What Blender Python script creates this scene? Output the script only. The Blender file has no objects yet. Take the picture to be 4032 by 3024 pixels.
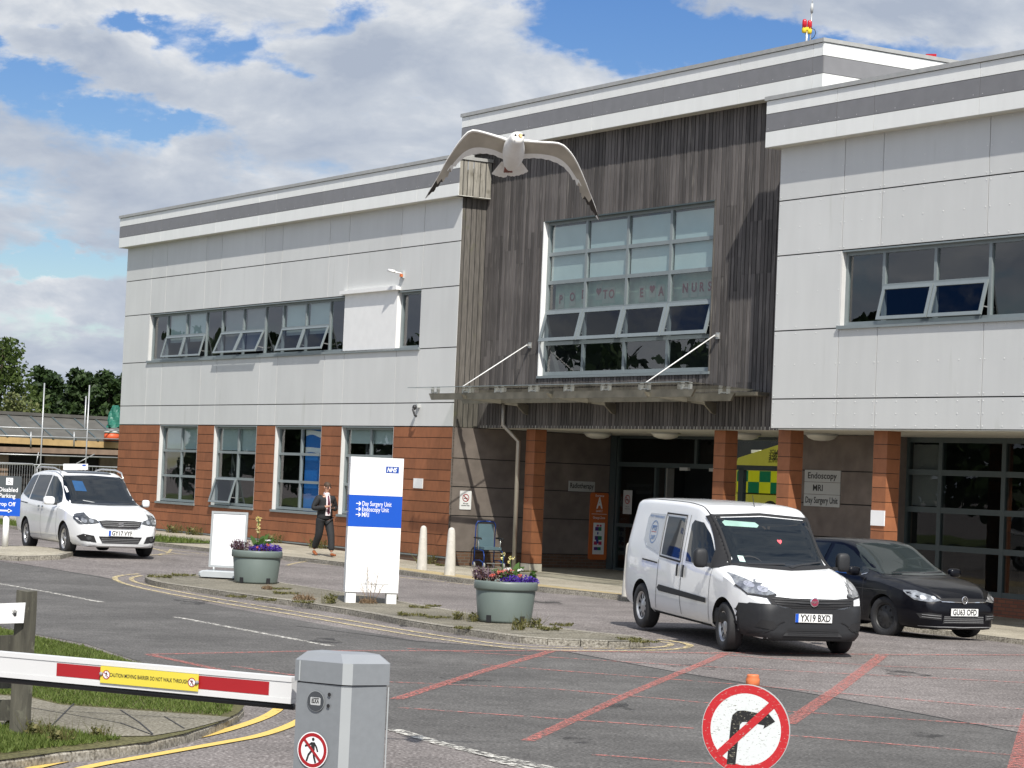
import bpy, bmesh, math, random
import numpy as np
from mathutils import Vector, Matrix, noise
from mathutils.bvhtree import BVHTree
random.seed(7)
rng = np.random.default_rng(5)
scene = bpy.context.scene
COL = scene.collection
PI = math.pi
# ------------------------------------------------------------------ camera and surveyed frame
RT = Vector((0.9990954968, -0.0017236369, 0.0424878484))
UP = Vector((-0.042522796, -0.0404977568, 0.9982743829))
FW = Vector((0.0, 0.9991781427, 0.0405344203))
FPX = 9419.26
CAM = Vector((0, 0, 2.05))
cam_d = bpy.data.cameras.new('camera'); cam = bpy.data.objects.new('camera', cam_d); COL.objects.link(cam)
m = Matrix((RT, UP, -FW)).transposed().to_4x4(); m.translation = CAM
cam.matrix_world = m
cam_d.sensor_width = 36; cam_d.lens = FPX / 4032 * 36; cam_d.clip_end = 6000; cam_d.clip_start = 0.3
scene.camera = cam
# building frame: u along the facade (to the right), n outward, z up
O = Vector((-1.27176658, 60.53408623, 0))
U = Vector((0.52735455, -0.84964533, 0)); N = Vector((-0.84964533, -0.52735455, 0)); Z = Vector((0, 0, 1))
def B(u, n, z): return O + U * u + N * n + Z * z
def un(x, y):
    r = Vector((x, y, 0)) - O
    return r.dot(U), r.dot(N)
def ray(px, py): return FW * FPX + RT * (px - 2016) - UP * (py - 1512)
def uz(px, py, n=0.0):
    d = ray(px, py); P0 = O + N * n; t = (P0 - CAM).dot(N) / d.dot(N); p = CAM + d * t - O
    return p.dot(U), p.z
def interp(x, xs, ys): return float(np.interp(x, xs, ys))
def sm(t): t = max(0, min(1, t)); return t * t * (3 - 2 * t)
def gz(x, y):
    u, n = un(x, y)
    p = interp(u, [-10, -7, -.35, 4, 16, 24], [0, -.03, -.16, -.2, -.27, -.3]) * (1 - sm((n - 1) / 4.5))
    p += .24 * math.exp(-((x + 8.9) ** 2 + (y - 51.3) ** 2) / 26.0) + .08 * math.exp(-((x - 2.9) ** 2 + (y - 35.4) ** 2) / 6.5)
    return p
ROAD = -.09
def G(px, py, lv=0.0):
    d = ray(px, py); z = lv
    for i in range(8):
        t = (z - CAM.z) / d.z; p = CAM + d * t; z = gz(p.x, p.y) + lv
    return Vector((p.x, p.y, z))
def D(px, py, dist):
    return CAM + ray(px, py) * (dist / FPX)
K = 4032 / 2212
# ------------------------------------------------------------------ scene object helpers
def tag(o, label=None, cat=None, group=None, kind=None):
    if label: o['label'] = label
    if cat: o['category'] = cat
    if group: o['group'] = group
    if kind: o['kind'] = kind
    return o
def thing(name, label, cat, loc=(0, 0, 0), rotz=0.0, group=None):
    o = bpy.data.objects.new(name, None); COL.objects.link(o)
    o.location = loc; o.rotation_euler = (0, 0, rotz); o.empty_display_size = .2
    return tag(o, label, cat, group)
def wm(o):
    mtx = o.matrix_basis.copy() if o.type != 'EMPTY' else Matrix.LocRotScale(o.location, o.rotation_euler, None)
    if o.parent: return wm(o.parent) @ o.matrix_parent_inverse @ mtx
    return mtx
class MB:
    def __init__(s, tf=None): s.v = []; s.f = []; s.m = []; s.mats = []; s.tf = tf; s.sm = []
    def mi(s, mat):
        if mat not in s.mats: s.mats.append(mat)
        return s.mats.index(mat)
    def add(s, vs, fs, mat, smooth=False, raw=False):
        b = len(s.v); k = s.mi(mat)
        if s.tf and not raw: vs = [s.tf(*v) for v in vs]
        s.v += [tuple(v) for v in vs]
        for f in fs: s.f.append([b + i for i in f]); s.m.append(k); s.sm.append(smooth)
        return s
    def box(s, x0, x1, y0, y1, z0, z1, mat):
        vs = [(x, y, z) for x in (x0, x1) for y in (y0, y1) for z in (z0, z1)]
        return s.add(vs, [(0, 1, 3, 2), (4, 6, 7, 5), (0, 4, 5, 1), (2, 3, 7, 6), (0, 2, 6, 4), (1, 5, 7, 3)], mat)
    def obox(s, c, ex, ey, ez, mat):
        c = Vector(c); ex = Vector(ex); ey = Vector(ey); ez = Vector(ez)
        vs = [c + ex * a + ey * b + ez * d for a in (-1, 1) for b in (-1, 1) for d in (-1, 1)]
        return s.add(vs, [(0, 1, 3, 2), (4, 6, 7, 5), (0, 4, 5, 1), (2, 3, 7, 6), (0, 2, 6, 4), (1, 5, 7, 3)], mat)
    def bar(s, a, b, w, h, mat, up=(0, 0, 1)):
        a = Vector(a); b = Vector(b); d = (b - a); L = d.length; d.normalize(); up = Vector(up)
        x = d.cross(up)
        if x.length < 1e-4: x = d.cross(Vector((1, 0, 0)))
        x.normalize(); y = x.cross(d)
        return s.obox((a + b) / 2, d * L / 2, x * w / 2, y * h / 2, mat)
    def tube(s, pts, r, mat, seg=8, caps=True, close=False):
        pts = [Vector(p) for p in pts]; n = len(pts)
        rr = r if isinstance(r, (list, tuple)) else [r] * n
        rings = []; px = None
        for i in range(n):
            if close: d = pts[(i + 1) % n] - pts[i - 1]
            else: d = pts[min(i + 1, n - 1)] - pts[max(i - 1, 0)]
            d.normalize()
            if px is None:
                px = d.cross(Vector((0, 0, 1)))
                if px.length < 1e-3: px = d.cross(Vector((0, 1, 0)))
            px = (px - d * px.dot(d)).normalized(); py = d.cross(px)
            rings.append([pts[i] + (px * math.cos(2 * PI * k / seg) + py * math.sin(2 * PI * k / seg)) * rr[i] for k in range(seg)])
        vs = [v for r_ in rings for v in r_]; fs = []
        for i in range(n if close else n - 1):
            j = (i + 1) % n
            for k in range(seg): fs.append((i * seg + k, i * seg + (k + 1) % seg, j * seg + (k + 1) % seg, j * seg + k))
        if caps and not close: fs.append(tuple(range(seg))[::-1]); fs.append(tuple((n - 1) * seg + k for k in range(seg)))
        return s.add(vs, fs, mat, True)
    def lathe(s, prof, mat, c=(0, 0, 0), axis='z', seg=24, smooth=True, arc=2 * PI):
        vs = []; fs = []; c = Vector(c); n = len(prof)
        for k in range(seg):
            a = arc * k / seg
            for r, h in prof:
                if axis == 'z': p = Vector((r * math.cos(a), r * math.sin(a), h))
                elif axis == 'y': p = Vector((r * math.cos(a), h, r * math.sin(a)))
                else: p = Vector((h, r * math.cos(a), r * math.sin(a)))
                vs.append(c + p)
        for k in range(seg):
            j = (k + 1) % seg
            for i in range(n - 1): fs.append((k * n + i, j * n + i, j * n + i + 1, k * n + i + 1))
        return s.add(vs, fs, mat, smooth)
    def ell(s, c, r, mat, seg=14, rings=9, R=None):
        vs = []; fs = []; c = Vector(c)
        for i in range(rings + 1):
            t = PI * i / rings
            for k in range(seg):
                a = 2 * PI * k / seg
                p = Vector((r[0] * math.sin(t) * math.cos(a), r[1] * math.sin(t) * math.sin(a), r[2] * math.cos(t)))
                if R: p = R @ p
                vs.append(c + p)
        for i in range(rings):
            for k in range(seg): fs.append((i * seg + k, (i + 1) * seg + k, (i + 1) * seg + (k + 1) % seg, i * seg + (k + 1) % seg))
        return s.add(vs, fs, mat, True)
    def quad(s, a, b, c, d, mat): return s.add([a, b, c, d], [(0, 1, 2, 3)], mat)
    def poly(s, pts, mat, thick=None):
        n = len(pts); s.add(pts, [tuple(range(n))], mat)
        if thick is not None:
            t = Vector(thick); q = [Vector(p) + t for p in pts]
            s.add(q, [tuple(range(n))[::-1]], mat)
            s.add(list(pts) + q, [(i, (i + 1) % n, n + (i + 1) % n, n + i) for i in range(n)], mat)
        return s
    def build(s, name, parent=None, world=True, recalc=True, merge=False):
        me = bpy.data.meshes.new(name); me.from_pydata(s.v, [], s.f)
        for mt in s.mats: me.materials.append(mt)
        me.polygons.foreach_set('material_index', s.m); me.polygons.foreach_set('use_smooth', s.sm)
        if recalc and len(s.f) < 60000:
            bm = bmesh.new(); bm.from_mesh(me)
            if merge: bmesh.ops.remove_doubles(bm, verts=bm.verts, dist=1e-5)
            bmesh.ops.recalc_face_normals(bm, faces=bm.faces); bm.to_mesh(me); bm.free()
        me.update()
        o = bpy.data.objects.new(name, me); COL.objects.link(o)
        if parent:
            o.parent = parent
            if world: o.matrix_parent_inverse = wm(parent).inverted()
        return o
# lettering: outlines of the built-in font, laid on a plane
_tc = {}
def text_mesh(txt, bold=0.0):
    k = (txt, bold)
    if k in _tc: return _tc[k]
    cu = bpy.data.curves.new('lettering', 'FONT'); cu.body = txt; cu.size = 1; cu.fill_mode = 'FRONT'; cu.offset = bold; cu.resolution_u = 3
    ob = bpy.data.objects.new('lettering', cu); COL.objects.link(ob)
    dg = bpy.context.evaluated_depsgraph_get(); me = bpy.data.meshes.new_from_object(ob.evaluated_get(dg))
    vs = [(v.co.x, v.co.y) for v in me.vertices]; fs = [tuple(p.vertices) for p in me.polygons]
    bpy.data.objects.remove(ob); bpy.data.curves.remove(cu); bpy.data.meshes.remove(me)
    x0 = min(v[0] for v in vs); x1 = max(v[0] for v in vs); y0 = min(v[1] for v in vs); y1 = max(v[1] for v in vs)
    _tc[k] = (vs, fs, x0, x1, y0, y1); return _tc[k]
def put_text(mb, txt, pos, X, Y, mat, h=None, w=None, align='l', bold=0.0, slant=0.0, off=None):
    """pos = baseline-left (or centre) ; X, Y unit vectors ; h = capital height ; w = full width"""
    vs, fs, x0, x1, y0, y1 = text_mesh(txt, bold)
    sy = h / .69; sx = sy if w is None else w / (x1 - x0)
    X = Vector(X); Y = Vector(Y); pos = Vector(pos); sh = {'l': x0, 'c': (x0 + x1) / 2, 'r': x1}[align]
    out = [pos + X * ((x - sh) * sx + slant * y * sy) + Y * (y * sy) for x, y in vs]
    mb.add(out, fs, mat, raw=True)
# ------------------------------------------------------------------ materials
def new_mat(name):
    mt = bpy.data.materials.new(name); mt.use_nodes = True; nt = mt.node_tree
    return mt, nt, nt.nodes['Principled BSDF']
def pm(name, col, rough=.6, var=.12, scale=4.0, metal=0.0, bump=0.0, bscale=None, stretch=(1, 1, 1), spec=.5, coat=0.0, island=0.0, detail=4, var2=0.0, scale2=.5, tint=None):
    mt, nt, b = new_mat(name); L = nt.links
    b.inputs['Roughness'].default_value = rough; b.inputs['Metallic'].default_value = metal
    b.inputs['Specular IOR Level'].default_value = spec; b.inputs['Coat Weight'].default_value = coat; b.inputs['Coat Roughness'].default_value = .04
    tc = nt.nodes.new('ShaderNodeTexCoord'); mp = nt.nodes.new('ShaderNodeMapping'); mp.inputs['Scale'].default_value = stretch
    L.new(tc.outputs['Object'], mp.inputs['Vector'])
    nz = nt.nodes.new('ShaderNodeTexNoise'); nz.inputs['Scale'].default_value = scale; nz.inputs['Detail'].default_value = detail
    L.new(mp.outputs[0], nz.inputs['Vector'])
    mr = nt.nodes.new('ShaderNodeMapRange'); mr.inputs['From Min'].default_value = .3; mr.inputs['From Max'].default_value = .7
    mr.inputs['To Min'].default_value = 1 - var; mr.inputs['To Max'].default_value = 1 + var
    L.new(nz.outputs['Fac'], mr.inputs['Value']); val = mr.outputs[0]
    def mul(a, bb):
        q = nt.nodes.new('ShaderNodeMath'); q.operation = 'MULTIPLY'; L.new(a, q.inputs[0]); L.new(bb, q.inputs[1]); return q.outputs[0]
    if var2:
        n2 = nt.nodes.new('ShaderNodeTexNoise'); n2.inputs['Scale'].default_value = scale2; n2.inputs['Detail'].default_value = 3
        L.new(tc.outputs['Object'], n2.inputs['Vector'])
        m2 = nt.nodes.new('ShaderNodeMapRange'); m2.inputs['From Min'].default_value = .3; m2.inputs['From Max'].default_value = .7
        m2.inputs['To Min'].default_value = 1 - var2; m2.inputs['To Max'].default_value = 1 + var2
        L.new(n2.outputs['Fac'], m2.inputs['Value']); val = mul(val, m2.outputs[0])
    if island:
        ge = nt.nodes.new('ShaderNodeNewGeometry'); m3 = nt.nodes.new('ShaderNodeMapRange')
        m3.inputs['To Min'].default_value = 1 - island; m3.inputs['To Max'].default_value = 1 + island
        L.new(ge.outputs['Random Per Island'], m3.inputs['Value']); val = mul(val, m3.outputs[0])
    vm = nt.nodes.new('ShaderNodeVectorMath'); vm.operation = 'SCALE'; vm.inputs[0].default_value = col[:3]
    L.new(val, vm.inputs['Scale']); out = vm.outputs[0]
    if tint:
        mx = nt.nodes.new('ShaderNodeMix'); mx.data_type = 'RGBA'; n3 = nt.nodes.new('ShaderNodeTexNoise'); n3.inputs['Scale'].default_value = tint[1]; n3.inputs['Detail'].default_value = 5
        L.new(mp.outputs[0] if len(tint) > 3 else tc.outputs['Object'], n3.inputs['Vector'])
        m4 = nt.nodes.new('ShaderNodeMapRange'); m4.inputs['From Min'].default_value = tint[2]; m4.inputs['From Max'].default_value = tint[2] + .15
        L.new(n3.outputs['Fac'], m4.inputs['Value']); L.new(m4.outputs[0], mx.inputs['Factor'])
        L.new(out, mx.inputs['A']); mx.inputs['B'].default_value = (*tint[0], 1); out = mx.outputs['Result']
    L.new(out, b.inputs['Base Color'])
    if bump:
        bp = nt.nodes.new('ShaderNodeBump'); bp.inputs['Strength'].default_value = bump; bp.inputs['Distance'].default_value = .02
        if bscale:
            nb = nt.nodes.new('ShaderNodeTexNoise'); nb.inputs['Scale'].default_value = bscale; nb.inputs['Detail'].default_value = 3; L.new(mp.outputs[0], nb.inputs['Vector']); L.new(nb.outputs['Fac'], bp.inputs['Height'])
        else: L.new(nz.outputs['Fac'], bp.inputs['Height'])
        L.new(bp.outputs[0], b.inputs['Normal'])
    return mt
def glass(name, tint=(.6, .66, .64), refl=1.0, ior=1.9, rough=0.0):
    mt = bpy.data.materials.new(name); mt.use_nodes = True; nt = mt.node_tree; L = nt.links
    nt.nodes.remove(nt.nodes['Principled BSDF'])
    tr = nt.nodes.new('ShaderNodeBsdfTransparent'); tr.inputs[0].default_value = (*tint, 1)
    gl = nt.nodes.new('ShaderNodeBsdfGlossy'); gl.inputs['Roughness'].default_value = rough; gl.inputs['Color'].default_value = (refl, refl, refl, 1)
    fr = nt.nodes.new('ShaderNodeFresnel'); ge = nt.nodes.new('ShaderNodeNewGeometry'); mi = nt.nodes.new('ShaderNodeMapRange'); mi.inputs['To Min'].default_value = ior; mi.inputs['To Max'].default_value = 1 / ior; L.new(ge.outputs['Backfacing'], mi.inputs['Value']); L.new(mi.outputs[0], fr.inputs['IOR'])
    mx = nt.nodes.new('ShaderNodeMixShader'); L.new(fr.outputs[0], mx.inputs[0]); L.new(tr.outputs[0], mx.inputs[1]); L.new(gl.outputs[0], mx.inputs[2])
    tc = nt.nodes.new('ShaderNodeTexCoord'); nz = nt.nodes.new('ShaderNodeTexNoise'); nz.inputs['Scale'].default_value = 1.2; L.new(tc.outputs['Object'], nz.inputs['Vector'])
    bp = nt.nodes.new('ShaderNodeBump'); bp.inputs['Strength'].default_value = .06; bp.inputs['Distance'].default_value = .02; L.new(nz.outputs['Fac'], bp.inputs['Height']); L.new(bp.outputs[0], gl.inputs['Normal'])
    L.new(mx.outputs[0], nt.nodes['Material Output'].inputs[0]); return mt
def brick_mat(name, c1, c2, mortar, bw=.225, bh=.075):
    mt, nt, b = new_mat(name); L = nt.links; b.inputs['Roughness'].default_value = .85
    tc = nt.nodes.new('ShaderNodeTexCoord'); sx = nt.nodes.new('ShaderNodeSeparateXYZ'); L.new(tc.outputs['Object'], sx.inputs[0])
    # along-wall coordinate works for both wall directions: u + n
    dd = nt.nodes.new('ShaderNodeVectorMath'); dd.operation = 'DOT_PRODUCT'; L.new(tc.outputs['Object'], dd.inputs[0]); dd.inputs[1].default_value = U + N
    cb = nt.nodes.new('ShaderNodeCombineXYZ'); L.new(dd.outputs['Value'], cb.inputs[0]); L.new(sx.outputs[2], cb.inputs[1])
    br = nt.nodes.new('ShaderNodeTexBrick'); br.inputs['Color1'].default_value = (*c1, 1); br.inputs['Color2'].default_value = (*c2, 1); br.inputs['Mortar'].default_value = (*mortar, 1)
    br.inputs['Scale'].default_value = 1; br.inputs['Brick Width'].default_value = bw; br.inputs['Row Height'].default_value = bh; br.inputs['Mortar Size'].default_value = .009
    L.new(cb.outputs[0], br.inputs['Vector']); L.new(br.outputs['Color'], b.inputs['Base Color']); return mt
M = {}
M['panel'] = pm('light_grey_cladding', (.60, .608, .59), .55, .022, 3.5, stretch=(1, 1, .15), var2=.03, scale2=.6, island=.035, tint=((.49, .50, .465), 2.6, .655, 1))
M['fascia'] = pm('white_fascia_panel', (.78, .79, .76), .5, .03, 4, stretch=(1, 1, .2), island=.02)
M['band'] = pm('grey_band_panel', (.20, .20, .205), .5, .05, 4, island=.05)
M['coping'] = pm('coping_metal', (.42, .42, .40), .5, .08, 6, metal=.3)
M['gap'] = pm('joint_shadow_gap', (.03, .03, .03), .9, .05)
M['rivet'] = pm('panel_rivet', (.75, .75, .73), .4, .02)
M['tile'] = pm('terracotta_tile', (.26, .097, .041), .75, .10, 8, island=.13, stretch=(1, 1, .6), var2=.08, scale2=.8)
M['wood'] = pm('weathered_board', (.090, .082, .077), .85, .20, 9, island=.40, stretch=(3, 3, .25), var2=.18, scale2=.9, detail=6, tint=((.20, .185, .165), 5.0, .60, 1))
M['woodtop'] = pm('pale_grey_board', (.25, .235, .20), .85, .30, 8, island=.15, stretch=(3, 3, .35), detail=6, tint=((.12, .11, .08), 3.0, .60))
M['woodpale'] = pm('pale_weathered_board', (.105, .096, .084), .85, .30, 8, island=.15, stretch=(3, 3, .35), detail=6, tint=((.10, .10, .06), 3.0, .60))
M['revealw'] = pm('reveal_white', (.60, .60, .58), .5, .03)
M['white'] = pm('white_paint', (.80, .80, .78), .5, .03)
M['soffit'] = pm('soffit_board', (.60, .59, .53), .7, .05)
M['frame'] = pm('grey_window_frame', (.235, .27, .275), .45, .05, metal=.2)
M['framedark'] = pm('dark_green_frame', (.055, .075, .078), .45, .06)
M['render'] = pm('brown_render', (.175, .145, .128), .9, .16, 3, bump=.15, bscale=60, var2=.15, scale2=1.1)
M['brick'] = brick_mat('base_brick', (.16, .085, .05), (.11, .06, .038), (.13, .11, .09))
M['brick2'] = brick_mat('red_base_brick', (.25, .09, .05), (.18, .065, .04), (.10, .07, .05))
M['glass'] = glass('window_glass', (.88, .94, .93)); M['glassd'] = glass('dark_window_glass', (.6, .64, .62), .8, 1.55); M['sashg'] = glass('sash_glass', (.7, .74, .76), .55, 1.8)
M['glass2'] = glass('canopy_glass', (.74, .76, .72), 1, 1.6)
M['glassclear'] = glass('clear_door_glass', (.80, .84, .82), .5, 1.4)
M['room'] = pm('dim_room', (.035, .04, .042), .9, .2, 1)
M['floorin'] = pm('interior_floor', (.05, .05, .05), .6, .1)
M['blind'] = pm('window_blind', (.42, .50, .50), .8, .04, 2)
M['blindwarm'] = pm('window_blind_grey', (.25, .26, .27), .8, .04, 2)
M['steel'] = pm('stained_steel', (.22, .20, .16), .45, .2, 3, metal=.55, var2=.2, scale2=2)
M['steelb'] = pm('bright_steel', (.62, .62, .60), .3, .05, metal=.7)
M['pipe'] = pm('downpipe_metal', (.42, .39, .34), .35, .08, metal=.5)
M['lampw'] = pm('opal_lamp', (.72, .71, .64), .3, .03)
M['black'] = pm('black_plastic', (.018, .018, .019), .5, .08)
M['blk2'] = pm('matt_black', (.012, .012, .013), .8, .08)
M['ink'] = pm('black_lettering', (.02, .02, .02), .6, .02)
M['grey'] = pm('mid_grey', (.25, .25, .25), .6, .05)
M['signgrey'] = pm('grey_sign_plate', (.44, .45, .44), .5, .03)
M['paper'] = pm('white_sign_plate', (.82, .82, .82), .45, .02)
M['red'] = pm('red_paint', (.33, .010, .014), .45, .05)
M['orange'] = pm('orange_sign', (.55, .14, .035), .5, .04)
M['blue'] = pm('hospital_blue', (.002, .075, .46), .4, .02)
M['conc'] = pm('concrete', (.42, .39, .33), .85, .10, 12, bump=.1)
M['rubber'] = pm('tyre_rubber', (.02, .02, .021), .75, .15, 12)
# ------------------------------------------------------------------ world
w = bpy.data.worlds.new('World'); scene.world = w; w.use_nodes = True; nt = w.node_tree; L = nt.links
for n_ in list(nt.nodes): nt.nodes.remove(n_)
SUNV = (U * 2.45 + N * 1.0 + Z * 3.1).normalized()
def nd(t, **kw):
    q = nt.nodes.new(t)
    for a, b in kw.items(): setattr(q, a, b)
    return q
def ma(op, a, b=0.0, c=None, clamp=False):
    q = nt.nodes.new('ShaderNodeMath'); q.operation = op; q.use_clamp = clamp
    for i, x in enumerate([a, b] + ([c] if c is not None else [])):
        if isinstance(x, (int, float)): q.inputs[i].default_value = x
        else: L.new(x, q.inputs[i])
    return q.outputs[0]
sky = nd('ShaderNodeTexSky', sky_type='NISHITA'); sky.sun_disc = False
sky.sun_elevation = math.asin(SUNV.z); sky.sun_rotation = math.atan2(SUNV.x, SUNV.y); sky.air_density = 1.0; sky.dust_density = .3; sky.ozone_density = 2.2
hs = nd('ShaderNodeHueSaturation'); hs.inputs['Saturation'].default_value = 1.38; hs.inputs['Hue'].default_value = .518; L.new(sky.outputs[0], hs.inputs['Color'])
bgs = nd('ShaderNodeBackground'); bgs.inputs['Strength'].default_value = .085; L.new(hs.outputs[0], bgs.inputs['Color'])
tc = nd('ShaderNodeTexCoord'); sp = nd('ShaderNodeSeparateXYZ'); L.new(tc.outputs['Generated'], sp.inputs[0])
az = ma('ARCTAN2', sp.outputs[0], sp.outputs[1]); el = ma('ARCSINE', sp.outputs[2])
elw = ma('POWER', ma('MAXIMUM', el, 0.0), .75)
def nzn(sx, sy, scale, detail, ox=0.0, rough=.55, dist=0.0):
    cb = nd('ShaderNodeCombineXYZ'); L.new(ma('MULTIPLY', az, sx), cb.inputs[0]); L.new(ma('MULTIPLY', elw, sy), cb.inputs[1]); cb.inputs[2].default_value = ox
    q = nd('ShaderNodeTexNoise'); q.inputs['Scale'].default_value = scale; q.inputs['Detail'].default_value = detail; q.inputs['Roughness'].default_value = rough; q.inputs['Distortion'].default_value = dist
    L.new(cb.outputs[0], q.inputs['Vector']); return q.outputs['Fac']
big = nzn(1, 1.5, 9, 9, 3.1, .58, .25)
shade = nzn(1, 1.9, 11, 8, 11.7, .55, .4)
fine = nzn(1, 1.6, 40, 8, 5.2, .6, .3)
wob1 = nzn(1, 1.6, 26, 6, 21.0, .6, .2); wob2 = nzn(1, 1.6, 24, 6, 33.0, .6, .2)
azw = ma('ADD', az, ma('MULTIPLY', ma('SUBTRACT', wob1, .5), .085)); elv = ma('ADD', el, ma('MULTIPLY', ma('SUBTRACT', wob2, .5), .045))
# openings where the blue shows, and thick places, by direction (radians: azimuth, elevation, widths)
def gauss(px, py, wx, wy):
    a0 = (px - 1106) / 5167.; e0 = (1008 + .0425 * (px - 1106) - py) / 5167.
    dx = ma('DIVIDE', ma('SUBTRACT', azw, a0), wx / 5167.); dy = ma('DIVIDE', ma('SUBTRACT', elv, e0), wy / 5167.)
    return ma('EXPONENT', ma('MULTIPLY', ma('ADD', ma('MULTIPLY', dx, dx), ma('MULTIPLY', dy, dy)), -1.0))
tot = None
for g_ in [(1420, 62, 200, 70, 1.0), (1640, 95, 180, 50, .95), (1270, 10, 120, 50, .8), (480, 85, 100, 50, .8), (250, 45, 110, 30, .8), (15, 150, 90, 60, .9), (200, 205, 120, 26, .6), (340, 250, 120, 30, .75), (110, 540, 190, 24, .95), (880, 190, 110, 24, .40), (600, 130, 70, 26, .45), (700, 25, 130, 26, .45), (330, 150, 90, 22, .35), (200, 690, 200, 24, .35), (2000, 90, 120, 24, .25), (1950, 20, 160, 40, -.5), (1150, 190, 150, 60, -.5), (300, 400, 250, 60, -.4), (120, 620, 160, 40, -.4), (120, 90, 120, 26, -.4), (800, 80, 120, 40, -.3)]:
    t_ = ma('MULTIPLY', gauss(*g_[:4]), g_[4]); tot = t_ if tot is None else ma('ADD', tot, t_)
ddx = ma('DIVIDE', ma('SUBTRACT', az, -1.15), .45); ddy = ma('DIVIDE', ma('SUBTRACT', el, .72), .40)
tot = ma('ADD', tot, ma('MULTIPLY', ma('EXPONENT', ma('MULTIPLY', ma('ADD', ma('MULTIPLY', ddx, ddx), ma('MULTIPLY', ddy, ddy)), -1.0)), 1.1))
dens = ma('ADD', ma('ADD', ma('MULTIPLY', big, 1.3), ma('MULTIPLY', ma('SUBTRACT', fine, .5), .45)), ma('MULTIPLY', tot, -.50))
mr = nd('ShaderNodeMapRange', interpolation_type='SMOOTHSTEP'); mr.inputs['From Min'].default_value = .37; mr.inputs['From Max'].default_value = .66; L.new(dens, mr.inputs['Value']); cover = mr.outputs[0]
cr = nd('ShaderNodeValToRGB'); el_ = cr.color_ramp
sh2 = ma('ADD', ma('ADD', shade, ma('MULTIPLY', ma('SUBTRACT', fine, .5), .35)), ma('MULTIPLY', ma('SUBTRACT', .62, dens), .35)); L.new(sh2, cr.inputs[0])
el_.elements[0].position = .35; el_.elements[0].color = (.43, .49, .60, 1); el_.elements[1].position = .73; el_.elements[1].color = (.92, .93, .94, 1)
q_ = el_.elements.new(.52); q_.color = (.58, .63, .71, 1)
dt = nd('ShaderNodeVectorMath', operation='DOT_PRODUCT'); L.new(tc.outputs['Generated'], dt.inputs[0]); dt.inputs[1].default_value = SUNV
sunny = ma('MULTIPLY_ADD', ma('MAXIMUM', dt.outputs['Value'], 0.0), .62, .82)
bgc = nd('ShaderNodeBackground'); L.new(cr.outputs[0], bgc.inputs['Color']); L.new(sunny, bgc.inputs['Strength'])
mx = nd('ShaderNodeMixShader'); L.new(cover, mx.inputs[0]); L.new(bgs.outputs[0], mx.inputs[1]); L.new(bgc.outputs[0], mx.inputs[2])
ow = nd('ShaderNodeOutputWorld'); L.new(mx.outputs[0], ow.inputs[0])
sd = bpy.data.lights.new('sun', 'SUN'); so = bpy.data.objects.new('sun', sd); COL.objects.link(so)
sd.energy = 4.9; sd.angle = math.radians(.5); sd.color = (1, .955, .89); so.rotation_euler = SUNV.to_track_quat('Z', 'Y').to_euler(); so.location = (0, -20, 60)
scene.view_settings.view_transform = 'Standard'; scene.view_settings.look = 'None'; scene.view_settings.gamma = 1; scene.view_settings.exposure = .25
scene.render.engine = 'CYCLES'
try:
    scene.cycles.max_bounces = 7; scene.cycles.transparent_max_bounces = 12; scene.cycles.caustics_reflective = False; scene.cycles.caustics_refractive = False
except Exception: pass
# ------------------------------------------------------------------ ground
def speckle(name, c1, c2, c3, patch=None, rough=.9):
    mt, nt, b = new_mat(name); L = nt.links; b.inputs['Roughness'].default_value = rough; b.inputs['Specular IOR Level'].default_value = .25
    tc = nt.nodes.new('ShaderNodeTexCoord')
    n1 = nt.nodes.new('ShaderNodeTexNoise'); n1.inputs['Scale'].default_value = 34; n1.inputs['Detail'].default_value = 4; n1.inputs['Roughness'].default_value = .62; L.new(tc.outputs['Object'], n1.inputs['Vector'])
    cr = nt.nodes.new('ShaderNodeValToRGB'); e = cr.color_ramp; e.elements[0].position = .36; e.elements[0].color = (*c1, 1); e.elements[1].position = .66; e.elements[1].color = (*c3, 1); q = e.elements.new(.5); q.color = (*c2, 1)
    L.new(n1.outputs['Fac'], cr.inputs[0])
    n2 = nt.nodes.new('ShaderNodeTexNoise'); n2.inputs['Scale'].default_value = .55; n2.inputs['Detail'].default_value = 5; L.new(tc.outputs['Object'], n2.inputs['Vector'])
    n3 = nt.nodes.new('ShaderNodeTexNoise'); n3.inputs['Scale'].default_value = 5; n3.inputs['Detail'].default_value = 3; L.new(tc.outputs['Object'], n3.inputs['Vector'])
    m2 = nt.nodes.new('ShaderNodeMapRange'); m2.inputs['From Min'].default_value = .3; m2.inputs['From Max'].default_value = .7; m2.inputs['To Min'].default_value = .78; m2.inputs['To Max'].default_value = 1.2; L.new(n2.outputs['Fac'], m2.inputs['Value'])
    m3 = nt.nodes.new('ShaderNodeMapRange'); m3.inputs['From Min'].default_value = .3; m3.inputs['From Max'].default_value = .7; m3.inputs['To Min'].default_value = .86; m3.inputs['To Max'].default_value = 1.14; L.new(n3.outputs['Fac'], m3.inputs['Value'])
    mm = nt.nodes.new('ShaderNodeMath'); mm.operation = 'MULTIPLY'; L.new(m2.outputs[0], mm.inputs[0]); L.new(m3.outputs[0], mm.inputs[1])
    vm = nt.nodes.new('ShaderNodeVectorMath'); vm.operation = 'SCALE'; L.new(cr.outputs[0], vm.inputs[0]); L.new(mm.outputs[0], vm.inputs['Scale']); L.new(vm.outputs[0], b.inputs['Base Color'])
    bp = nt.nodes.new('ShaderNodeBump'); bp.inputs['Strength'].default_value = .5; bp.inputs['Distance'].default_value = .006; L.new(n1.outputs['Fac'], bp.inputs['Height']); L.new(bp.outputs[0], b.inputs['Normal'])
    return mt
M['asph'] = speckle('old_coarse_asphalt', (.085, .075, .070), (.155, .138, .13), (.30, .275, .26))
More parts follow.
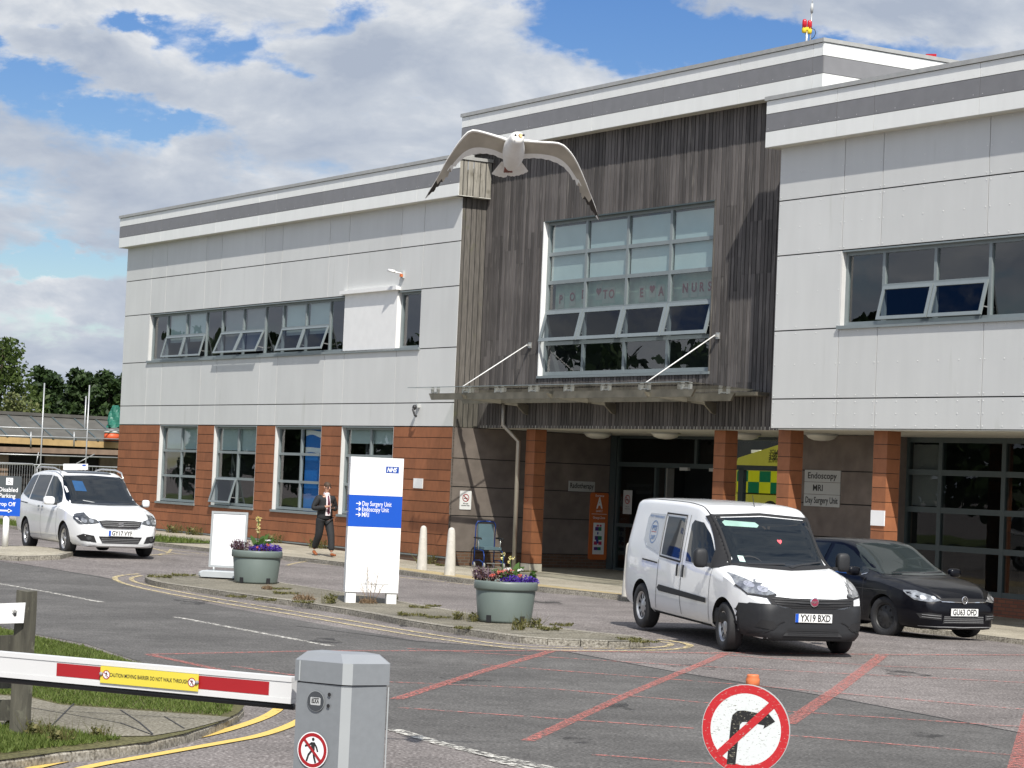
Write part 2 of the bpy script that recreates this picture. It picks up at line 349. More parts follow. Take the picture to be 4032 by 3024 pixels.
M['asphd'] = speckle('new_dark_asphalt', (.056, .054, .051), (.093, .089, .084), (.155, .149, .141))
M['slab'] = speckle('concrete_slab', (.09, .08, .055), (.165, .15, .115), (.26, .245, .20))
M['pave'] = speckle('pavement_concrete', (.22, .195, .145), (.33, .30, .235), (.42, .39, .32))
M['tact'] = speckle('tactile_buff_paving', (.25, .19, .09), (.38, .30, .16), (.48, .40, .25))
M['kerb'] = speckle('kerb_stone', (.12, .11, .09), (.24, .22, .18), (.36, .34, .29))
M['earth'] = speckle('verge_earth', (.05, .045, .02), (.09, .085, .035), (.14, .13, .06)); M['lawn'] = speckle('lawn', (.05, .06, .02), (.07, .095, .022), (.11, .14, .04))
def worn(name, col, under, thr, soft=.12, sc=14):
    mt, nt, b = new_mat(name); L = nt.links; b.inputs['Roughness'].default_value = .8
    tc = nt.nodes.new('ShaderNodeTexCoord'); n1 = nt.nodes.new('ShaderNodeTexNoise'); n1.inputs['Scale'].default_value = sc; n1.inputs['Detail'].default_value = 7; n1.inputs['Roughness'].default_value = .75; L.new(tc.outputs['Object'], n1.inputs['Vector'])
    m1 = nt.nodes.new('ShaderNodeMapRange'); m1.inputs['From Min'].default_value = thr; m1.inputs['From Max'].default_value = thr + soft; L.new(n1.outputs['Fac'], m1.inputs['Value'])
    b.inputs['Base Color'].default_value = (*col, 1)
    tr = nt.nodes.new('ShaderNodeBsdfTransparent'); mx = nt.nodes.new('ShaderNodeMixShader'); L.new(m1.outputs[0], mx.inputs[0]); L.new(tr.outputs[0], mx.inputs[1]); L.new(b.outputs[0], mx.inputs[2]); L.new(mx.outputs[0], nt.nodes['Material Output'].inputs[0])
    return mt
M['yel'] = worn('yellow_road_paint', (.62, .43, .11), None, .30)
M['yelw'] = worn('worn_yellow_road_paint', (.56, .46, .25), None, .43)
M['redp'] = worn('red_road_paint', (.53, .17, .14), None, .44, .18, 24)
M['redw'] = worn('worn_red_road_paint', (.54, .19, .16), None, .44, .18, 20)
M['whp'] = worn('white_road_paint', (.62, .60, .54), None, .46)
def sheet(name, pts, lv, mat, grid=2.0, kind='structure', edge=None):
    bm = bmesh.new(); vs = [bm.verts.new((p[0], p[1], 0)) for p in pts]; bm.faces.new(vs)
    xs = [p[0] for p in pts]; ys = [p[1] for p in pts]
    for ax, lo, hi in ((0, min(xs), max(xs)), (1, min(ys), max(ys))):
        k = math.ceil(lo / grid)
        while k * grid < hi:
            co = [0, 0, 0]; no = [0, 0, 0]; co[ax] = k * grid; no[ax] = 1
            bmesh.ops.bisect_plane(bm, geom=bm.verts[:] + bm.edges[:] + bm.faces[:], plane_co=co, plane_no=no); k += 1
    for v in bm.verts: v.co.z = gz(v.co.x, v.co.y) + lv
    for f in bm.faces:
        if f.normal.z < 0: f.normal_flip()
    me = bpy.data.meshes.new(name); bm.to_mesh(me); bm.free(); me.materials.append(mat)
    o = bpy.data.objects.new(name, me); COL.objects.link(o); tag(o, kind=kind); return o
def P2(l, lv=0.0): return [tuple(G(x * K, y * K, lv)[:2]) for x, y in l]
# base ground: one sheet to the horizon, denser near the place
gx = sorted(set([-3000, -800, -250, -120, -70] + list(np.arange(-45, 46, 1.5)) + [70, 120, 250, 800, 3000]))
gy = sorted(set([-3000, -800, -200, -60, -20] + list(np.arange(-5, 96, 1.5)) + [110, 150, 250, 800, 3000]))
v_ = [(x, y, gz(x, y) + ROAD) for y in gy for x in gx]; nx_ = len(gx)
f_ = [(j * nx_ + i, j * nx_ + i + 1, (j + 1) * nx_ + i + 1, (j + 1) * nx_ + i) for j in range(len(gy) - 1) for i in range(nx_ - 1)]
gm = MB(); gm.add(v_, f_, M['asph'], True); tag(gm.build('ground', recalc=False), kind='structure')
def stain(nm, spots, mat):
    mb = MB()
    for x, y, rx_, ry_ in spots:
        c = G(x * K, y * K, ROAD); k = 18; ring = []
        for i in range(k):
            a = 2 * PI * i / k; q = 1 + .25 * math.sin(3 * a + x) + .12 * math.sin(5 * a + y); X_ = c.x + rx_ * q * math.cos(a); Y_ = c.y + ry_ * q * math.sin(a); ring.append((X_, Y_, gz(X_, Y_) + ROAD + .0065))
        mb.add(ring, [tuple(range(k))], mat)
    tag(mb.build(nm, recalc=False), kind='structure')
# newer dark road surface
dark = P2([(-60, 1203), (0, 1209), (110, 1222), (215, 1245), (245, 1252), (300, 1272), (480, 1310), (700, 1350), (900, 1384), (1100, 1402), (1225, 1408), (1451, 1450), (1803, 1507), (2212, 1585), (2400, 1625), (2400, 1760), (1500, 1760), (1160, 1668), (960, 1610), (848, 1580), (620, 1530), (560, 1510), (320, 1436), (190, 1392), (80, 1371), (-40, 1345), (-200, 1310)], ROAD)
sheet('road', dark, ROAD + .004, M['asphd'])
def strip(mb, pts, wd, lv, mat, broken=None):
    """flat painted line along a ground polyline of (x, y)"""
    pp = [Vector((p[0], p[1])) for p in pts]; out = []
    for a, b in zip(pp[:-1], pp[1:]):
        n = max(1, int((b - a).length / .8))
        for i in range(n): out.append(a + (b - a) * i / n)
    out.append(pp[-1]); n = len(out); vs = []
    for i, p in enumerate(out):
        d = (out[min(i + 1, n - 1)] - out[max(i - 1, 0)]).normalized(); q = Vector((-d.y, d.x)) * wd / 2
        for s_ in (1, -1):
            r = p + q * s_; vs.append((r.x, r.y, gz(r.x, r.y) + lv))
    mb.add(vs, [(2 * i, 2 * i + 1, 2 * i + 3, 2 * i + 2) for i in range(n - 1)], mat)
M['oil'] = worn('oil_stain', (.035, .034, .033), None, .46, .2, 3)
stain('oil_stains', [(1000, 1470, .25, .4), (1330, 1530, .18, .5), (700, 1385, .2, .6), (1950, 1455, .25, .5), (1500, 1440, .3, .35), (420, 1300, .3, .9), (1180, 1300, .35, .7), (2000, 1590, .14, .3), (1250, 1600, .12, .3), (900, 1320 + 30, .3, .5)], M['oil'])
def seam_joint():
    mb = MB(); strip(mb, P2([(640, 1353), (900, 1386), (1225, 1409), (1451, 1451), (1803, 1508), (2260, 1595)], ROAD), .035, ROAD + .007, M['gap']); strip(mb, P2([(-40, 1205), (110, 1222), (245, 1252)], ROAD), .03, ROAD + .007, M['gap']); tag(mb.build('tar_joint', recalc=False), kind='structure')
seam_joint()
def smooth2(pts, it=2):
    for _ in range(it):
        q = [pts[0]]
        for a, b in zip(pts[:-1], pts[1:]):
            q.append((a[0] * .75 + b[0] * .25, a[1] * .75 + b[1] * .25)); q.append((a[0] * .25 + b[0] * .75, a[1] * .25 + b[1] * .75))
        q.append(pts[-1]); pts = q
    return pts
LM = ROAD + .009
mb = MB()
for l, wd in (([(318, 1415), (700, 1407), (1200, 1407), (1480, 1411), (1900, 1415), (2260, 1416)], .11), ([(320, 1415), (450, 1443), (620, 1482)], .11),
              ([(1190, 1408), (1020, 1458), (855, 1512)], .13), ([(1570, 1411), (1360, 1500), (1140, 1602)], .12), ([(1905, 1417), (1810, 1490), (1700, 1565)], .16), ([(2240, 1540), (2225, 1600), (2205, 1690)], .26)):
    strip(mb, P2(l, ROAD), wd, LM, M['redp'])
tag(mb.build('red_bay_lines', recalc=False), kind='structure')
mb = MB()
for l in ([(880, 1402), (1500, 1440), (2260, 1478)], [(1040, 1437), (1600, 1480), (2260, 1538)], [(830, 1474), (1200, 1490), (1530, 1520)], [(1700, 1538), (2260, 1575)], [(860, 1530), (1500, 1575)], [(1700, 1590), (2000, 1615), (2260, 1640)], [(700, 1470), (500, 1440)], [(1500, 1411), (1900, 1440), (2260, 1452)], [(1280, 1632), (1540, 1652)]):
    strip(mb, P2(l, ROAD), .075, LM, M['redw'])
tag(mb.build('thin_red_lines', recalc=False), kind='structure')
mb = MB()
for l, wd in (([(-40, 1254), (0, 1262), (110, 1281), (220, 1302)], .12), ([(380, 1334), (540, 1364), (716, 1397)], .12), ([(848, 1577), (960, 1610), (1060, 1634), (1200, 1664)], .14), ([(1060, 1642), (1200, 1676)], .12)):
    strip(mb, P2(l, ROAD), wd, LM, M['whp'])
tag(mb.build('white_road_lines', recalc=False), kind='structure')
mb = MB()
for l, wd, mt_ in (([(-30, 1700), (60, 1662), (200, 1633), (350, 1607), (450, 1590), (530, 1567), (580, 1548), (606, 1530), (616, 1515)], .10, 'yel'), ([(60, 1700), (165, 1662), (330, 1633), (480, 1606), (560, 1592), (620, 1572), (660, 1552), (690, 1530)], .10, 'yel'),
                   ([(300, 1240), (262, 1243), (243, 1249), (262, 1260), (330, 1277), (480, 1304), (606, 1324), (743, 1348), (893, 1374), (1050, 1396), (1148, 1405), (1300, 1407), (1420, 1406), (1475, 1402), (1496, 1395), (1470, 1388), (1420, 1382)], .10, 'yelw'),
                   ([(305, 1244), (280, 1249), (290, 1259), (420, 1286), (600, 1316), (760, 1342), (900, 1367), (1050, 1389), (1150, 1399), (1300, 1402), (1400, 1401), (1445, 1397), (1452, 1391), (1424, 1387)], .09, 'yelw'),
                   ([(260, 1180), (400, 1192), (448, 1198)], .08, 'yelw'), ([(325, 1200), (448, 1201)], .08, 'yelw'), ([(330, 1185), (420, 1201)], .08, 'yelw'), ([(370, 1187), (345, 1200)], .08, 'yelw'), ([(610, 1212), (720, 1222)], .08, 'yelw'), ([(620, 1222), (700, 1208)], .08, 'yelw'), ([(0, 1200), (40, 1203)], .08, 'yelw'),
                   ([(850, 1246), (1000, 1262), (1170, 1280), (1360, 1288)], .08, 'yelw')):
    strip(mb, smooth2(P2(l, ROAD)), wd, LM, M[mt_])
tag(mb.build('yellow_road_lines', recalc=False), kind='structure')
# raised areas with kerbs
def kerbs(name, pts, wd=.13, drop=ROAD, top=.0, side=1, L0=.9):
    """kerb stones along a polyline of ground points (outer top edge), wd measured to the given side"""
    mb = MB(); pp = [Vector(p) for p in pts]; seg = []
    for a, b in zip(pp[:-1], pp[1:]):
        n = max(1, round((b - a).length / L0))
        for i in range(n): seg.append((a + (b - a) * i / n, a + (b - a) * (i + 1) / n))
    m_ = len(seg); nodes = [seg[0][0]] + [s_[1] for s_ in seg]
    def nrm(i):
        d = (nodes[min(i + 1, m_)] - nodes[max(i - 1, 0)]).normalized(); return Vector((-d.y, d.x)) * side
    for i in range(m_):
        a, b = nodes[i], nodes[i + 1]; d = (b - a); e = d.normalized() * .006; a2 = a + e; b2 = b - e; na, nb = nrm(i), nrm(i + 1)
        q = [a2, b2, b2 + nb * wd, a2 + na * wd]; c_ = [a2 + na * .018, b2 + nb * .018]
        j = random.uniform(-.004, .004)
        vs = [(p.x, p.y, gz(p.x, p.y) + drop - .05) for p in q] + [(p.x, p.y, gz(p.x, p.y) + top - .02 + j) for p in q[:2]] + [(p.x, p.y, gz(p.x, p.y) + top + j) for p in (c_[0], c_[1], q[2], q[3])]
        mb.add(vs, [(0, 1, 5, 4), (4, 5, 7, 6), (6, 7, 8, 9), (1, 2, 8, 7, 5), (2, 3, 9, 8), (3, 0, 4, 6, 9)], M['kerb'])
    return tag(mb.build(name), kind='structure')
isl_near = smooth2(P2([(313, 1243), (314, 1249), (345, 1258), (420, 1268), (548, 1286), (660, 1301), (780, 1320), (893, 1342), (1050, 1365), (1148, 1378), (1290, 1384), (1385, 1385), (1404, 1381)]), 1)
isl_far = P2([(1404, 1380), (1380, 1374), (1300, 1366), (1200, 1354), (1095, 1339), (975, 1316), (800, 1287), (605, 1257), (470, 1244), (400, 1240), (335, 1239)])
sheet('traffic_island', isl_near + isl_far, -.006, M['slab'], 1.0)
kerbs('island_kerb', isl_near + isl_far[0:1], .15, side=1); kerbs('island_kerb', isl_far, .13, side=1)
# slab joints on the island
mb = MB()
for i in range(1, 22):
    t = i / 22; a = Vector(isl_near[int(t * (len(isl_near) - 1))]); b = Vector(isl_far[len(isl_far) - 1 - int(t * (len(isl_far) - 1))])
for i in range(3, len(isl_near) - 3, 2):
    a = Vector(isl_near[i]); b = min((Vector(q) for q in isl_far), key=lambda q: (q - a).length)
    strip(mb, [a + (b - a) * .1, a + (b - a) * .92], .02, -.002, M['gap'])
tag(mb.build('slab_joint', recalc=False), kind='structure')
# pavement along the building
def Q(u, n): p = B(u, n, 0); return (p.x, p.y)
kl = [(-34, 4.6), (-20, 4.7), (-10, 4.8), (0, 4.9), (5.4, 5.5), (9, 5.7), (12, 5.5), (16, 4.8), (20, 3.8), (23.3, 3.0), (28, 2.4), (34, 2.2)]
kl = smooth2(kl, 1)
sheet('pavement', [Q(u, n) for u, n in kl] + [Q(34, -6), Q(-.6, -6), Q(-.6, -.3), Q(-34, -.3)], -.004, M['pave'], 1.5)
kerbs('building_kerb', [Q(u, n) for u, n in kl], .13, side=1)
sheet('tactile_paving', [Q(u, n - .14) for u, n in kl if 4 < u < 17] + [Q(16.5, 3.6), Q(10, 4.3), Q(4.5, 4.2)], .001, M['tact'])
mb = MB()
for u in np.arange(-30, 30, 1.5): strip(mb, [Q(u, .1), Q(u + .02, interp(u, [k_[0] for k_ in kl], [k_[1] for k_ in kl]) - .15)], .012, .0, M['gap'])
for n in (1.6, 3.2): strip(mb, [Q(-30, n), Q(3, n)], .012, .0, M['gap'])
tag(mb.build('pavement_joint', recalc=False), kind='structure')
# grass by the left wing and beyond the cars
sheet('grass_strip', [Q(-34, 2.4), Q(-34, 4.5), Q(-12, 4.6), Q(-7.5, 4.6), Q(-8, 2.6)], .008, M['lawn'])
sheet('far_lawn', [Q(-34, 4.62), Q(-24, 4.62), Q(-24, 60), Q(-120, 60), Q(-120, -60), Q(-24, -60), Q(-24, -2), Q(-34, -2)], ROAD + .02, M['lawn'], 12)
# left corner pavement by the disabled parking sign
lp = P2([(-130, 1165), (-60, 1172), (0, 1178), (70, 1180), (130, 1184), (152, 1189), (158, 1195), (130, 1197), (40, 1197), (-40, 1195), (-130, 1190)], .0)
sheet('corner_pavement', lp, -.004, M['pave'], 1); kerbs('corner_kerb', lp[3:] , .13, side=-1)
# foreground verge, bottom left
vg = P2([(-300, 1290), (-120, 1326), (0, 1354), (80, 1373), (190, 1396), (320, 1438), (430, 1476), (500, 1502), (524, 1514), (528, 1524), (515, 1538)], .0)
vg2 = P2([(515, 1538), (470, 1560), (400, 1582), (320, 1600), (230, 1612), (130, 1622), (0, 1640), (-200, 1672)], .0)
sheet('verge_ground', vg + vg2, -.006, M['earth'], .8)
kerbs('verge_kerb', vg, .10, side=-1, top=-.03); kerbs('verge_kerb', smooth2(vg2, 1), .14, side=-1, top=-.01)
fp_ = P2([(-60, 1498), (60, 1505), (130, 1522), (420, 1543), (498, 1549), (480, 1556), (400, 1577), (330, 1589), (220, 1591), (120, 1575), (-60, 1566)], .0)
sheet('footpath_slabs', fp_, .0, M['slab'], .8)
mb = MB()
for l in ([(60, 1528), (260, 1562), (330, 1588)], [(260, 1534), (300, 1560), (330, 1586)], [(130, 1536), (420, 1553)], [(355, 1548), (398, 1574)], [(160, 1520), (110, 1570)]): strip(mb, P2(l), .014, .004, M['gap'])
tag(mb.build('slab_joint', recalc=False), kind='structure')

# ------------------------------------------------------------------ hospital building
H = thing('hospital_building', 'two storey hospital with light grey panels, grey banded roofline, timber centre and terracotta ground floor', 'building', B(-5, -3, 0))
def cells(us, zs, skip, name, gap=.013, rivets=False, n0=0.0, mat='panel'):
    mb = MB(B); bk = MB(B)
    for i in range(len(us) - 1):
        for j in range(len(zs) - 1):
            u0, u1, z0, z1 = us[i], us[i + 1], zs[j], zs[j + 1]; uc, zc = (u0 + u1) / 2, (z0 + z1) / 2
            if any(a < uc < b and c < zc < d for a, b, c, d in skip): continue
            bk.box(u0, u1, n0 - .06, n0 - .018, z0, z1, M['gap'])
            mb.box(u0 + gap * .7, u1 - gap * .7, n0 - .02, n0, z0 + gap, z1 - gap, M[mat])
            if rivets:
                for zz in (z0 + .07, zc, z1 - .07):
                    k = max(2, round((u1 - u0) / .62) + 1)
                    for q in range(k):
                        uu = u0 + .06 + (u1 - u0 - .12) * q / (k - 1)
                        mb.add([(uu + .014 * math.cos(a), n0 + .004, zz + .014 * math.sin(a)) for a in np.arange(0, 6.2, 1.05)] + [(uu, n0 + .012, zz)], [(0, 1, 6), (1, 2, 6), (2, 3, 6), (3, 4, 6), (4, 5, 6), (5, 0, 6)], M['rivet'])
    bk.build('backing', H); return mb.build(name, H)
UL = [-22.15, -20.05, -18.87, -15.88, -14.73, -11.73, -10.57, -7.6, -6.43, -3.47, -2.26, -.35]
ZS = [3.37, 3.985, 5.40, 6.97, 8.12, 9.26]
cells(UL, ZS, [(-20.05, -2.26, 5.4, 6.97)], 'wall_cladding')
UR = [12.68, 14.77, 15.95, 18.96, 20.12, 23.1, 24.3, 27.3, 28.5, 31.5]
cells(UR, ZS, [(14.77, 28.5, 5.4, 6.97)], 'wall_cladding', rivets=True)
# terracotta ground floor of the left wing
GW = [(-18.81, -15.90), (-14.70, -11.73), (-10.50, -7.59), (-6.385, -3.435)]
mb = MB(B); bk = MB(B)
zt = [.06] + [3.36 - .285 * k for k in range(11, -1, -1)]; zt[1] = max(zt[1], .2)
zt = [.06 + (3.36 - .06) * k / 12 for k in range(13)]
edges = [-22.15] + [e for g_ in GW for e in g_] + [-.35]
for k in range(12):
    z0, z1 = zt[k], zt[k + 1]; zc = (z0 + z1) / 2
    segs = []
    if z1 < .95: segs = [(-22.15, -.35)]
    else: segs = [(edges[2 * i], edges[2 * i + 1]) for i in range(5)]
    for a, b in segs:
        n = max(1, round((b - a) / .6)); off = 0
        for q in range(n):
            ua, ub = a + (b - a) * q / n, a + (b - a) * (q + 1) / n
            mb.box(ua + .003, ub - .003, -.025, 0, z0 + .008, z1 - .008, M['tile'])
        bk.box(a, b, -.06, -.02, z0, z1, M['gap'])
mb.build('terracotta_wall', H); bk.build('backing', H)
mb = MB(B); mb.box(-22.15, -.36, -.1, .012, -.4, .02, M['brick']); mb.build('brick_plinth', H)
mb = MB(B); mb.box(-22.15, -.36, -.05, .035, .022, .055, M['frame']); mb.build('drip_trim', H)
# left wing solid parts and rooms
mb = MB(B); mb.box(-22.15, -.37, -12, -.5, 9.9, 10.05, M['grey']); mb.box(12.70, 31.5, -12, -.5, 9.9, 10.05, M['grey'])
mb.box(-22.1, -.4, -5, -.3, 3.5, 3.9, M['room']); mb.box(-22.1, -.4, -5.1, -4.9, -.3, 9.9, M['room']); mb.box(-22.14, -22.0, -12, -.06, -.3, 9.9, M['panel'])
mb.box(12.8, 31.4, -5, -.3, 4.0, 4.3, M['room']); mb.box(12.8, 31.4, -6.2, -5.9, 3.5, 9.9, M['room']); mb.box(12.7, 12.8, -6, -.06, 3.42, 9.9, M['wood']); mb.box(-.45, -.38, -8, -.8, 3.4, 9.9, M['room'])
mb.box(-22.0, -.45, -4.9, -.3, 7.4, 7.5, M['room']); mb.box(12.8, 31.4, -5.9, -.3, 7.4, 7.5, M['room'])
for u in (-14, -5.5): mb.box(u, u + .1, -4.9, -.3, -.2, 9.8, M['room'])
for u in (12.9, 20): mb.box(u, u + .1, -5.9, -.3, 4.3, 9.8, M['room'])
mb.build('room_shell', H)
# fascias
def fascia(us, n, z0, z1, retn=None, leftend=None):
    h = z1 - z0; zz = [z0, z0 + .33, z0 + .70, z1 - .09]
    mb = MB(B)
    for a, b in zip(us[:-1], us[1:]):
        for k, mt_ in enumerate(('fascia', 'band', 'fascia')):
            g1 = .006
            mb.box(a + .006, b - .006, n - .03, n if k != 1 else n - .002, zz[k] + g1, zz[k + 1] - g1, M[mt_])
            for uu in np.arange(a + .08, b, .55):
                mb.add([(uu + .009 * math.cos(t), n + .003, zz[k] + .06 + .009 * math.sin(t)) for t in np.arange(0, 6.2, 1.05)], [(0, 1, 2, 3, 4, 5)], M['rivet'])
    mb.build('fascia', H)
    mb = MB(B); mb.box(us[0] + .02, us[-1] - .02, n - .25, n - .028, z0 + .012, z1 - .1, M['gap']); mb.box(us[0], us[-1], n - .5, n - .004, z0 - .004, z0 + .010, M['soffit']); mb.build('soffit', H)
    mb = MB(B); k = us[0] - .03
    while k < us[-1]:
        e = min(k + 3, us[-1] + .03); mb.box(k, e - .004, n - .4, n + .035, z1 - .085, z1 + .003 * (int(k) % 2), M['coping']); k = e
    mb.build('coping', H)
fascia([-22.35, -20.1, -18.9, -15.9, -14.75, -11.75, -10.6, -7.62, -6.45, -3.5, -2.3, -.14], .25, 9.24, 10.31)
fascia([12.45, 14.75, 15.9, 18.9, 20.1, 23.1, 24.3, 27.3, 28.5, 31.6], .25, 9.24, 10.31)
cu = [-1.35, -.95] + [uz(x, 500, -.46)[0] for x in (2079.7, 2329.7, 2606, 2905)] + [uz(3200, 250, -.46)[0], 13.39]
fascia(cu, -.46, 10.465, 11.53)
# return face of the centre block roof (faces the right wing) and its left end
mb = MB(B)
for ua, ub in ((13.36, 13.392), (-1.355, -1.32)):
    mb = MB(B)
    for k, (za, zb, mt_) in enumerate(((10.465, 10.795, 'fascia'), (10.795, 11.165, 'band'), (11.165, 11.44, 'fascia'))):
        for a, b in ((-.47, -3.4), (-3.4, -6.4), (-6.4, -9.4), (-9.4, -12.4), (-12.4, -15.4)):
            mb.box(ua, ub, b + .006, a - .006, za + .006, zb - .006, M[mt_])
    mb.build('fascia_return', H)
mb = MB(B); mb.box(13.0, 13.42, -15.4, -.43, 11.45, 11.53, M['coping']); mb.box(-1.38, -1.0, -15.4, -.43, 11.45, 11.53, M['coping']); mb.build('coping', H)
mb = MB(B); mb.box(13.1, 13.355, -15.3, -.9, 9.9, 11.45, M['gap']); mb.box(-1.3, -1.1, -15.3, -.9, 9.9, 11.45, M['gap']); mb.box(-1.1, 13.2, -3.6, -.75, 11.3, 11.4, M['grey'])
mb.box(-1.1, -.37, -.8, -.74, 9.9, 10.5, M['wood']); mb.box(12.69, 13.1, -.8, -.74, 9.9, 10.5, M['wood']); mb.build('upper_block', H)
# timber cladding: individual boards
def boards(a0, a1, zr, fn, name, mat='wood', bw=.135, holes=()):
    mb = MB(); a = a0
    while a < a1 - .01:
        wd = min(bw * random.choice((.8, 1, 1, 1, 1.15)), a1 - a); zz = sorted(zr); dz = random.choice((0, 0, .0, .4, -.35))
        cuts = [zz[0]] + [z + (dz if 0 < i < len(zz) - 1 else 0) for i, z in enumerate(zz)][1:]
        for z0, z1 in zip(cuts[:-1], cuts[1:]):
            spans = [(z0, z1)]
            for h0, h1, hz0, hz1 in holes:
                if a + wd / 2 > h0 and a + wd / 2 < h1:
                    ns = []
                    for s0, s1 in spans:
                        if s1 <= hz0 or s0 >= hz1: ns.append((s0, s1))
                        else:
                            if s0 < hz0: ns.append((s0, hz0))
                            if s1 > hz1: ns.append((hz1, s1))
                    spans = ns
            for s0, s1 in spans:
                t = random.uniform(-.004, .004)
                v = [fn(x, y, z) for x in (a + .012, a + wd - .012) for y in (-.02, t) for z in (s0, s1 - .003)]
                mb.add(v, [(0, 1, 3, 2), (4, 6, 7, 5), (0, 4, 5, 1), (2, 3, 7, 6), (0, 2, 6, 4), (1, 5, 7, 3)], M[mat])
        a += wd
    return mb.build(name, H)
WH = (2.42, 9.49, 4.62, 8.48)
boards(-.35, 2.42, (3.37, 5.2, 7.85, 10.47), lambda a, t, z: B(a, -.73 + t, z), 'timber_cladding')
boards(2.42, 9.49, (3.37, 4.62), lambda a, t, z: B(a, -.73 + t, z), 'timber_cladding')
boards(2.42, 9.49, (8.48, 10.47), lambda a, t, z: B(a, -.73 + t, z), 'timber_cladding')
boards(9.49, 12.68, (3.37, 4.4, 6.75, 7.9, 10.47), lambda a, t, z: B(a, -.73 + t, z), 'timber_cladding')
boards(-.73, 0, (3.37, 9.24), lambda a, t, z: B(-.35 + t, a, z), 'pale_timber_side', 'woodpale', .15)
boards(-.70, .25, (9.24, 10.16), lambda a, t, z: B(-.13 + t, a, z), 'timber_fascia_end', 'woodtop', .17)
mb = MB(B); mb.box(-.35, .0 - .13, -.7, .24, 9.236, 9.25, M['soffit']); mb.box(-.36, -.135, -.7, -.5, 9.3, 10.2, M['gap']); mb.box(-.4, -.10, -.72, .28, 10.17, 10.25, M['coping'])
mb.box(-.35, 12.68, -.80, -.755, 3.4, 4.62, M['gap']); mb.box(-.35, 12.68, -.80, -.755, 8.48, 10.5, M['gap']); mb.box(-.35, 2.42, -.80, -.755, 4.62, 8.48, M['gap']); mb.box(9.49, 12.68, -.80, -.755, 4.62, 8.48, M['gap'])
mb.box(-.9, -.372, -.8, -.03, 3.4, 9.9, M['gap']); mb.build('backing', H)
# centre block interior
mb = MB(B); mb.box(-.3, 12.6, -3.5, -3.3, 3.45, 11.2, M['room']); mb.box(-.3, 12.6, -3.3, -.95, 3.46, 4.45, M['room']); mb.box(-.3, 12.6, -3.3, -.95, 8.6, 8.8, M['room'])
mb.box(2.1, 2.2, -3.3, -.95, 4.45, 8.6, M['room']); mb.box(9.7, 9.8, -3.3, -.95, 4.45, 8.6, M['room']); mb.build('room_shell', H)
# porch: soffits, side wall, entrance
mb = MB(B); mb.box(-.34, 12.9, -4.95, -.735, 3.372, 3.44, M['soffit']); mb.box(12.9, 31.5, -3.5, -.02, 3.352, 3.40, M['soffit']); mb.build('porch_soffit', H)
mb = MB(B); bk = MB(B)
zj = [.2, 1.117, 1.853, 2.575, 3.37]
for z0, z1 in zip(zj[:-1], zj[1:]): mb.box(-.37, -.35, -4.87, -.0, z0 + .012, z1 - .012, M['render'])
mb.box(-.37, -.352, -4.87, -.0, -.4, .19, M['brick']); mb.build('rendered_wall', H); mb = MB(B); bk.box(-.44, -.372, -4.9, -.03, -.4, 3.36, M['gap']); bk.build('backing', H); bk = MB(B)
for z0, z1 in zip([-.3] + zj[1:-1], zj[1:]): mb.box(9.9, 13.05, -3.14, -3.1, z0 + .012, z1 - .012, M['render'])
bk.box(9.9, 13.05, -3.22, -3.145, -.4, 3.36, M['gap']); mb.box(9.86, 9.9, -4.9, -3.1, -.3, 3.37, M['render'])
mb.build('rendered_wall', H); bk.build('backing', H)
# columns
def column(u0, n1, z0):
    mb = MB(B); k = 0; z = 3.37
    while z > z0 + .25:
        zb = max(z - .285, z0 + .2); mb.box(u0, u0 + .41, n1 - .34, n1, zb + .006, z - .006, M['tile']); z = zb
    mb.box(u0 + .012, u0 + .398, n1 - .328, n1 - .012, z0, 3.37, M['gap']); c = mb.build('column', H)
    mb = MB(B); mb.box(u0 - .01, u0 + .42, n1 - .35, n1 + .01, z0 - .2, z0 + .19, M['conc']); mb.build('base', c)
column(1.27, -1.2, -.18); column(9.40, -1.0, -.24); column(12.57, -.3, -.28); column(15.61, -.3, -.3); 
# generic glazed screen
def screen(us, zs, n, name='window', fr='frame', fw=.06, fd=.07, skip=(), pane='glass', outer=None):
    f = MB(B)
    for u in us: f.box(u - fw / 2, u + fw / 2, n - fd, n, zs[0] - fw / 2, zs[-1] + fw / 2, M[fr])
    for z in zs:
        for a, b in zip(us[:-1], us[1:]): f.box(a + fw / 2, b - fw / 2, n - fd, n - .003, z - fw / 2, z + fw / 2, M[fr])
    fo = f.build(name, H)
    for i, (a, b) in enumerate(zip(us[:-1], us[1:])):
        for j, (c, d) in enumerate(zip(zs[:-1], zs[1:])):
            if (i, j) in skip: continue
            p = MB(B); p.quad((a + fw / 2, n - .04, c + fw / 2), (b - fw / 2, n - .04, c + fw / 2), (b - fw / 2, n - .04, d - fw / 2), (a + fw / 2, n - .04, d - fw / 2), M[pane]); p.build('pane', fo, recalc=False)
    return fo
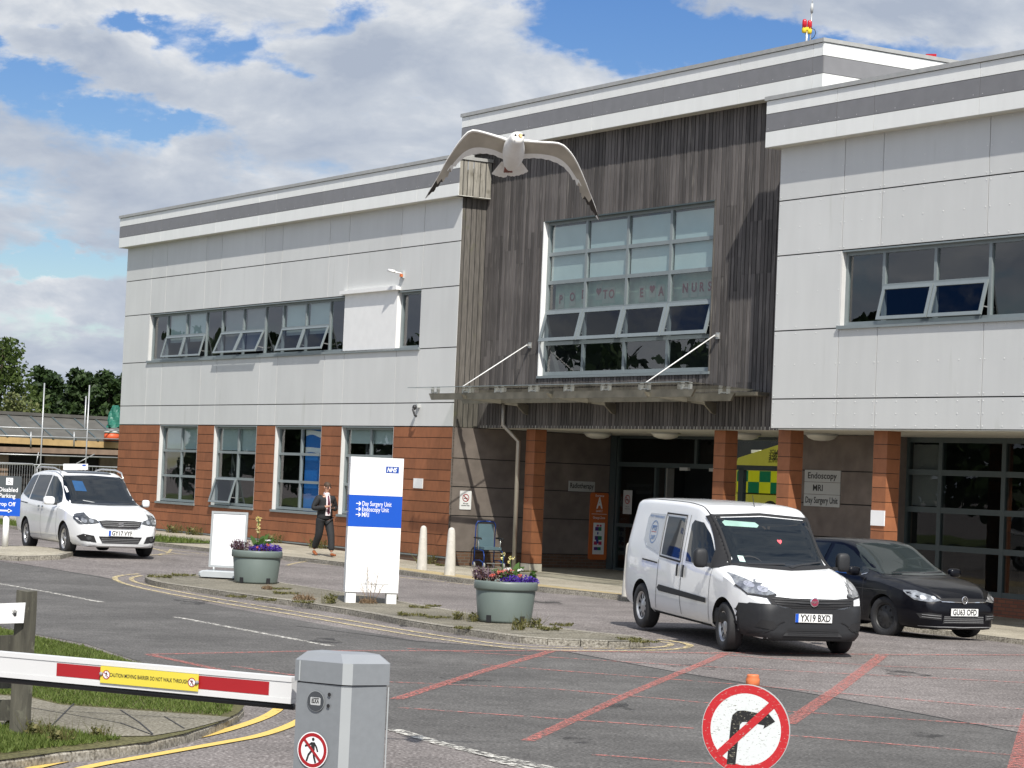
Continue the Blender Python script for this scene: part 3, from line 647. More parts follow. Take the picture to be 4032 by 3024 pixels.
def sash(fo, u0, u1, z0, z1, n, ang, fw=.055, mat='frame'):
    """top hung casement pushed open at the bottom"""
    R_ = lambda u, d, t: (u, n + .012 + math.sin(ang) * d + math.cos(ang) * t, z1 - math.cos(ang) * d + math.sin(ang) * t)
    h = z1 - z0; s = MB(lambda u, d, t: B(*R_(u, d, t)))
    s.box(u0, u0 + fw, 0, h, -.02, .02, M[mat]); s.box(u1 - fw, u1, 0, h, -.02, .02, M[mat]); s.box(u0 + fw, u1 - fw, 0, fw, -.02, .018, M[mat]); s.box(u0 + fw, u1 - fw, h - fw, h, -.02, .018, M[mat])
    s.quad((u0 + fw, fw, 0), (u1 - fw, fw, 0), (u1 - fw, h - fw, 0), (u0 + fw, h - fw, 0), M['sashg'])
    s.build('open_sash', fo, recalc=False)
    a = MB(B); q = R_(u1 - .03, h * .75, -.02); a.bar(B(u1 - .03, n - .02, z1 - h * .55), B(*q), .015, .03, M['steelb']) if False else None
    b0 = B(u1 - .03, n - .02, z0 + h * .25); b1 = B(*q); a = MB(); a.bar(b0, b1, .02, .02, M['steelb']); a.build('stay', fo)
def blindp(fo, u0, u1, z0, z1, n, mat='blind'):
    p = MB(B); p.quad((u0, n, z0), (u1, n, z0), (u1, n, z1), (u0, n, z1), M[mat]); p.build('blind', fo, recalc=False)
def reveal(u0, u1, z0, z1, n, sill=True):
    r = MB(B); r.box(u0 - .012, u0 + .022, n, -.004, z0, z1, M['revealw']); r.box(u1 - .02, u1 + .01, n, -.004, z0, z1, M['revealw']); r.box(u0 + .022, u1 - .02, n, -.004, z1 - .02, z1 + .01, M['frame']); r.build('reveal', H)
    if sill:
        r = MB(B); r.box(u0 - .03, u1 + .03, n, .05, z0 - .055, z0 + .012, M['frame']); r.build('sill', H)
# ground floor windows of the left wing
for i, (a, b) in enumerate(GW):
    n = -.115; reveal(a, b, .93, 3.35, n); mid = (a + b) / 2 + .02
    sk = [(0, 0)] if i == 1 else []
    fo = screen([a + .05, mid, b - .05], [1.0, 1.77, 2.56, 3.31], n, skip=sk, fw=.075)
    if i == 1: sash(fo, a + .06, mid, 1.0, 1.77, n, .28, mat='frame')
    if i in (0, 1, 3): blindp(fo, a + .1, b - .1, 2.62 if i != 3 else 2.9, 3.32, n - .12)
M['postblue'] = pm('blue_poster', (.012, .15, .50), .5, .06, 2)
pz = MB(B); pz.quad((-9.0, -.25, .95), (-7.68, -.25, .95), (-7.68, -.25, 3.3), (-9.0, -.25, 3.3), M['postblue'])
def wave(z, am, col):
    us_ = np.linspace(-9.0, -7.68, 14); lo = [(u, -.245, z + am * math.sin((u + 9) * 4.5)) for u in us_]; hi = [(u, -.245, z + .16 + am * .4 * math.sin((u + 9) * 4.5 + .6)) for u in us_]
    pz.add(lo + hi, [(k, k + 1, 14 + k + 1, 14 + k) for k in range(13)], col)
wave(3.08, .05, M['paper']); wave(2.60, .03, M['paper'])
po = pz.build('window_poster', recalc=False); tag(po, 'tall blue poster with white wave bands behind the third ground floor window', 'poster')
pt = MB()
for k, l_ in enumerate(('Welcome', 'to our', 'hospital')[:0]): pass
# a few ground floor rooms' contents
# strip window, left wing
n = -.11; fo_u = [-20.0, -18.87, -17.38, -15.88, -14.73, -13.23, -11.73, -10.57, -9.09, -7.6, -6.43, -3.47, -2.31]
reveal(-20.05, -2.26, 5.43, 6.95, n)
sk = [(k, 0) for k in (1, 2, 4, 5, 7, 8)]
f = MB(B)
for u in fo_u: f.box(u - .035, u + .035, n - .07, n, 5.44, 6.94, M['frame'])
f.box(-20.0, -2.3, n - .07, n - .003, 5.44, 5.51, M['frame']); f.box(-20.0, -2.3, n - .07, n - .003, 6.87, 6.94, M['frame'])
for a, b in ((-18.87, -15.88), (-14.73, -11.73), (-10.57, -7.6)): f.box(a, b, n - .07, n + .002, 6.17, 6.24, M['frame'])
fo = f.build('window', H)
for i, (a, b) in enumerate(zip(fo_u[:-1], fo_u[1:])):
    p = MB(B)
    if i in (1, 2, 4, 5, 7, 8):
        p.quad((a + .03, n - .04, 6.2), (b - .03, n - .04, 6.2), (b - .03, n - .04, 6.9), (a + .03, n - .04, 6.9), M['glass']); p.build('pane', fo, recalc=False)
        sash(fo, a + .02, b - .02, 5.5, 6.19, n, {1: .26, 2: .26, 4: .40, 5: .40, 7: .32, 8: .32}[i])
        blindp(fo, a + .04, b - .04, 6.0 if i < 3 or i > 6 else 5.6, 6.9, n - .12, 'blind' if i < 3 or i > 6 else 'blindwarm')
    elif i != 10:
        p.quad((a + .03, n - .04, 5.5), (b - .03, n - .04, 5.5), (b - .03, n - .04, 6.88), (a + .03, n - .04, 6.88), M['glass']); p.build('pane', fo, recalc=False)
# external roller blind box over one bay
ub0, ub1 = -6.50, -3.52
mb = MB(B); mb.box(ub0, ub1, -.16, .02, 5.43, 7.0, M['white']); o_ = mb.build('blocked_window_panel', H)
mb = MB(B); mb.box(ub0 - .12, ub1 + .12, .0, .14, 7.0, 7.10, M['white']); mb.build('hood', o_)
mb = MB(B); mb.box(ub0 - .03, ub1 + .03, .022, .05, 5.40, 5.44, M['white']); mb.build('bottom_rail', o_)
# strip window, right wing
us2 = [14.82, 15.95, 17.45, 18.96, 20.12, 21.6, 23.1, 24.3, 25.8, 27.3, 28.45]
reveal(14.77, 28.5, 5.43, 6.95, n); f = MB(B)
for u in us2: f.box(u - .04, u + .04, n - .07, n, 5.44, 6.94, M['frame'])
f.box(14.8, 28.4, n - .07, n - .003, 5.44, 5.52, M['frame']); f.box(14.8, 28.4, n - .07, n - .003, 6.86, 6.94, M['frame'])
for a, b in ((15.95, 18.96), (20.12, 23.1)): f.box(a, b, n - .07, n + .002, 6.17, 6.24, M['frame'])
fo = f.build('window', H)
for i, (a, b) in enumerate(zip(us2[:-1], us2[1:])):
    p = MB(B)
    if i in (1, 2):
        p.quad((a + .03, n - .04, 6.2), (b - .03, n - .04, 6.2), (b - .03, n - .04, 6.9), (a + .03, n - .04, 6.9), M['glass']); p.build('pane', fo, recalc=False); sash(fo, a + .02, b - .02, 5.5, 6.19, n, .24, .07)
    else:
        p.quad((a + .03, n - .04, 5.5), (b - .03, n - .04, 5.5), (b - .03, n - .04, 6.88), (a + .03, n - .04, 6.88), M['glass']); p.build('pane', fo, recalc=False)
# big central window
n = -.84; mb = MB(B); mb.box(2.42, 2.46, n, -.715, 4.63, 8.47, M['white']); mb.box(9.45, 9.488, n, -.715, 4.63, 8.47, M['woodpale']); mb.box(2.46, 9.45, n, -.72, 8.45, 8.48, M['framedark']); mb.build('reveal', H)
mb = MB(B); mb.box(2.40, 9.49, n - .05, -.70, 4.60, 4.66, M['frame']); mb.build('sill', H)
cu4 = [2.50, 4.19, 5.93, 7.67, 9.42]; zr = [4.72, 5.46, 6.25, 6.96, 7.66, 8.43]
fo = screen(cu4, zr, n, skip=[(i, 1) for i in range(4)], fw=.09)
for i in range(4): sash(fo, cu4[i] + .02, cu4[i + 1] - .02, 5.48, 6.25, n, .24, .085)
for i in range(4):
    blindp(fo, cu4[i] + .06, cu4[i + 1] - .06, 6.98, 8.34, n - .085)
M['bandcloth'] = pm('green_banner_cloth', (.20, .28, .23), .8, .2, 3)
bn = MB(B); bn.quad((2.6, n - .2, 6.3), (9.35, n - .2, 6.3), (9.35, n - .2, 6.93), (2.6, n - .2, 6.93), M['bandcloth'])
bo = bn.build('backcloth', fo, recalc=False)
# paper letter garland behind the middle panes
gt = MB(); pf = MB(B)
M['letter'] = pm('dark_red_letter', (.12, .012, .016), .7, .05); M['bunt'] = pm('pale_bunting', (.24, .27, .23), .8, .05)
def heart(mb, c, s, mat):
    pts = [c + U * (s * .0625 * 16 * math.sin(t) ** 3) + Z * (s * .0625 * (13 * math.cos(t) - 5 * math.cos(2 * t) - 2 * math.cos(3 * t) - math.cos(4 * t))) for t in np.linspace(0, 2 * PI, 24, endpoint=False)]
    mb.poly(pts, mat)
for ch, u, z in (('P', 2.85, 6.46), ('O', 3.35, 6.5), ('D', 3.87, 6.54), ('h', 4.5, 6.6), ('T', 4.78, 6.5), ('O', 5.05, 6.5), ('B', 5.68, 6.48), ('E', 6.3, 6.47), ('h', 6.72, 6.56), ('A', 7.08, 6.47), ('h', 7.44, 6.56), ('N', 8.02, 6.5), ('U', 8.36, 6.5), ('R', 8.66, 6.5), ('S', 8.95, 6.5), ('E', 9.22, 6.5)):
    pf.quad((u - .1, n - .19, z - .12), (u + .16, n - .19, z - .12), (u + .16, n - .19, z + .26), (u - .1, n - .19, z + .26), M['bunt'])
    if ch == 'h': heart(gt, B(u + .03, n - .18, z + .08), .11, M['letter'])
    else: put_text(gt, ch, B(u + .03, n - .18, z), U, Z, M['letter'], h=.2, align='c', bold=.03)
ga = thing('letter_garland', 'garland of dark red paper letters and hearts hanging behind the big timber framed window', 'garland', B(6, -1.08, 6.5))
gt.build('letters', ga, recalc=False); pf.build('bunting', ga, recalc=False)
# entrance screen (set back), with door opening
n = -4.87; ue = [-.25, .06, 1.75, 2.2, 4.35, 5.3, 5.6, 8.6, 9.8]
f = MB(B)
def fb(u0, u1, z0, z1, m='framedark', d=.1): f.box(u0, u1, n - d, n, z0, z1, M[m])
fb(-.34, -.08, -.35, 3.37); fb(-.02, .06, -.35, 3.3); fb(1.7, 1.78, -.35, 2.55); fb(2.18, 2.26, -.35, 2.55); fb(4.3, 4.4, -.35, 3.3); fb(5.25, 5.45, -.35, 2.6); fb(8.7, 8.85, -.35, 3.3); fb(9.75, 9.86, -.35, 3.3)
for z0, z1 in ((3.3, 3.37), (2.56, 2.68)): fb(.06, 9.75, z0, z1, d=.103)
fb(.06, 1.7, .98, 1.07, d=.103); fb(.06, 1.7, -.35, -.1, d=.103); fb(5.45, 8.7, -.35, -.12, d=.103); f.box(2.26, 2.30, n - .2, n + .02, -.35, 2.55, M['steelb'])
fo = f.build('entrance_screen', H)
for a, b, c, d, g_ in ((.06, 1.7, 1.07, 2.56, 'glassd'), (.06, 1.7, -.1, .98, 'glassd'), (.06, 3.4, 2.68, 3.3, 'glassd'), (3.5, 4.3, 2.68, 3.3, 'glassd'), (1.78, 2.18, -.2, 2.55, 'glass'), (5.45, 8.7, -.12, 2.56, 'glassclear'), (4.4, 8.7, 2.68, 3.3, 'glassclear')):
    p = MB(B); p.quad((a, n - .05, c), (b, n - .05, c), (b, n - .05, d), (a, n - .05, d), M[g_]); p.build('pane', fo, recalc=False)
f = MB(B); f.box(3.4, 3.5, n - .1, n, 2.68, 3.3, M['framedark']); f.build('mullion', fo)
for u in (2.9, 4.15): f = MB(B); f.box(u, u + .35, n, n + .08, 2.5, 2.58, M['signgrey']); f.build('door_sensor', fo)
mb = MB(B); mb.box(-.3, 4.4, -7.4, -5.0, -.36, -.2, M['floorin']); mb.box(-.36, -.3, -7.4, -5.0, -.35, 3.5, M['room']); mb.box(-.3, 1.3, -7.4, -7.3, -.35, 3.5, M['room'])
mb.add([(4.38, -4.98, -.35), (1.3, -7.35, -.35), (1.3, -7.35, 3.5), (4.38, -4.98, 3.5), (4.44, -4.98, -.35), (1.3, -7.45, -.35), (1.3, -7.45, 3.5), (4.44, -4.98, 3.5)], [(0, 1, 2, 3), (7, 6, 5, 4), (0, 4, 5, 1), (2, 6, 7, 3)], M['room'])
mb.add([(-.36, -4.96, 3.42), (4.44, -4.96, 3.42), (1.3, -7.45, 3.42), (-.36, -7.45, 3.42)], [(0, 1, 2, 3)], M['room']); mb.build('lobby', H)
# right wing ground floor glazing
n = -3.4; us3 = [13.08, 14.13, 16.03, 17.95, 19.9, 21.8, 23.7, 25.6]; zs3 = [.15, 1.03, 1.82, 2.61, 3.30]
screen(us3, zs3, n, name='glazed_wall', fr='framedark', fw=.12, fd=.12, pane='glassd')
mb = MB(B); mb.box(13.0, 31, n - .15, n + .02, -.7, .10, M['brick2']); mb.build('brick_plinth', H)
mb = MB(B); mb.box(12.96, 13.07, -3.62, -3.12, -.4, 3.37, M['render']); mb.build('wall_return', H)
mb = MB(B); mb.box(-12, 13.0, -10.2, -10.0, -.5, 7.5, M['room']); mb.build('added_sky_screen', H)  # dark wall added to hide the bright sky behind the ambulance
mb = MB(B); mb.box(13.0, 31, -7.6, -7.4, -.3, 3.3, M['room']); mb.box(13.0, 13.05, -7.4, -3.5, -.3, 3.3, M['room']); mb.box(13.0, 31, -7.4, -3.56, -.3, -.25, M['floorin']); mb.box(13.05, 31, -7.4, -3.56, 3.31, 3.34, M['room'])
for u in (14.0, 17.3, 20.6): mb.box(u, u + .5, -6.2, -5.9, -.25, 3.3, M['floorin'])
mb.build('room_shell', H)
blindp(fo, 13.15, 14.05, 1.9, 3.2, n - .12, 'blindwarm')
# dome lamps under the soffit
lamps = [(1.79, -3.0, 'first'), (5.3, -2.6, 'second'), (8.6, -2.47, 'third'), (11.41, -2.4, 'fourth')]
ll = ['round opal lamp under the porch soffit, nearest the downpipe column', 'round opal lamp under the porch soffit, above the main doors', 'round opal lamp under the porch soffit, half hidden by a terracotta column', 'round opal lamp under the soffit, above the endoscopy signs']
for (u, n, _), lb in zip(lamps, ll):
    t = thing('soffit_lamp', lb, 'lamp', B(u, n, 3.37), 0, 'round lamps under the entrance soffit')
    mb = MB(); mb.lathe([(.02, -.16), (.16, -.15), (.28, -.11), (.335, -.05), (.34, -.03)], M['lampw'], seg=28); mb.build('lamp_shade', t, world=False)
    mb = MB(); mb.lathe([(.36, -.045), (.37, -.01), (.36, 0)], M['signgrey'], seg=28); mb.build('lamp_base', t, world=False)
# steel and glass canopy
T = thing('entrance_canopy', 'glass entrance canopy on stained steel arms with two tie rods', 'canopy', B(5.7, .3, 4.1))
def zc_(n): return 4.19 + (n + .73) * .042
mb = MB(B)
for a, b in zip(np.linspace(-.25, 11.7, 8)[:-1], np.linspace(-.25, 11.7, 8)[1:]):
    for za, zb in ((0, .0),):
        v = [(u, n, zc_(n)) for u in (a + .006, b - .006) for n in (-.70, 1.42)]
        mb.add(v, [(0, 1, 3, 2)], M['glass2']); mb.box(a + .006, b - .006, 1.42, 1.428, zc_(1.42) - .008, zc_(1.42) + .008, M['frame'])
mb.build('glass_roof', T)
mb = MB(B); mb.box(.25, 11.66, -.73, -.36, 4.09, 4.17, M['steel']); mb.build('wall_gutter', T)
def beam(u0, u1, n, z0, h=.16, tk=.05):
    mb = MB(B); v = [(u0 - .13, n, z0 + h), (u1 + .13, n, z0 + h), (u1, n, z0), (u0, n, z0)]
    mb.add([(a, b - tk / 2, c) for a, b, c in v] + [(a, b + tk / 2, c) for a, b, c in v], [(0, 1, 2, 3), (7, 6, 5, 4), (0, 4, 5, 1), (1, 5, 6, 2), (2, 6, 7, 3), (3, 7, 4, 0)], M['steel']); mb.build('beam', T)
for a, b in ((.35, 2.0), (2.05, 5.85), (5.9, 9.7), (9.75, 11.3)): beam(a, b, 1.05, 3.99)
for a, b in ((.2, 1.95), (2.0, 5.85), (5.9, 9.7), (9.75, 11.35)): beam(a, b, .05, 3.95)
for u in (2.03, 5.87, 9.77):
    mb = MB(B); v = [(-.73, 3.95), (-.73, 3.70), (-.62, 3.73), (-.42, 3.90), (1.1, 4.00), (1.2, 4.10), (-.3, 4.02)]
    mb.add([(u - .025, a, b) for a, b in v] + [(u + .025, a, b) for a, b in v], [tuple(range(7)), tuple(range(13, 6, -1))] + [(i, (i + 1) % 7, 7 + (i + 1) % 7, 7 + i) for i in range(7)], M['steel']); mb.build('arm', T)
for n in (1.05, .05):
    for u in np.linspace(.5, 11.1, 8):
        mb = MB(B); z = zc_(n); mb.box(u - .015, u + .015, n - .015, n + .015, z - .20, z - .09, M['steelb']); mb.box(u - .15, u + .15, n - .02, n + .02, z - .10, z - .075, M['steelb'])
        for s_ in (-.14, .14): mb.box(u + s_ - .03, u + s_ + .03, n - .03, n + .03, z - .12, z - .008, M['steelb'])
        mb.build('glass_clamp', T)
for u, z in ((2.03, 5.43), (9.77, 5.44)):
    mb = MB(B); mb.box(u - .06, u + .06, -.73, -.70, z - .07, z + .07, M['steelb']); mb.box(u - .03, u + .03, -.70, -.62, z - .03, z + .03, M['steelb']); mb.build('rod_bracket', T)
    mb = MB(); mb.tube([B(u, -.62, z), B(u, 1.18, 4.29)], .014, M['white']); mb.build('tie_rod', T)
# downpipe
mb = MB(); mb.tube([B(1.0, -.66, 4.0), B(1.0, -.66, 3.45), B(1.22, -1.0, 3.05), B(1.22, -1.02, -.2)], .055, M['pipe'], 12); mb.build('downpipe', H)
# ------------------------------------------------------------------ wall signs
def plate(name, label, cat, org, X, w_, h_, mat, group=None, tk=.02, Nn=None, r=0.0):
    """flat sign: org = lower left corner on the wall, X = reading direction, Nn = outward"""
    t = thing(name, label, cat, org, 0, group); org = Vector(org)
    if r:
        pts = []
        for cx, cz, a0 in ((w_ - r, r, -90), (w_ - r, h_ - r, 0), (r, h_ - r, 90), (r, r, 180)):
            for k in range(5): a = math.radians(a0 + k * 22.5); pts.append(org + X * (cx + r * math.cos(a)) + Z * (cz + r * math.sin(a)) + Nn * tk)
    else: pts = [org + Nn * tk, org + X * w_ + Nn * tk, org + X * w_ + Z * h_ + Nn * tk, org + Z * h_ + Nn * tk]
    mb = MB(); mb.poly(pts, mat, -Nn * tk); mb.build('plate', t); return t
Wd = -N   # reading direction on a wall that faces +u
e2 = .024
t = plate('department_sign', 'small grey sign reading Radiotherapy on the brown side wall', 'sign', B(-.35, -3.587, 1.853), Wd, .82, .27, M['signgrey'], Nn=U)
mb = MB(); put_text(mb, 'Radiotherapy', B(-.35 + e2, -3.997, 1.94), Wd, Z, M['ink'], h=.135, w=.74, align='c', bold=.015); mb.build('lettering', t, recalc=False)
t = plate('entrance_board', 'tall orange sign board with large white A on the brown side wall', 'sign', B(-.35, -4.285, .075), Wd, .57, 1.765, M['orange'], Nn=U, tk=.03, r=.06)
mb = MB(); cx = -4.57
def ot(s, z, h, w_=None, b=.0): put_text(mb, s, B(-.35 + .034, cx, z), Wd, Z, M['paper'], h=h, w=w_, align='c', bold=b)
ot('Entrance', 1.735, .06, .27, .01); ot('A', 1.44, .27, .2, .04); ot('Level 2', 1.335, .06, .2, .01); ot('Orange Zone', 1.155, .06, .38, .01)
mb.add([B(-.315, -4.33, 1.275), B(-.315, -4.81, 1.275), B(-.315, -4.81, 1.285), B(-.315, -4.33, 1.285)], [(0, 1, 2, 3)], M['paper']); mb.build('lettering', t, recalc=False)
mb = MB(); rr = []
mb.add([B(-.316, a, z) for a, z in ((-4.40, .22), (-4.76, .22), (-4.76, 1.05), (-4.40, 1.05))], [(0, 1, 2, 3)], M['paper'])
cols = {'p': pm('plan_purple', (.10, .03, .2)), 'g': pm('plan_green', (.02, .22, .10)), 'b': pm('plan_blue', (.03, .06, .35)), 'r': pm('plan_pink', (.5, .05, .12))}
for a, b, z0, z1, c_ in ((.12, .2, .95, 1.0, 'r'), (.22, .28, .95, 1.0, 'r'), (.08, .19, .84, .94, 'p'), (.19, .28, .84, .94, 'g'), (.15, .19, .74, .81, 'b'), (.08, .18, .60, .70, 'p'), (.18, .3, .6, .7, 'g'), (.12, .2, .50, .60, 'b'), (.05, .16, .47, .56, 'r'), (.2, .3, .47, .56, 'r'), (.06, .18, .33, .41, 'p'), (.18, .28, .33, .41, 'g')):
    mb.add([B(-.313, -4.38 - q, z) for q, z in ((a, z0), (b, z0), (b, z1), (a, z1))], [(0, 1, 2, 3)], cols[c_])
mb.build('floor_plan', t, recalc=False)
def nosmoke(mb, c, r, X, Nn, sc=1.0):
    c = Vector(c); ring = [(math.cos(a), math.sin(a)) for a in np.linspace(0, 2 * PI, 28, endpoint=False)]
    mb.add([c + X * (r * a) + Z * (r * b) for a, b in ring] + [c + X * (r * .8 * a) + Z * (r * .8 * b) for a, b in ring], [(i, (i + 1) % 28, 28 + (i + 1) % 28, 28 + i) for i in range(28)], M['red'])
    d = (X - Z).normalized(); q = (X + Z).normalized()
    mb.add([c + d * (-r * .9) + q * (r * .1) + Nn * .002, c + d * (r * .9) + q * (r * .1) + Nn * .002, c + d * (r * .9) - q * (r * .1) + Nn * .002, c + d * (-r * .9) - q * (r * .1) + Nn * .002], [(0, 1, 2, 3)], M['red'])
    mb.add([c + X * (-r * .6) - Z * (r * .2) + Nn * .001, c + X * (r * .55) - Z * (r * .2) + Nn * .001, c + X * (r * .55) + Nn * .001, c + X * (-r * .6) + Nn * .001], [(0, 1, 2, 3)], M['ink'])
t = plate('no_smoking_sign', 'white no smoking notice above the blue wheeled chair', 'sign', B(-.35, -.293, 1.277), Wd, .335, .475, M['paper'], Nn=U, r=.02)
mb = MB(); nosmoke(mb, B(-.326, -.46, 1.575), .1, Wd, U); put_text(mb, 'We are', B(-.326, -.46, 1.415), Wd, Z, M['ink'], h=.035, align='c', bold=.02); put_text(mb, 'smoke free', B(-.326, -.46, 1.365), Wd, Z, M['ink'], h=.035, w=.24, align='c', bold=.02); mb.build('lettering', t, recalc=False)
t = plate('no_smoking_notice', 'paper no smoking notice stuck on the entrance side glass', 'notice', B(.35, -4.865, 1.32), U, .4, .62, M['signgrey'], Nn=N, tk=.004)
mb = MB(); nosmoke(mb, B(.55, -4.858, 1.70), .12, U, N); put_text(mb, 'We are', B(.55, -4.858, 1.5), U, Z, M['ink'], h=.035, align='c'); put_text(mb, 'smoke free', B(.55, -4.858, 1.44), U, Z, M['ink'], h=.035, align='c'); mb.build('lettering', t, recalc=False)
t = plate('camera_notice', 'small white notice about cameras at the foot of the glass door', 'notice', B(5.7, -4.865, 1.05), U, .48, .32, M['signgrey'], Nn=N, tk=.004)
mb = MB(); put_text(mb, 'CCTV Cameras', B(5.94, -4.858, 1.27), U, Z, M['ink'], h=.05, w=.42, align='c')
for k in range(3): mb.add([B(5.75, -4.858, 1.1 + k * .05), B(6.13, -4.858, 1.1 + k * .05), B(6.13, -4.858, 1.115 + k * .05), B(5.75, -4.858, 1.115 + k * .05)], [(0, 1, 2, 3)], M['grey'])
mb.build('lettering', t, recalc=False)
for s_, z, wd, lb, lx in (('Endoscopy', 2.322, 1.0, 'grey sign plate reading Endoscopy, top of the three on the brown wall', 10.66), ('MRI', 2.05, .34, 'grey sign plate reading MRI, middle of the three on the brown wall', 10.52), ('Day Surgery Unit', 1.778, 1.12, 'grey sign plate reading Day Surgery Unit, lowest of the three on the brown wall', 10.66)):
    t = plate('department_sign', lb, 'sign', B(10.04, -3.1, z), U, 1.24, .262, M['signgrey'], Nn=N, group='department signs on the brown porch wall')
    mb = MB(); put_text(mb, s_, B(lx, -3.1 + e2, z + .075), U, Z, M['ink'], h=.135, w=wd, align='c', bold=.015); mb.build('lettering', t, recalc=False)
t = plate('blank_notice', 'blank white square notice on the terracotta wall right of the totem sign', 'notice', B(-2.225, .0, 1.762), U, .48, .255, M['paper'], Nn=N, group='blank white notices')
t = plate('blank_notice', 'blank white square notice on the terracotta column beside the glazed wall', 'notice', B(15.62, -.30, 1.48), U, .41, .30, M['paper'], Nn=N, group='blank white notices')
# cameras on the wall
t = thing('security_camera', 'white security camera on a bracket above the roller blind', 'camera', B(-3.27, 0, 7.37))
mb = MB(B); mb.box(-3.33, -3.21, .0, .06, 7.30, 7.48, M['signgrey']); mb.build('mount', t)
mb = MB(); mb.tube([B(-3.27, .05, 7.42), B(-3.35, .28, 7.46)], .022, M['white']); mb.build('arm', t)
mb = MB(); mb.tube([B(-3.50, .34, 7.50), B(-3.30, .26, 7.46)], .038, M['white'], 12); mb.build('camera_body', t)
mb = MB(B); mb.box(-3.27, -3.2, .06, .12, 7.33, 7.40, M['orange']); mb.build('warning_label', t)
t = thing('security_camera', 'small black dome camera low on the grey panels near the timber', 'camera', B(-2.12, 0, 3.72))
mb = MB(B); mb.box(-2.17, -2.07, 0, .09, 3.86, 3.95, M['signgrey']); mb.build('mount', t)
mb = MB(); mb.tube([B(-2.12, .1, 3.86), B(-2.10, .2, 3.80), B(-2.06, .16, 3.66), B(-2.02, .12, 3.62)], .028, M['black']); mb.build('arm', t)
mb = MB(); mb.ell(B(-2.12, .14, 3.86), (.06, .06, .07), M['black']); mb.build('dome', t)
# roof items
t = thing('beacon_mast', 'twin red warning beacons on yellow boxes beside a thin aerial on the roof', 'beacon', B(11.3, -1.5, 11.5))
b0 = D(3175, 130, 54); rx = RT
mb = MB(); p0 = D(3176, 160, 54); p1 = D(3177, 118, 54); mb.tube([p0 - Z * .3, p1], .03, M['steelb']); mb.build('pole', t)
M['yelb'] = pm('yellow_box', (.75, .55, .03)); M['redl'] = pm('red_lamp', (.45, .01, .02), .2, .03)
for x, y in ((3168, 95), (3188, 99)):
    c = D(x, y, 54); mb = MB(); mb.lathe([(0, -.09), (.05, -.09), (.056, 0), (.05, .08), (.03, .11), (0, .115)], M['redl'], c, seg=14); mb.build('beacon', t)
    mb = MB(); mb.lathe([(.03, -.20), (.055, -.19), (.06, -.13), (.055, -.09)], M['yelb'], c, seg=12); mb.build('lamp_base', t)
mb = MB(); c = D(3177, 113, 54); mb.obox(c, RT * .085, FW * .05, Z * .03, M['yelb']); mb.build('junction_box', t)
mb = MB(); a = D(3190, 165, 54); b = D(3196, 50, 54); c = D(3198, 14, 54); d = D(3199, -8, 54); mb.tube([a - Z * .2, b], .018, M['steelb']); mb.tube([b, c], .033, M['signgrey']); mb.tube([c, d], .008, M['steelb']); mb.build('aerial', t)
mb = MB(); mb.tube([D(3196, 112, 54), D(3208, 116, 54), D(3212, 130, 54), D(3205, 146, 54), D(3186, 160, 54)], .008, M['black']); mb.build('cable', t)
c = D(3664, 222, 60); mb = MB(); mb.obox(c, RT * .13, FW * .1, Z * .05, M['redl']); mb.obox(c - RT * .16 - Z * .02, RT * .05, FW * .08, Z * .02, M['redl']); o_ = mb.build('roof_beacon'); tag(o_, 'low red lamp housing on the far roof edge', 'beacon')
# ------------------------------------------------------------------ vehicles
def carpaint(name, col, rough=.3, coat=.8):
    mt, nt, b = new_mat(name); b.inputs['Base Color'].default_value = (*col, 1); b.inputs['Roughness'].default_value = rough; b.inputs['Coat Weight'].default_value = coat; b.inputs['Coat Roughness'].default_value = .03
    tc = nt.nodes.new('ShaderNodeTexCoord'); nz = nt.nodes.new('ShaderNodeTexNoise'); nz.inputs['Scale'].default_value = 2.5; nz.inputs['Detail'].default_value = 5
    nt.links.new(tc.outputs['Object'], nz.inputs['Vector']); mr = nt.nodes.new('ShaderNodeMapRange'); mr.inputs['To Min'].default_value = rough * .75; mr.inputs['To Max'].default_value = rough * 1.4
    nt.links.new(nz.outputs['Fac'], mr.inputs['Value']); nt.links.new(mr.outputs[0], b.inputs['Roughness']); return mt
M['pwhite'] = carpaint('white_car_paint', (.74, .75, .75), .35)
M['pblack'] = carpaint('black_car_paint', (.0015, .0018, .004), .30, .28); M['pblack'].node_tree.nodes['Principled BSDF'].inputs['Specular IOR Level'].default_value = .22
def darkglass(name, col=(.006, .009, .012)):
    mt, nt, b = new_mat(name); b.inputs['Base Color'].default_value = (*col, 1); b.inputs['Roughness'].default_value = .03; b.inputs['IOR'].default_value = 1.38
    return mt
M['cglass'] = darkglass('car_glass'); M['cglass2'] = darkglass('tinted_car_glass', (.012, .016, .02)); M['cglassl'] = darkglass('lighter_car_glass', (.022, .028, .028))
M['trim'] = pm('textured_black_trim', (.015, .016, .018), .6, .1, 20)
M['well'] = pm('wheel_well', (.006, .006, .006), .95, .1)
M['chrome'] = pm('chrome', (.75, .75, .76), .12, .02, metal=1)
M['alloy'] = pm('silver_wheel', (.50, .50, .50), .3, .05, metal=.6)
M['steelwheel'] = pm('black_steel_wheel', (.02, .02, .02), .5, .1)
M['lampglass'] = pm('headlamp_glass', (.30, .31, .32), .06, .45, 11, coat=1, detail=2, metal=.6); M['reflector'] = pm('lamp_reflector', (.8, .8, .82), .15, .3, 40, metal=.7)
M['lampdark'] = pm('headlamp_housing', (.045, .048, .05), .1, .5, 22, coat=1)
M['amber'] = pm('amber_lens', (.55, .16, .02), .2)
M['platew'] = pm('number_plate_white', (.80, .80, .77), .35, .01)
M['plateb'] = pm('number_plate_blue', (.01, .08, .45), .35, .01)
M['seam'] = pm('panel_seam', (.05, .05, .05), .7, .02)
M['cgrey'] = pm('grey_badge', (.3, .3, .32), .3, .02, metal=.6)
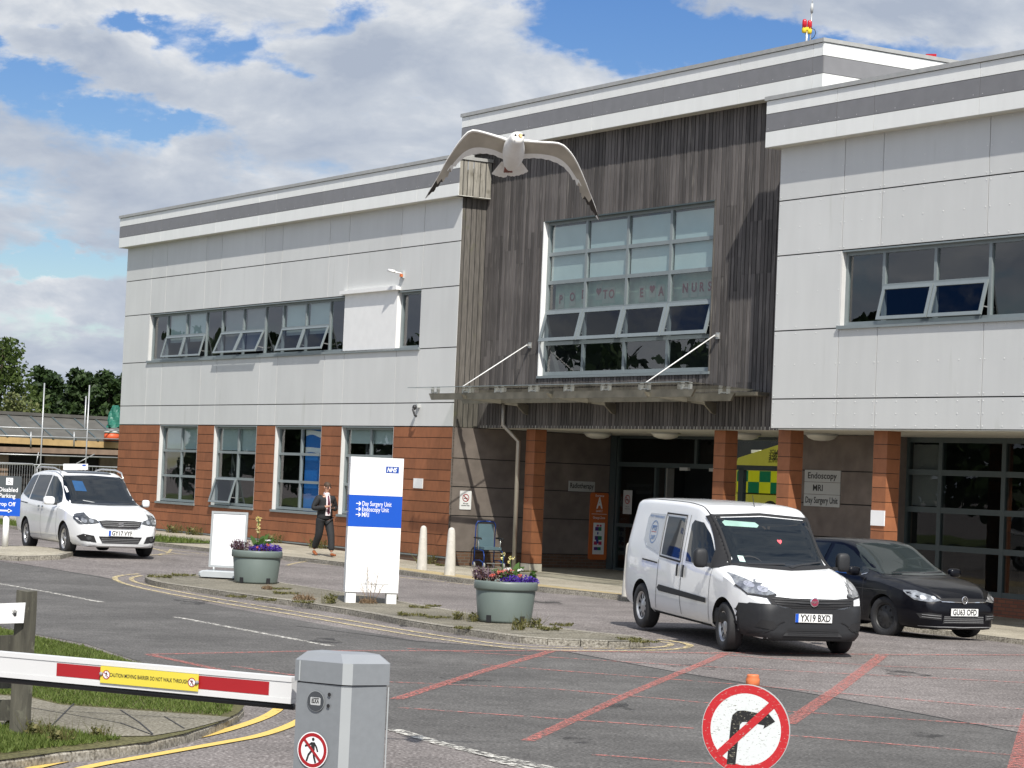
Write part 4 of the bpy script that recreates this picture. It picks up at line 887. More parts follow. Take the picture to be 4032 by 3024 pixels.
def pchip(xs, ys, x):
    xs = np.array(xs, float); ys = np.array(ys, float); h = np.diff(xs); d = np.diff(ys) / h; m_ = np.zeros(len(xs))
    for i in range(1, len(xs) - 1):
        if d[i - 1] * d[i] > 0: m_[i] = 2 * d[i - 1] * d[i] / (d[i - 1] + d[i])
    m_[0] = d[0]; m_[-1] = d[-1]
    i = int(min(max(np.searchsorted(xs, x) - 1, 0), len(h) - 1)); t = (x - xs[i]) / h[i]; t = min(max(t, 0), 1)
    return float((1 + 2 * t) * (1 - t) ** 2 * ys[i] + t * (1 - t) ** 2 * h[i] * m_[i] + t * t * (3 - 2 * t) * ys[i + 1] + t * t * (t - 1) * h[i] * m_[i + 1])
def car_shell(tab, paint):
    """tab rows: x, zbottom, zbelt, ztop, W (widest half width), Wb (belt), Wr (roof rail)"""
    tab = sorted(tab, key=lambda r: r[0]); xs = [r[0] for r in tab]; cols_ = list(zip(*tab))
    st = np.unique(np.concatenate([np.linspace(xs[0], xs[-1], 90), np.array(xs), xs[-1] - np.array([.01, .02, .035, .05, .07, .1, .13])]))
    rings = []
    for x in st:
        zb, zbt, zt, W, Wb, Wr = [pchip(xs, cols_[k], x) for k in range(1, 7)]
        zbt = min(zbt, zt - .015); h = zt - zbt; k = min(1, h / .25)
        zs_ = zt - .085 * k - .008
        p = [(0, zb), (W * .72, zb), (W * .90, zb + .015), (W * .965, zb + .07), (W * .99, zb + .2), (W, zb + .38 if zb + .38 < zbt - .1 else (zb + zbt) / 2), (W * .995, zbt - .13 if zbt - .13 > zb + .3 else zbt * .7 + zb * .3), (W * .985, zbt - .05), (Wb, zbt)]
        p = [q for q in p]
        zl = -1; fix = []
        for y, z in p:
            z = max(z, zl + .002); fix.append((y, z)); zl = z
        p = fix
        for s in (.2, .45, .7, .88, 1.0): p.append((Wb + (Wr - Wb) * s ** 1.15, zbt + (zs_ - zbt) * s if zs_ > zbt else zbt + (zt - .008 - zbt) * s * .6))
        z1 = p[-1][1]; y1 = p[-1][0]
        for a in (20, 42, 65, 85):
            r = math.radians(a); p.append((y1 - .16 * (1 - math.cos(r)) * max(k, .5), z1 + (zt - .012 - z1) * math.sin(r)))
        y2 = p[-1][0]
        for s in (.8, .5, .2): p.append((y2 * s, zt - .012 * s * s))
        p.append((0, zt)); rings.append((x, p))
    n = len(rings[0][1]); full = 2 * n - 2; vs = []; fs = []
    for x, p in rings:
        for y, z in p: vs.append((x, y, z))
        for y, z in p[-2:0:-1]: vs.append((x, -y, z))
    m_ = len(rings)
    for i in range(m_ - 1):
        for k in range(full): fs.append((i * full + k, i * full + (k + 1) % full, (i + 1) * full + (k + 1) % full, (i + 1) * full + k))
    # end caps split across the middle so they stay flat quads
    for i, rev in ((0, True), (m_ - 1, False)):
        for k in range(n - 1):
            a, b = i * full + k, i * full + k + 1; c, d = i * full + (full - k - 1) % full, i * full + (full - k) % full
            q = [a, b, c, d]; q = list(dict.fromkeys(q)); fs.append(tuple(q[::-1] if rev else q))
    mb = MB(); mb.add(vs, fs, paint, True); return mb
def cut_wheels(ob, wells, mat):
    """round wheel arches: subtract cylinders"""
    for x, z, r, y0, y1 in wells:
        for s_ in (1, -1):
            c = MB(); sg = 40
            vs = [(x + r * math.cos(2 * PI * k / sg), s_ * y, z + r * math.sin(2 * PI * k / sg)) for y in (y0, y1) for k in range(sg)]
            c.add(vs, [tuple(range(sg)), tuple(range(2 * sg - 1, sg - 1, -1))] + [(k, (k + 1) % sg, sg + (k + 1) % sg, sg + k) for k in range(sg)], mat)
            co = c.build('cutter'); co.data.materials[0] = mat
            md = ob.modifiers.new('b', 'BOOLEAN'); md.operation = 'DIFFERENCE'; md.object = co; md.solver = 'EXACT'; md.material_mode = 'TRANSFER'
            dg = bpy.context.evaluated_depsgraph_get(); me = bpy.data.meshes.new_from_object(ob.evaluated_get(dg)); ob.modifiers.clear(); ob.data = me
            bpy.data.objects.remove(co)
    return ob
def sharpen(ob, ang=38):
    bm = bmesh.new(); bm.from_mesh(ob.data)
    for e in bm.edges:
        if len(e.link_faces) == 2: e.smooth = e.calc_face_angle(0) < math.radians(ang)
    for f in bm.faces: f.smooth = True
    bm.to_mesh(ob.data); bm.free()
class Car:
    def __init__(s, name, label, pos, theta, tab, paint, wells, pitch=0.0):
        s.pos = Vector(pos); s.T = thing(name, label, 'car' if 'van' not in name else 'van', pos, theta - PI / 2); s.T.rotation_euler = (0, pitch, theta - PI / 2)
        mb = car_shell(tab, paint); s.body = mb.build('body', None, merge=True)
        s.body = cut_wheels(s.body, wells, M['well']); sharpen(s.body); s.body.parent = s.T
        me = s.body.data; s.bvh = BVHTree.FromPolygons([v.co.copy() for v in me.vertices], [tuple(p.vertices) for p in me.polygons])
    def over(s, name, pts, mode, mat, off=.005, grid=.05, side=0, parent=None, sm_=True, label=None):
        """a panel that lies on the body: outline given in side (x,z), front (y,z) or top (x,y) view"""
        bm = bmesh.new(); n = len(pts); bm.faces.new([bm.verts.new((p[0], p[1], 0)) for p in pts])
        for ax in (0, 1):
            lo = min(p[ax] for p in pts); hi = max(p[ax] for p in pts); k = math.ceil(lo / grid)
            while k * grid < hi:
                co = [0, 0, 0]; no = [0, 0, 0]; co[ax] = k * grid; no[ax] = 1
                bmesh.ops.bisect_plane(bm, geom=bm.verts[:] + bm.edges[:] + bm.faces[:], plane_co=co, plane_no=no); k += 1
        bm.verts.ensure_lookup_table(); bad = []
        for v in bm.verts:
            a, b = v.co.x, v.co.y
            if mode == 'side': o = Vector((a, side * 2.5, b)); d = Vector((0, -side, 0))
            elif mode == 'front': o = Vector((4, a, b)); d = Vector((-1, 0, 0))
            else: o = Vector((a, b, 4)); d = Vector((0, 0, -1))
            h, nn, _, _ = s.bvh.ray_cast(o, d)
            if h is None: bad.append(v); continue
            if nn.dot(d) > 0: nn = -nn
            v.co = h + nn * off * .6 - d * off * .6
        bmesh.ops.delete(bm, geom=bad, context='VERTS')
        for f in bm.faces: f.smooth = sm_
        bmesh.ops.recalc_face_normals(bm, faces=bm.faces)
        me = bpy.data.meshes.new(name); bm.to_mesh(me); bm.free(); me.materials.append(mat)
        o = bpy.data.objects.new(name, me); COL.objects.link(o); o.parent = parent or s.T
        if parent: o.matrix_parent_inverse = Matrix()
        if label: o['label'] = label
        return o
    def both(s, name, pts, mat, **kw):
        return [s.over(name, pts, 'side', mat, side=sd_, **kw) for sd_ in (-1, 1)]
    def mesh(s, name, mb, parent=None):
        o = mb.build(name, parent or s.T, world=False); return o
    def wheel(s, x, y, r, wd, steer=0, spokes=5, kind='alloy', rimr=.62):
        sd_ = 1 if y > 0 else -1
        R = Matrix.Rotation(steer, 3, 'Z'); c = Vector((x, y, r))
        tf = lambda *p: c + R @ Vector((p[0], p[1] * sd_, p[2]))
        rr = r * rimr; mb = MB(tf); h = wd / 2
        mb.lathe([(rr, -h), (r * .93, -h), (r * .985, -h * .8), (r, -h * .5), (r, h * .5), (r * .985, h * .82), (r * .93, h), (rr + .02, h), (rr, h * .85), (rr - .01, h * .6)], M['rubber'], axis='y', seg=36)
        mb.lathe([(0, -h * .2), (rr, -h * .2)], M['well'], axis='y', seg=24); to = s.mesh('wheel', mb)
        mb = MB(tf)
        rimm = M['alloy'] if kind != 'steel' else M['steelwheel']
        mb.lathe([(rr, h * .88), (rr * .94, h * .86), (rr * .90, h * .55), (rr * .88, -h * .1)], rimm, axis='y', seg=36)
        if kind == 'cover' or kind == 'steel':
            mb.lathe([(rr * .90, h * .5), (rr * .75, h * .62), (rr * .45, h * .58), (rr * .30, h * .72), (0, h * .78)], rimm, axis='y', seg=36)
            m_ = 8 if kind == 'steel' else 9
            for k in range(m_):
                a = 2 * PI * k / m_; ca, sa = math.cos(a), math.sin(a); q = rr * .68; ww = rr * (.09 if kind == 'steel' else .11); ll = rr * (.09 if kind == 'steel' else .17)
                pts = [(q * ca + ll * ca * i - ww * sa * j, h * .635, q * sa + ll * sa * i + ww * ca * j) for i, j in ((-1, -.7), (1, -1), (1, 1), (-1, .7))]
                mb.add(pts, [(0, 1, 2, 3)], M['well'])
        else:
            for k in range(spokes):
                for dlt in (-.10, .10):
                    a = 2 * PI * k / spokes + .3; a2 = a + dlt * 1.6
                    p0 = (rr * .12 * math.cos(a), h * .62, rr * .12 * math.sin(a)); p1 = (rr * .93 * math.cos(a2), h * .72, rr * .93 * math.sin(a2)); tx = -math.sin(a2), math.cos(a2)
                    w0, w1 = rr * .07, rr * .055
                    v = [(p0[0] - tx[0] * w0, p0[1], p0[2] - tx[1] * w0), (p0[0] + tx[0] * w0, p0[1], p0[2] + tx[1] * w0), (p1[0] + tx[0] * w1, p1[1], p1[2] + tx[1] * w1), (p1[0] - tx[0] * w1, p1[1], p1[2] - tx[1] * w1)]
                    mb.add(v + [(a_, b_ - .03, c_) for a_, b_, c_ in v], [(0, 1, 2, 3), (0, 1, 5, 4), (1, 2, 6, 5), (2, 3, 7, 6), (3, 0, 4, 7)], M['alloy'])
            mb.lathe([(rr * .22, h * .5), (rr * .2, h * .75), (0, h * .78)], M['alloy'], axis='y', seg=18)
        s.mesh('rim', mb, to)
    def plate(s, txt, x, z, blue=True, tilt=0.0, y=0.0):
        mb = MB(); mb.box(x - .01, x, y - .26, y + .26, z - .0555, z + .0555, M['platew'])
        if blue: mb.box(x, x + .001, y - .26, y - .215, z - .0555, z + .0555, M['plateb'])
        o = s.mesh('number_plate', mb); mb = MB()
        put_text(mb, txt, (x + .003, y + (.022 if blue else 0), z - .04), (0, 1, 0), (0, 0, 1), M['ink'], h=.086, w=.43 if blue else .46, align='c', bold=.022)
        lo = mb.build('lettering', o, world=False, recalc=False); return o
    def mirror(s, x, y, z, mat, arm=.1, sz=(.09, .12, .085)):
        sd_ = 1 if y > 0 else -1; mb = MB(); n1, n2 = 12, 18; vs = []; sg = lambda a: math.copysign(abs(a) ** .6, a)
        for i in range(n1 + 1):
            t = PI * i / n1
            for k in range(n2): a = 2 * PI * k / n2; vs.append((x + sz[0] * sg(math.sin(t)) * sg(math.cos(a)), y + sd_ * arm + sz[1] * sg(math.sin(t)) * sg(math.sin(a)), z + sz[2] * sg(math.cos(t))))
        mb.add(vs, [(i * n2 + k, (i + 1) * n2 + k, (i + 1) * n2 + (k + 1) % n2, i * n2 + (k + 1) % n2) for i in range(n1) for k in range(n2)], mat, True); o = s.mesh('door_mirror', mb)
        mb = MB(); mb.bar((x, y - sd_ * .04, z - sz[2] * .7), (x, y + sd_ * arm, z - sz[2] * .7), .06, .05, M['trim']); s.mesh('mirror_arm', mb, o)
def line2(pts, wd):
    """thin polygon round a 2D polyline"""
    pts = [Vector(p) for p in pts]; l = []; r = []; n = len(pts)
    for i, p in enumerate(pts):
        d = (pts[min(i + 1, n - 1)] - pts[max(i - 1, 0)]).normalized(); q = Vector((-d.y, d.x)) * wd / 2
        l.append(tuple(p + q)); r.append(tuple(p - q))
    return l + r[::-1]
# ---- white van
vz = gz(3.78, 32.1) + ROAD
V = Car('parked_van', 'white van with black lower bumper and a patient transfer sticker in its rear side window', (3.78, 32.1, vz), math.radians(17.4), [
    (-3.89, .42, 1.12, 1.54, .84, .83, .70), (-3.84, .34, 1.12, 1.79, .885, .87, .74), (-3.65, .28, 1.12, 1.87, .905, .89, .77), (-3.0, .26, 1.12, 1.90, .912, .895, .785), (-1.9, .26, 1.10, 1.912, .915, .895, .785), (-1.35, .26, 1.08, 1.89, .915, .895, .775), (-1.05, .26, 1.07, 1.80, .915, .89, .74), (-.75, .26, 1.07, 1.59, .915, .885, .70), (-.42, .26, 1.07, 1.29, .915, .875, .70), (-.22, .26, 1.05, 1.15, .915, .86, .72), (.1, .26, 1.00, 1.10, .912, .84, .71), (.4, .25, .90, 1.02, .865, .77, .66), (.62, .24, .81, .94, .79, .69, .60), (.75, .23, .76, .88, .73, .63, .55), (.83, .24, .71, .80, .68, .58, .50), (.87, .27, .66, .73, .62, .53, .45)],
    M['pwhite'], [(0, .33, .385, .52, 1.2), (-3.105, .33, .38, .52, 1.2)], math.radians(1.6))
Rz = .68
V.both('bumper', [(.36, .30), (.36, .50), (.44, .62), (.62, .70), (.85, .70), (.86, .27), (.5, .26), (.40, .27)], M['trim'], off=.012)
V.over('bumper', [(-.86, .245), (-.89, .5), (-.86, .68), (-.6, .70), (-.4, .66), (.4, .66), (.6, .70), (.86, .68), (.89, .5), (.86, .245)], 'front', M['trim'], off=.014, label='black front bumper of the van')
V.over('grille', [(-.62, .80), (-.58, .70), (-.3, .66), (.3, .66), (.58, .70), (.62, .80), (.3, .78), (-.3, .78)], 'front', M['blk2'], off=.018)
for k in range(3): V.over('grille_slat', line2([(-.56 + .02 * k, .765 - .03 * k), (0, .757 - .03 * k), (.56 - .02 * k, .765 - .03 * k)], .008), 'front', M['trim'], off=.028)
V.over('lower_grille', [(-.42, .30), (-.34, .40), (.34, .40), (.42, .30)], 'front', M['blk2'], off=.022)
for k in range(3): V.over('grille_slat', line2([(-.36, .325 + .025 * k), (.36, .325 + .025 * k)], .006), 'front', M['trim'], off=.03)
for s_ in (1, -1):
    V.over('headlamp', [(s_ * a, b) for a, b in ((.50, .83), (.62, .80), (.80, .82), (.86, .92), (.84, 1.04), (.74, .99), (.60, .90))], 'front', M['lampglass'], off=.010)
    V.over('headlamp', [(a, b) for a, b in ((.84, .80), (.70, .80), (.52, .88), (.40, .985), (.50, 1.00), (.70, .93), (.84, .85))], 'side', M['lampglass'], off=.010, side=s_)
    for yy, zz, rr_ in ((.62, .875, .05), (.73, .92, .05)): V.over('lamp_reflector', [(s_ * yy + rr_ * math.cos(t), zz + rr_ * .8 * math.sin(t)) for t in np.linspace(0, 2 * PI, 14, endpoint=False)], 'front', M['reflector'], off=.014)
    V.over('headlamp_surround', line2([(s_ * a, b) for a, b in ((.50, .82), (.62, .785), (.80, .80), (.87, .9))], .02), 'front', M['blk2'], off=.014)
    V.over('fog_recess', [(s_ * a, b) for a, b in ((.50, .42), (.56, .37), (.74, .40), (.70, .50), (.56, .48))], 'front', M['blk2'], off=.022)
V.over('bumper_crease', line2([(-.78, .30), (-.62, .36), (-.46, .47), (-.4, .49)], .012), 'front', M['blk2'], off=.024); V.over('bumper_crease', line2([(.78, .30), (.62, .36), (.46, .47), (.4, .49)], .012), 'front', M['blk2'], off=.024)
V.over('windscreen', [(-.70, 1.13), (-.735, 1.22), (-.70, 1.62), (-.66, 1.72), (0, 1.755), (.66, 1.72), (.70, 1.62), (.735, 1.22), (.70, 1.13), (0, 1.115)], 'front', M['cglass'], off=.006)
V.over('sun_strip', [(-.62, 1.665), (-.60, 1.62), (-.14, 1.61), (-.10, 1.64), (-.14, 1.675), (-.58, 1.69)], 'front', pm('pale_green_visor', (.25, .40, .34), .5), off=.009)
V.over('cowl_grille', [(-.74, 1.125), (0, 1.095), (.74, 1.125), (.74, 1.15), (0, 1.135), (-.74, 1.15)], 'front', M['blk2'], off=.010)
for a in (((-.5, 1.14), (.05, 1.15)), ((.05, 1.12), (.62, 1.19))): V.over('wiper', line2(a, .016), 'front', M['black'], off=.022)
V.over('hanging_heart', [(.12 + .035 * math.sin(t) ** 3, 1.44 + .035 * (.8125 * math.cos(t) - .3125 * math.cos(2 * t) - .125 * math.cos(3 * t))) for t in np.linspace(0, 2 * PI, 18, endpoint=False)], 'front', pm('pink_heart', (.7, .10, .12)), off=.010)
V.over('parking_card', [(-.58, 1.17), (-.50, 1.165), (-.50, 1.24), (-.58, 1.245)], 'front', pm('pale_card', (.45, .6, .55)), off=.010)
V.over('steering_wheel', line2([(-.42 + .16 * math.cos(t), 1.15 + .09 * math.sin(t)) for t in np.linspace(.2, PI - .2, 12)], .018), 'front', M['trim'], off=.009)
for s_ in (1, -1):
    pts = []
    for x in np.linspace(-.30, -1.06, 9):
        zt_ = V.bvh.ray_cast(Vector((x, s_ * .62, 4)), Vector((0, 0, -1)))[0].z; z_ = zt_ - .045
        h_ = V.bvh.ray_cast(Vector((x, s_ * 2.5, z_)), Vector((0, -s_, 0)))[0]; pts.append(h_ - Vector((0, s_ * .02, 0)))
    mb = MB(); mb.tube(pts, .030, M['blk2'], 8); V.mesh('windscreen_pillar', mb)
V.over('screen_edge', line2([(-.70, 1.745), (0, 1.785), (.70, 1.745)], .03), 'front', M['blk2'], off=.010)
# side glazing and trims
V.both('door_window', [(-.50, 1.15), (-.62, 1.10), (-1.0, 1.075), (-1.43, 1.09), (-1.45, 1.60), (-1.38, 1.66), (-1.12, 1.64), (-.90, 1.50), (-.72, 1.33)], M['cglass2'], off=.006)
V.both('pillar_trim', [(-.22, 1.14), (-.33, 1.08), (-.58, 1.06), (-.66, 1.30), (-.98, 1.64), (-1.12, 1.73), (-1.00, 1.76), (-.80, 1.63), (-.40, 1.31)], M['blk2'], off=.012)
V.both('side_window', [(-1.66, 1.10), (-2.36, 1.12), (-2.36, 1.66), (-1.70, 1.665)], M['cglass2'], off=.006)
V.both('side_window_frame', line2([(-1.62, 1.06), (-2.42, 1.09), (-2.42, 1.70), (-1.66, 1.705), (-1.62, 1.06)], .03), M['blk2'], off=.007)
V.both('stickered_window', [(-2.46, 1.12), (-3.0, 1.20), (-3.13, 1.30), (-3.13, 1.60), (-3.06, 1.67), (-2.46, 1.68)], pm('grey_film', (.42, .44, .46), .25, .04, coat=.6), off=.006)
V.over('door_seam', line2([(-1.54, 1.72), (-1.55, .95), (-1.56, .55), (-1.50, .28)], .012), 'side', M['seam'], off=.003, side=-1)
V.over('door_seam', line2([(-2.44, 1.04), (-2.46, .7), (-2.52, .3)], .012), 'side', M['seam'], off=.003, side=-1)
V.over('door_seam', line2([(-.46, 1.06), (-.50, .8), (-.5, .30)], .010), 'side', M['seam'], off=.003, side=-1)
V.both('slide_rail', line2([(-2.48, .985), (-3.1, 1.0)], .022), M['blk2'], off=.004)
V.both('rub_strip', [(-.58, .585), (-.58, .65), (-2.35, .69), (-2.42, .64), (-2.35, .60)], M['trim'], off=.012)
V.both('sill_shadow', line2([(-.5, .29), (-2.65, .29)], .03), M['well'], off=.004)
for x in (-1.44, -1.66):
    V.over('door_handle', [(x - .035 + .0, .86), (x + .035, .86), (x + .04, .94), (x + .035, 1.03), (x - .035, 1.03), (x - .04, .94)], 'side', M['trim'], off=.02, side=-1)
V.mirror(-.52, -.93, 1.19, M['trim'], .12, (.07, .095, .13)); V.mirror(-.52, .93, 1.19, M['trim'], .12, (.07, .095, .13))
V.plate('YX19 BXD', .905, .535)
mb = MB(); mb.lathe([(.062, -.01), (.062, .012), (.05, .016), (0, .016)], M['chrome'], (.895, 0, .745), axis='x', seg=24); o_ = V.mesh('badge', mb)
mb = MB(); mb.lathe([(.05, .018), (0, .019)], pm('dark_red_badge', (.22, .02, .05)), (.895, 0, .745), axis='x', seg=24); put_text(mb, 'FIAT', (.918, 0, .73), (0, 1, 0), (0, 0, 1), M['chrome'], h=.03, w=.075, align='c', bold=.02); V.mesh('badge_face', mb, o_)
for y, st_ in ((-.80, 0), (.80, 0)):
    V.wheel(0, y, .325, .20, -.10, kind='cover'); V.wheel(-3.105, y, .325, .20, 0, kind='cover')
mb = MB(); mb.tube([(-1.25, .02, 1.845), (-1.42, .05, 2.03)], [.008, .004], M['black'], 6); mb.ell((-1.25, .02, 1.85), (.05, .03, .015), M['black']); V.mesh('aerial', mb)
for y in (-.72, .72): V.over('roof_gutter', line2([(-.95, y * .985), (-1.3, y), (-3.6, y)], .014), 'top', M['blk2'], off=.004)
for y in (-.45, -.15, .15, .45): V.over('roof_rib', line2([(-1.6, y), (-3.6, y)], .02), 'top', M['pwhite'], off=.008)
# sticker writing on the near side rear window
def onside(car, txt, x, z, h, wd, mat, bold=.0, sd_=-1, off=.011):
    hit = car.bvh.ray_cast(Vector((x, sd_ * 2.5, z)), Vector((0, -sd_, 0))); p, nn = hit[0], hit[1]
    if nn.y * sd_ < 0: nn = -nn
    X = Vector((1, 0, 0)) if sd_ < 0 else Vector((-1, 0, 0)); Y = nn.cross(X); Y = Y if Y.z > 0 else -Y
    X = (X - nn * X.dot(nn)).normalized(); mb = MB(); put_text(mb, txt, p + nn * off, X, Y, mat, h=h, w=wd, align='c', bold=bold); return mb, p, nn, X, Y
M['stick'] = pm('blue_sticker', (.06, .16, .38), .4)
a1 = onside(V, 'PATIENT TRANSFER SERVICES', -2.78, 1.615, .032, .56, M['stick'], .01)[0]
a2, p, nn, X, Y = onside(V, 'PTS', -2.80, 1.43, .07, .17, M['stick'], .03)
put_text(a1, 'PTS', p + nn * .011, X, Y, M['stick'], h=.07, w=.17, align='c', bold=.03); put_text(a1, '24/7', p + nn * .011 - Y * .13, X, Y, M['stick'], h=.06, w=.16, align='c', bold=.02)
ring = [(math.cos(t), math.sin(t)) for t in np.linspace(0, 2 * PI, 30, endpoint=False)]; c0 = p + nn * .010 - Y * .02
a1.add([c0 + X * (.15 * a) + Y * (.165 * b) for a, b in ring] + [c0 + X * (.138 * a) + Y * (.153 * b) for a, b in ring], [(i, (i + 1) % 30, 30 + (i + 1) % 30, 30 + i) for i in range(30)], M['stick'])
a1.add([c0 - X * .1 - Y * .004, c0 + X * .1 - Y * .004, c0 + X * .1 + Y * .004, c0 - X * .1 + Y * .004], [(0, 1, 2, 3)], M['red']); V.mesh('window_sticker', a1)
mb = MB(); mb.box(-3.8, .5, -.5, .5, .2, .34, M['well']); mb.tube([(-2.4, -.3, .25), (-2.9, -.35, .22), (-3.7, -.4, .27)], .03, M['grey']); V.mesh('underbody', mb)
# ---- black hatchback
gzz = gz(6.62, 37.4) + ROAD - .02
Gc = Car('parked_car', 'black five door hatchback with black steel wheels parked behind the white van', (6.62, 37.4, gzz), math.radians(28.6), [
    (-3.375, .45, .80, .92, .72, .68, .58), (-3.33, .36, .86, 1.02, .82, .76, .60), (-3.15, .30, .95, 1.20, .87, .81, .60), (-2.8, .24, .95, 1.37, .89, .84, .615), (-2.2, .20, .93, 1.44, .895, .85, .63), (-1.6, .20, .92, 1.452, .895, .85, .63), (-1.2, .20, .91, 1.40, .895, .85, .62), (-.85, .20, .90, 1.24, .895, .845, .63), (-.5, .20, .90, 1.05, .895, .835, .66), (-.28, .20, .90, .955, .895, .82, .70), (.1, .20, .86, .92, .893, .80, .68), (.4, .20, .80, .865, .855, .75, .64), (.62, .19, .74, .81, .765, .66, .56), (.76, .18, .67, .745, .67, .57, .48), (.84, .19, .61, .68, .59, .50, .42), (.87, .22, .56, .62, .53, .45, .38)],
    M['pblack'], [(0, .31, .355, .52, 1.2), (-2.637, .31, .355, .52, 1.2)], math.radians(.6))
Gc.over('windscreen', [(-.66, .955), (-.69, 1.02), (-.585, 1.33), (-.53, 1.385), (0, 1.405), (.53, 1.385), (.585, 1.33), (.69, 1.02), (.66, .955), (0, .945)], 'front', M['cglassl'], off=.006)
Gc.both('door_window', [(-.56, .97), (-.66, .93), (-1.62, .95), (-1.60, 1.36), (-1.36, 1.345), (-1.12, 1.27), (-.8, 1.10)], M['cglass2'], off=.005)
Gc.both('rear_window', [(-1.72, .95), (-2.48, .98), (-2.52, 1.08), (-2.36, 1.30), (-2.2, 1.36), (-1.71, 1.365)], M['cglass2'], off=.005)
Gc.both('window_trim', line2([(-.56, .95), (-.66, .915), (-1.6, .935), (-2.5, .96)], .02), M['chrome'], off=.006)
for s_ in (1, -1):
    Gc.over('headlamp', [(s_ * a, b) for a, b in ((.42, .625), (.60, .60), (.76, .62), (.82, .70), (.74, .745), (.58, .69))], 'front', M['lampglass'], off=.008)
    Gc.over('headlamp', [(.82, .60), (.66, .63), (.50, .70), (.42, .755), (.56, .76), (.74, .70), (.84, .64)], 'side', M['lampglass'], off=.008, side=s_)
    for yy, rr_ in ((.53, .032), (.67, .04)): Gc.over('lamp_reflector', [(s_ * yy + rr_ * math.cos(t), .662 + rr_ * .8 * math.sin(t)) for t in np.linspace(0, 2 * PI, 14, endpoint=False)], 'front', M['reflector'], off=.012)
    Gc.over('fog_grille', [(s_ * a, b) for a, b in ((.42, .33), (.70, .35), (.74, .42), (.62, .44), (.42, .42))], 'front', M['blk2'], off=.006)
    for k in range(2): Gc.over('grille_slat', line2([(s_ * .44, .36 + .035 * k), (s_ * .69, .375 + .035 * k)], .007), 'front', M['grey'], off=.012)
Gc.over('grille', [(-.44, .615), (-.42, .66), (0, .665), (.42, .66), (.44, .615), (.42, .60), (-.42, .60)], 'front', M['blk2'], off=.006)
Gc.over('grille_slat', line2([(-.43, .612), (0, .606), (.43, .612)], .009), 'front', M['chrome'], off=.012)
Gc.over('lower_grille', [(-.40, .28), (-.38, .40), (.38, .40), (.40, .28)], 'front', M['blk2'], off=.006)
for k in range(4): Gc.over('grille_slat', line2([(-.38, .30 + .028 * k), (.38, .30 + .028 * k)], .006), 'front', M['grey'], off=.012)
Gc.over('bumper_lip', line2([(-.7, .235), (0, .225), (.7, .235)], .012), 'front', M['grey'], off=.008)
Gc.plate('GU63 OFD', .90, .455, blue=False)
mb = MB(); mb.lathe([(.058, 0), (.062, .008), (.05, .012), (.048, .006)], M['chrome'], (.885, 0, .64), axis='x', seg=24); mb.lathe([(.048, .004), (0, .004)], M['blk2'], (.885, 0, .64), axis='x', seg=24)
def bar2(mb, a, b, x, wd, mat):
    a = Vector(a); b = Vector(b); d = (b - a).normalized(); q = Vector((-d.y, d.x)) * wd / 2
    mb.add([(x, p.x, p.y) for p in (a + q, b + q, b - q, a - q)], [(0, 1, 2, 3)], mat)
for a, b in (((-.022, .69), (0, .648)), ((.022, .69), (0, .648)), ((-.042, .668), (-.020, .595)), ((-.020, .595), (0, .640)), ((0, .640), (.020, .595)), ((.020, .595), (.042, .668))): bar2(mb, a, b, .893, .008, M['chrome'])
Gc.mesh('badge', mb)
Gc.mirror(-.62, -.90, .98, M['pblack'], .10, (.07, .11, .07)); Gc.mirror(-.62, .90, .98, M['pblack'], .10, (.07, .11, .07))
Gc.over('door_seam', line2([(-1.66, .93), (-1.68, .5), (-1.60, .25)], .008), 'side', M['seam'], off=.002, side=-1); Gc.over('door_seam', line2([(-.50, .9), (-.50, .5), (-.46, .25)], .008), 'side', M['seam'], off=.002, side=-1)
Gc.both('crease', line2([(.1, .72), (-1.0, .72), (-3.0, .76)], .008), M['seam'], off=.002)
for y in (-.76, .76): Gc.wheel(0, y, .315, .19, .12, kind='steel', rimr=.66); Gc.wheel(-2.637, y, .315, .19, 0, kind='steel', rimr=.66)
for a in (((-.45, .97), (.1, .985)), ((.1, .965), (.6, 1.0))): Gc.over('wiper', line2(a, .014), 'front', M['black'], off=.016)
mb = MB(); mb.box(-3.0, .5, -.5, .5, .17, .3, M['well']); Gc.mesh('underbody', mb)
# ---- white people carrier
sz_ = gz(-8.33, 50.1) + ROAD
S = Car('parked_car', 'white people carrier with silver roof rails parked at the far left corner', (-8.33, 50.1, sz_), math.radians(26.6), [
    (-3.90, .50, .98, 1.08, .82, .76, .64), (-3.85, .38, 1.05, 1.25, .90, .84, .68), (-3.65, .32, 1.10, 1.52, .935, .88, .70), (-3.3, .26, 1.10, 1.68, .95, .90, .71), (-2.5, .22, 1.07, 1.74, .952, .905, .72), (-1.8, .22, 1.04, 1.735, .952, .905, .72), (-1.3, .22, 1.02, 1.66, .952, .90, .71), (-.9, .22, 1.0, 1.46, .952, .895, .70), (-.5, .22, 1.0, 1.235, .952, .885, .72), (-.2, .22, .99, 1.075, .952, .87, .75), (.1, .22, .95, 1.03, .95, .85, .73), (.4, .22, .88, .965, .91, .80, .69), (.65, .21, .81, .89, .85, .74, .63), (.80, .20, .74, .82, .79, .69, .59), (.90, .21, .66, .74, .73, .63, .54), (.95, .24, .59, .65, .66, .57, .49)],
    M['pwhite'], [(0, .33, .38, .55, 1.2), (-2.92, .33, .38, .55, 1.2)])
S.over('windscreen', [(-.72, 1.06), (-.75, 1.12), (-.67, 1.56), (-.62, 1.63), (0, 1.655), (.62, 1.63), (.67, 1.56), (.75, 1.12), (.72, 1.06), (0, 1.045)], 'front', M['cglass'], off=.006)
S.over('windscreen_card', [(-.52, 1.32), (-.28, 1.315), (-.28, 1.52), (-.50, 1.53)], 'front', pm('blue_card', (.008, .06, .16)), off=.009)
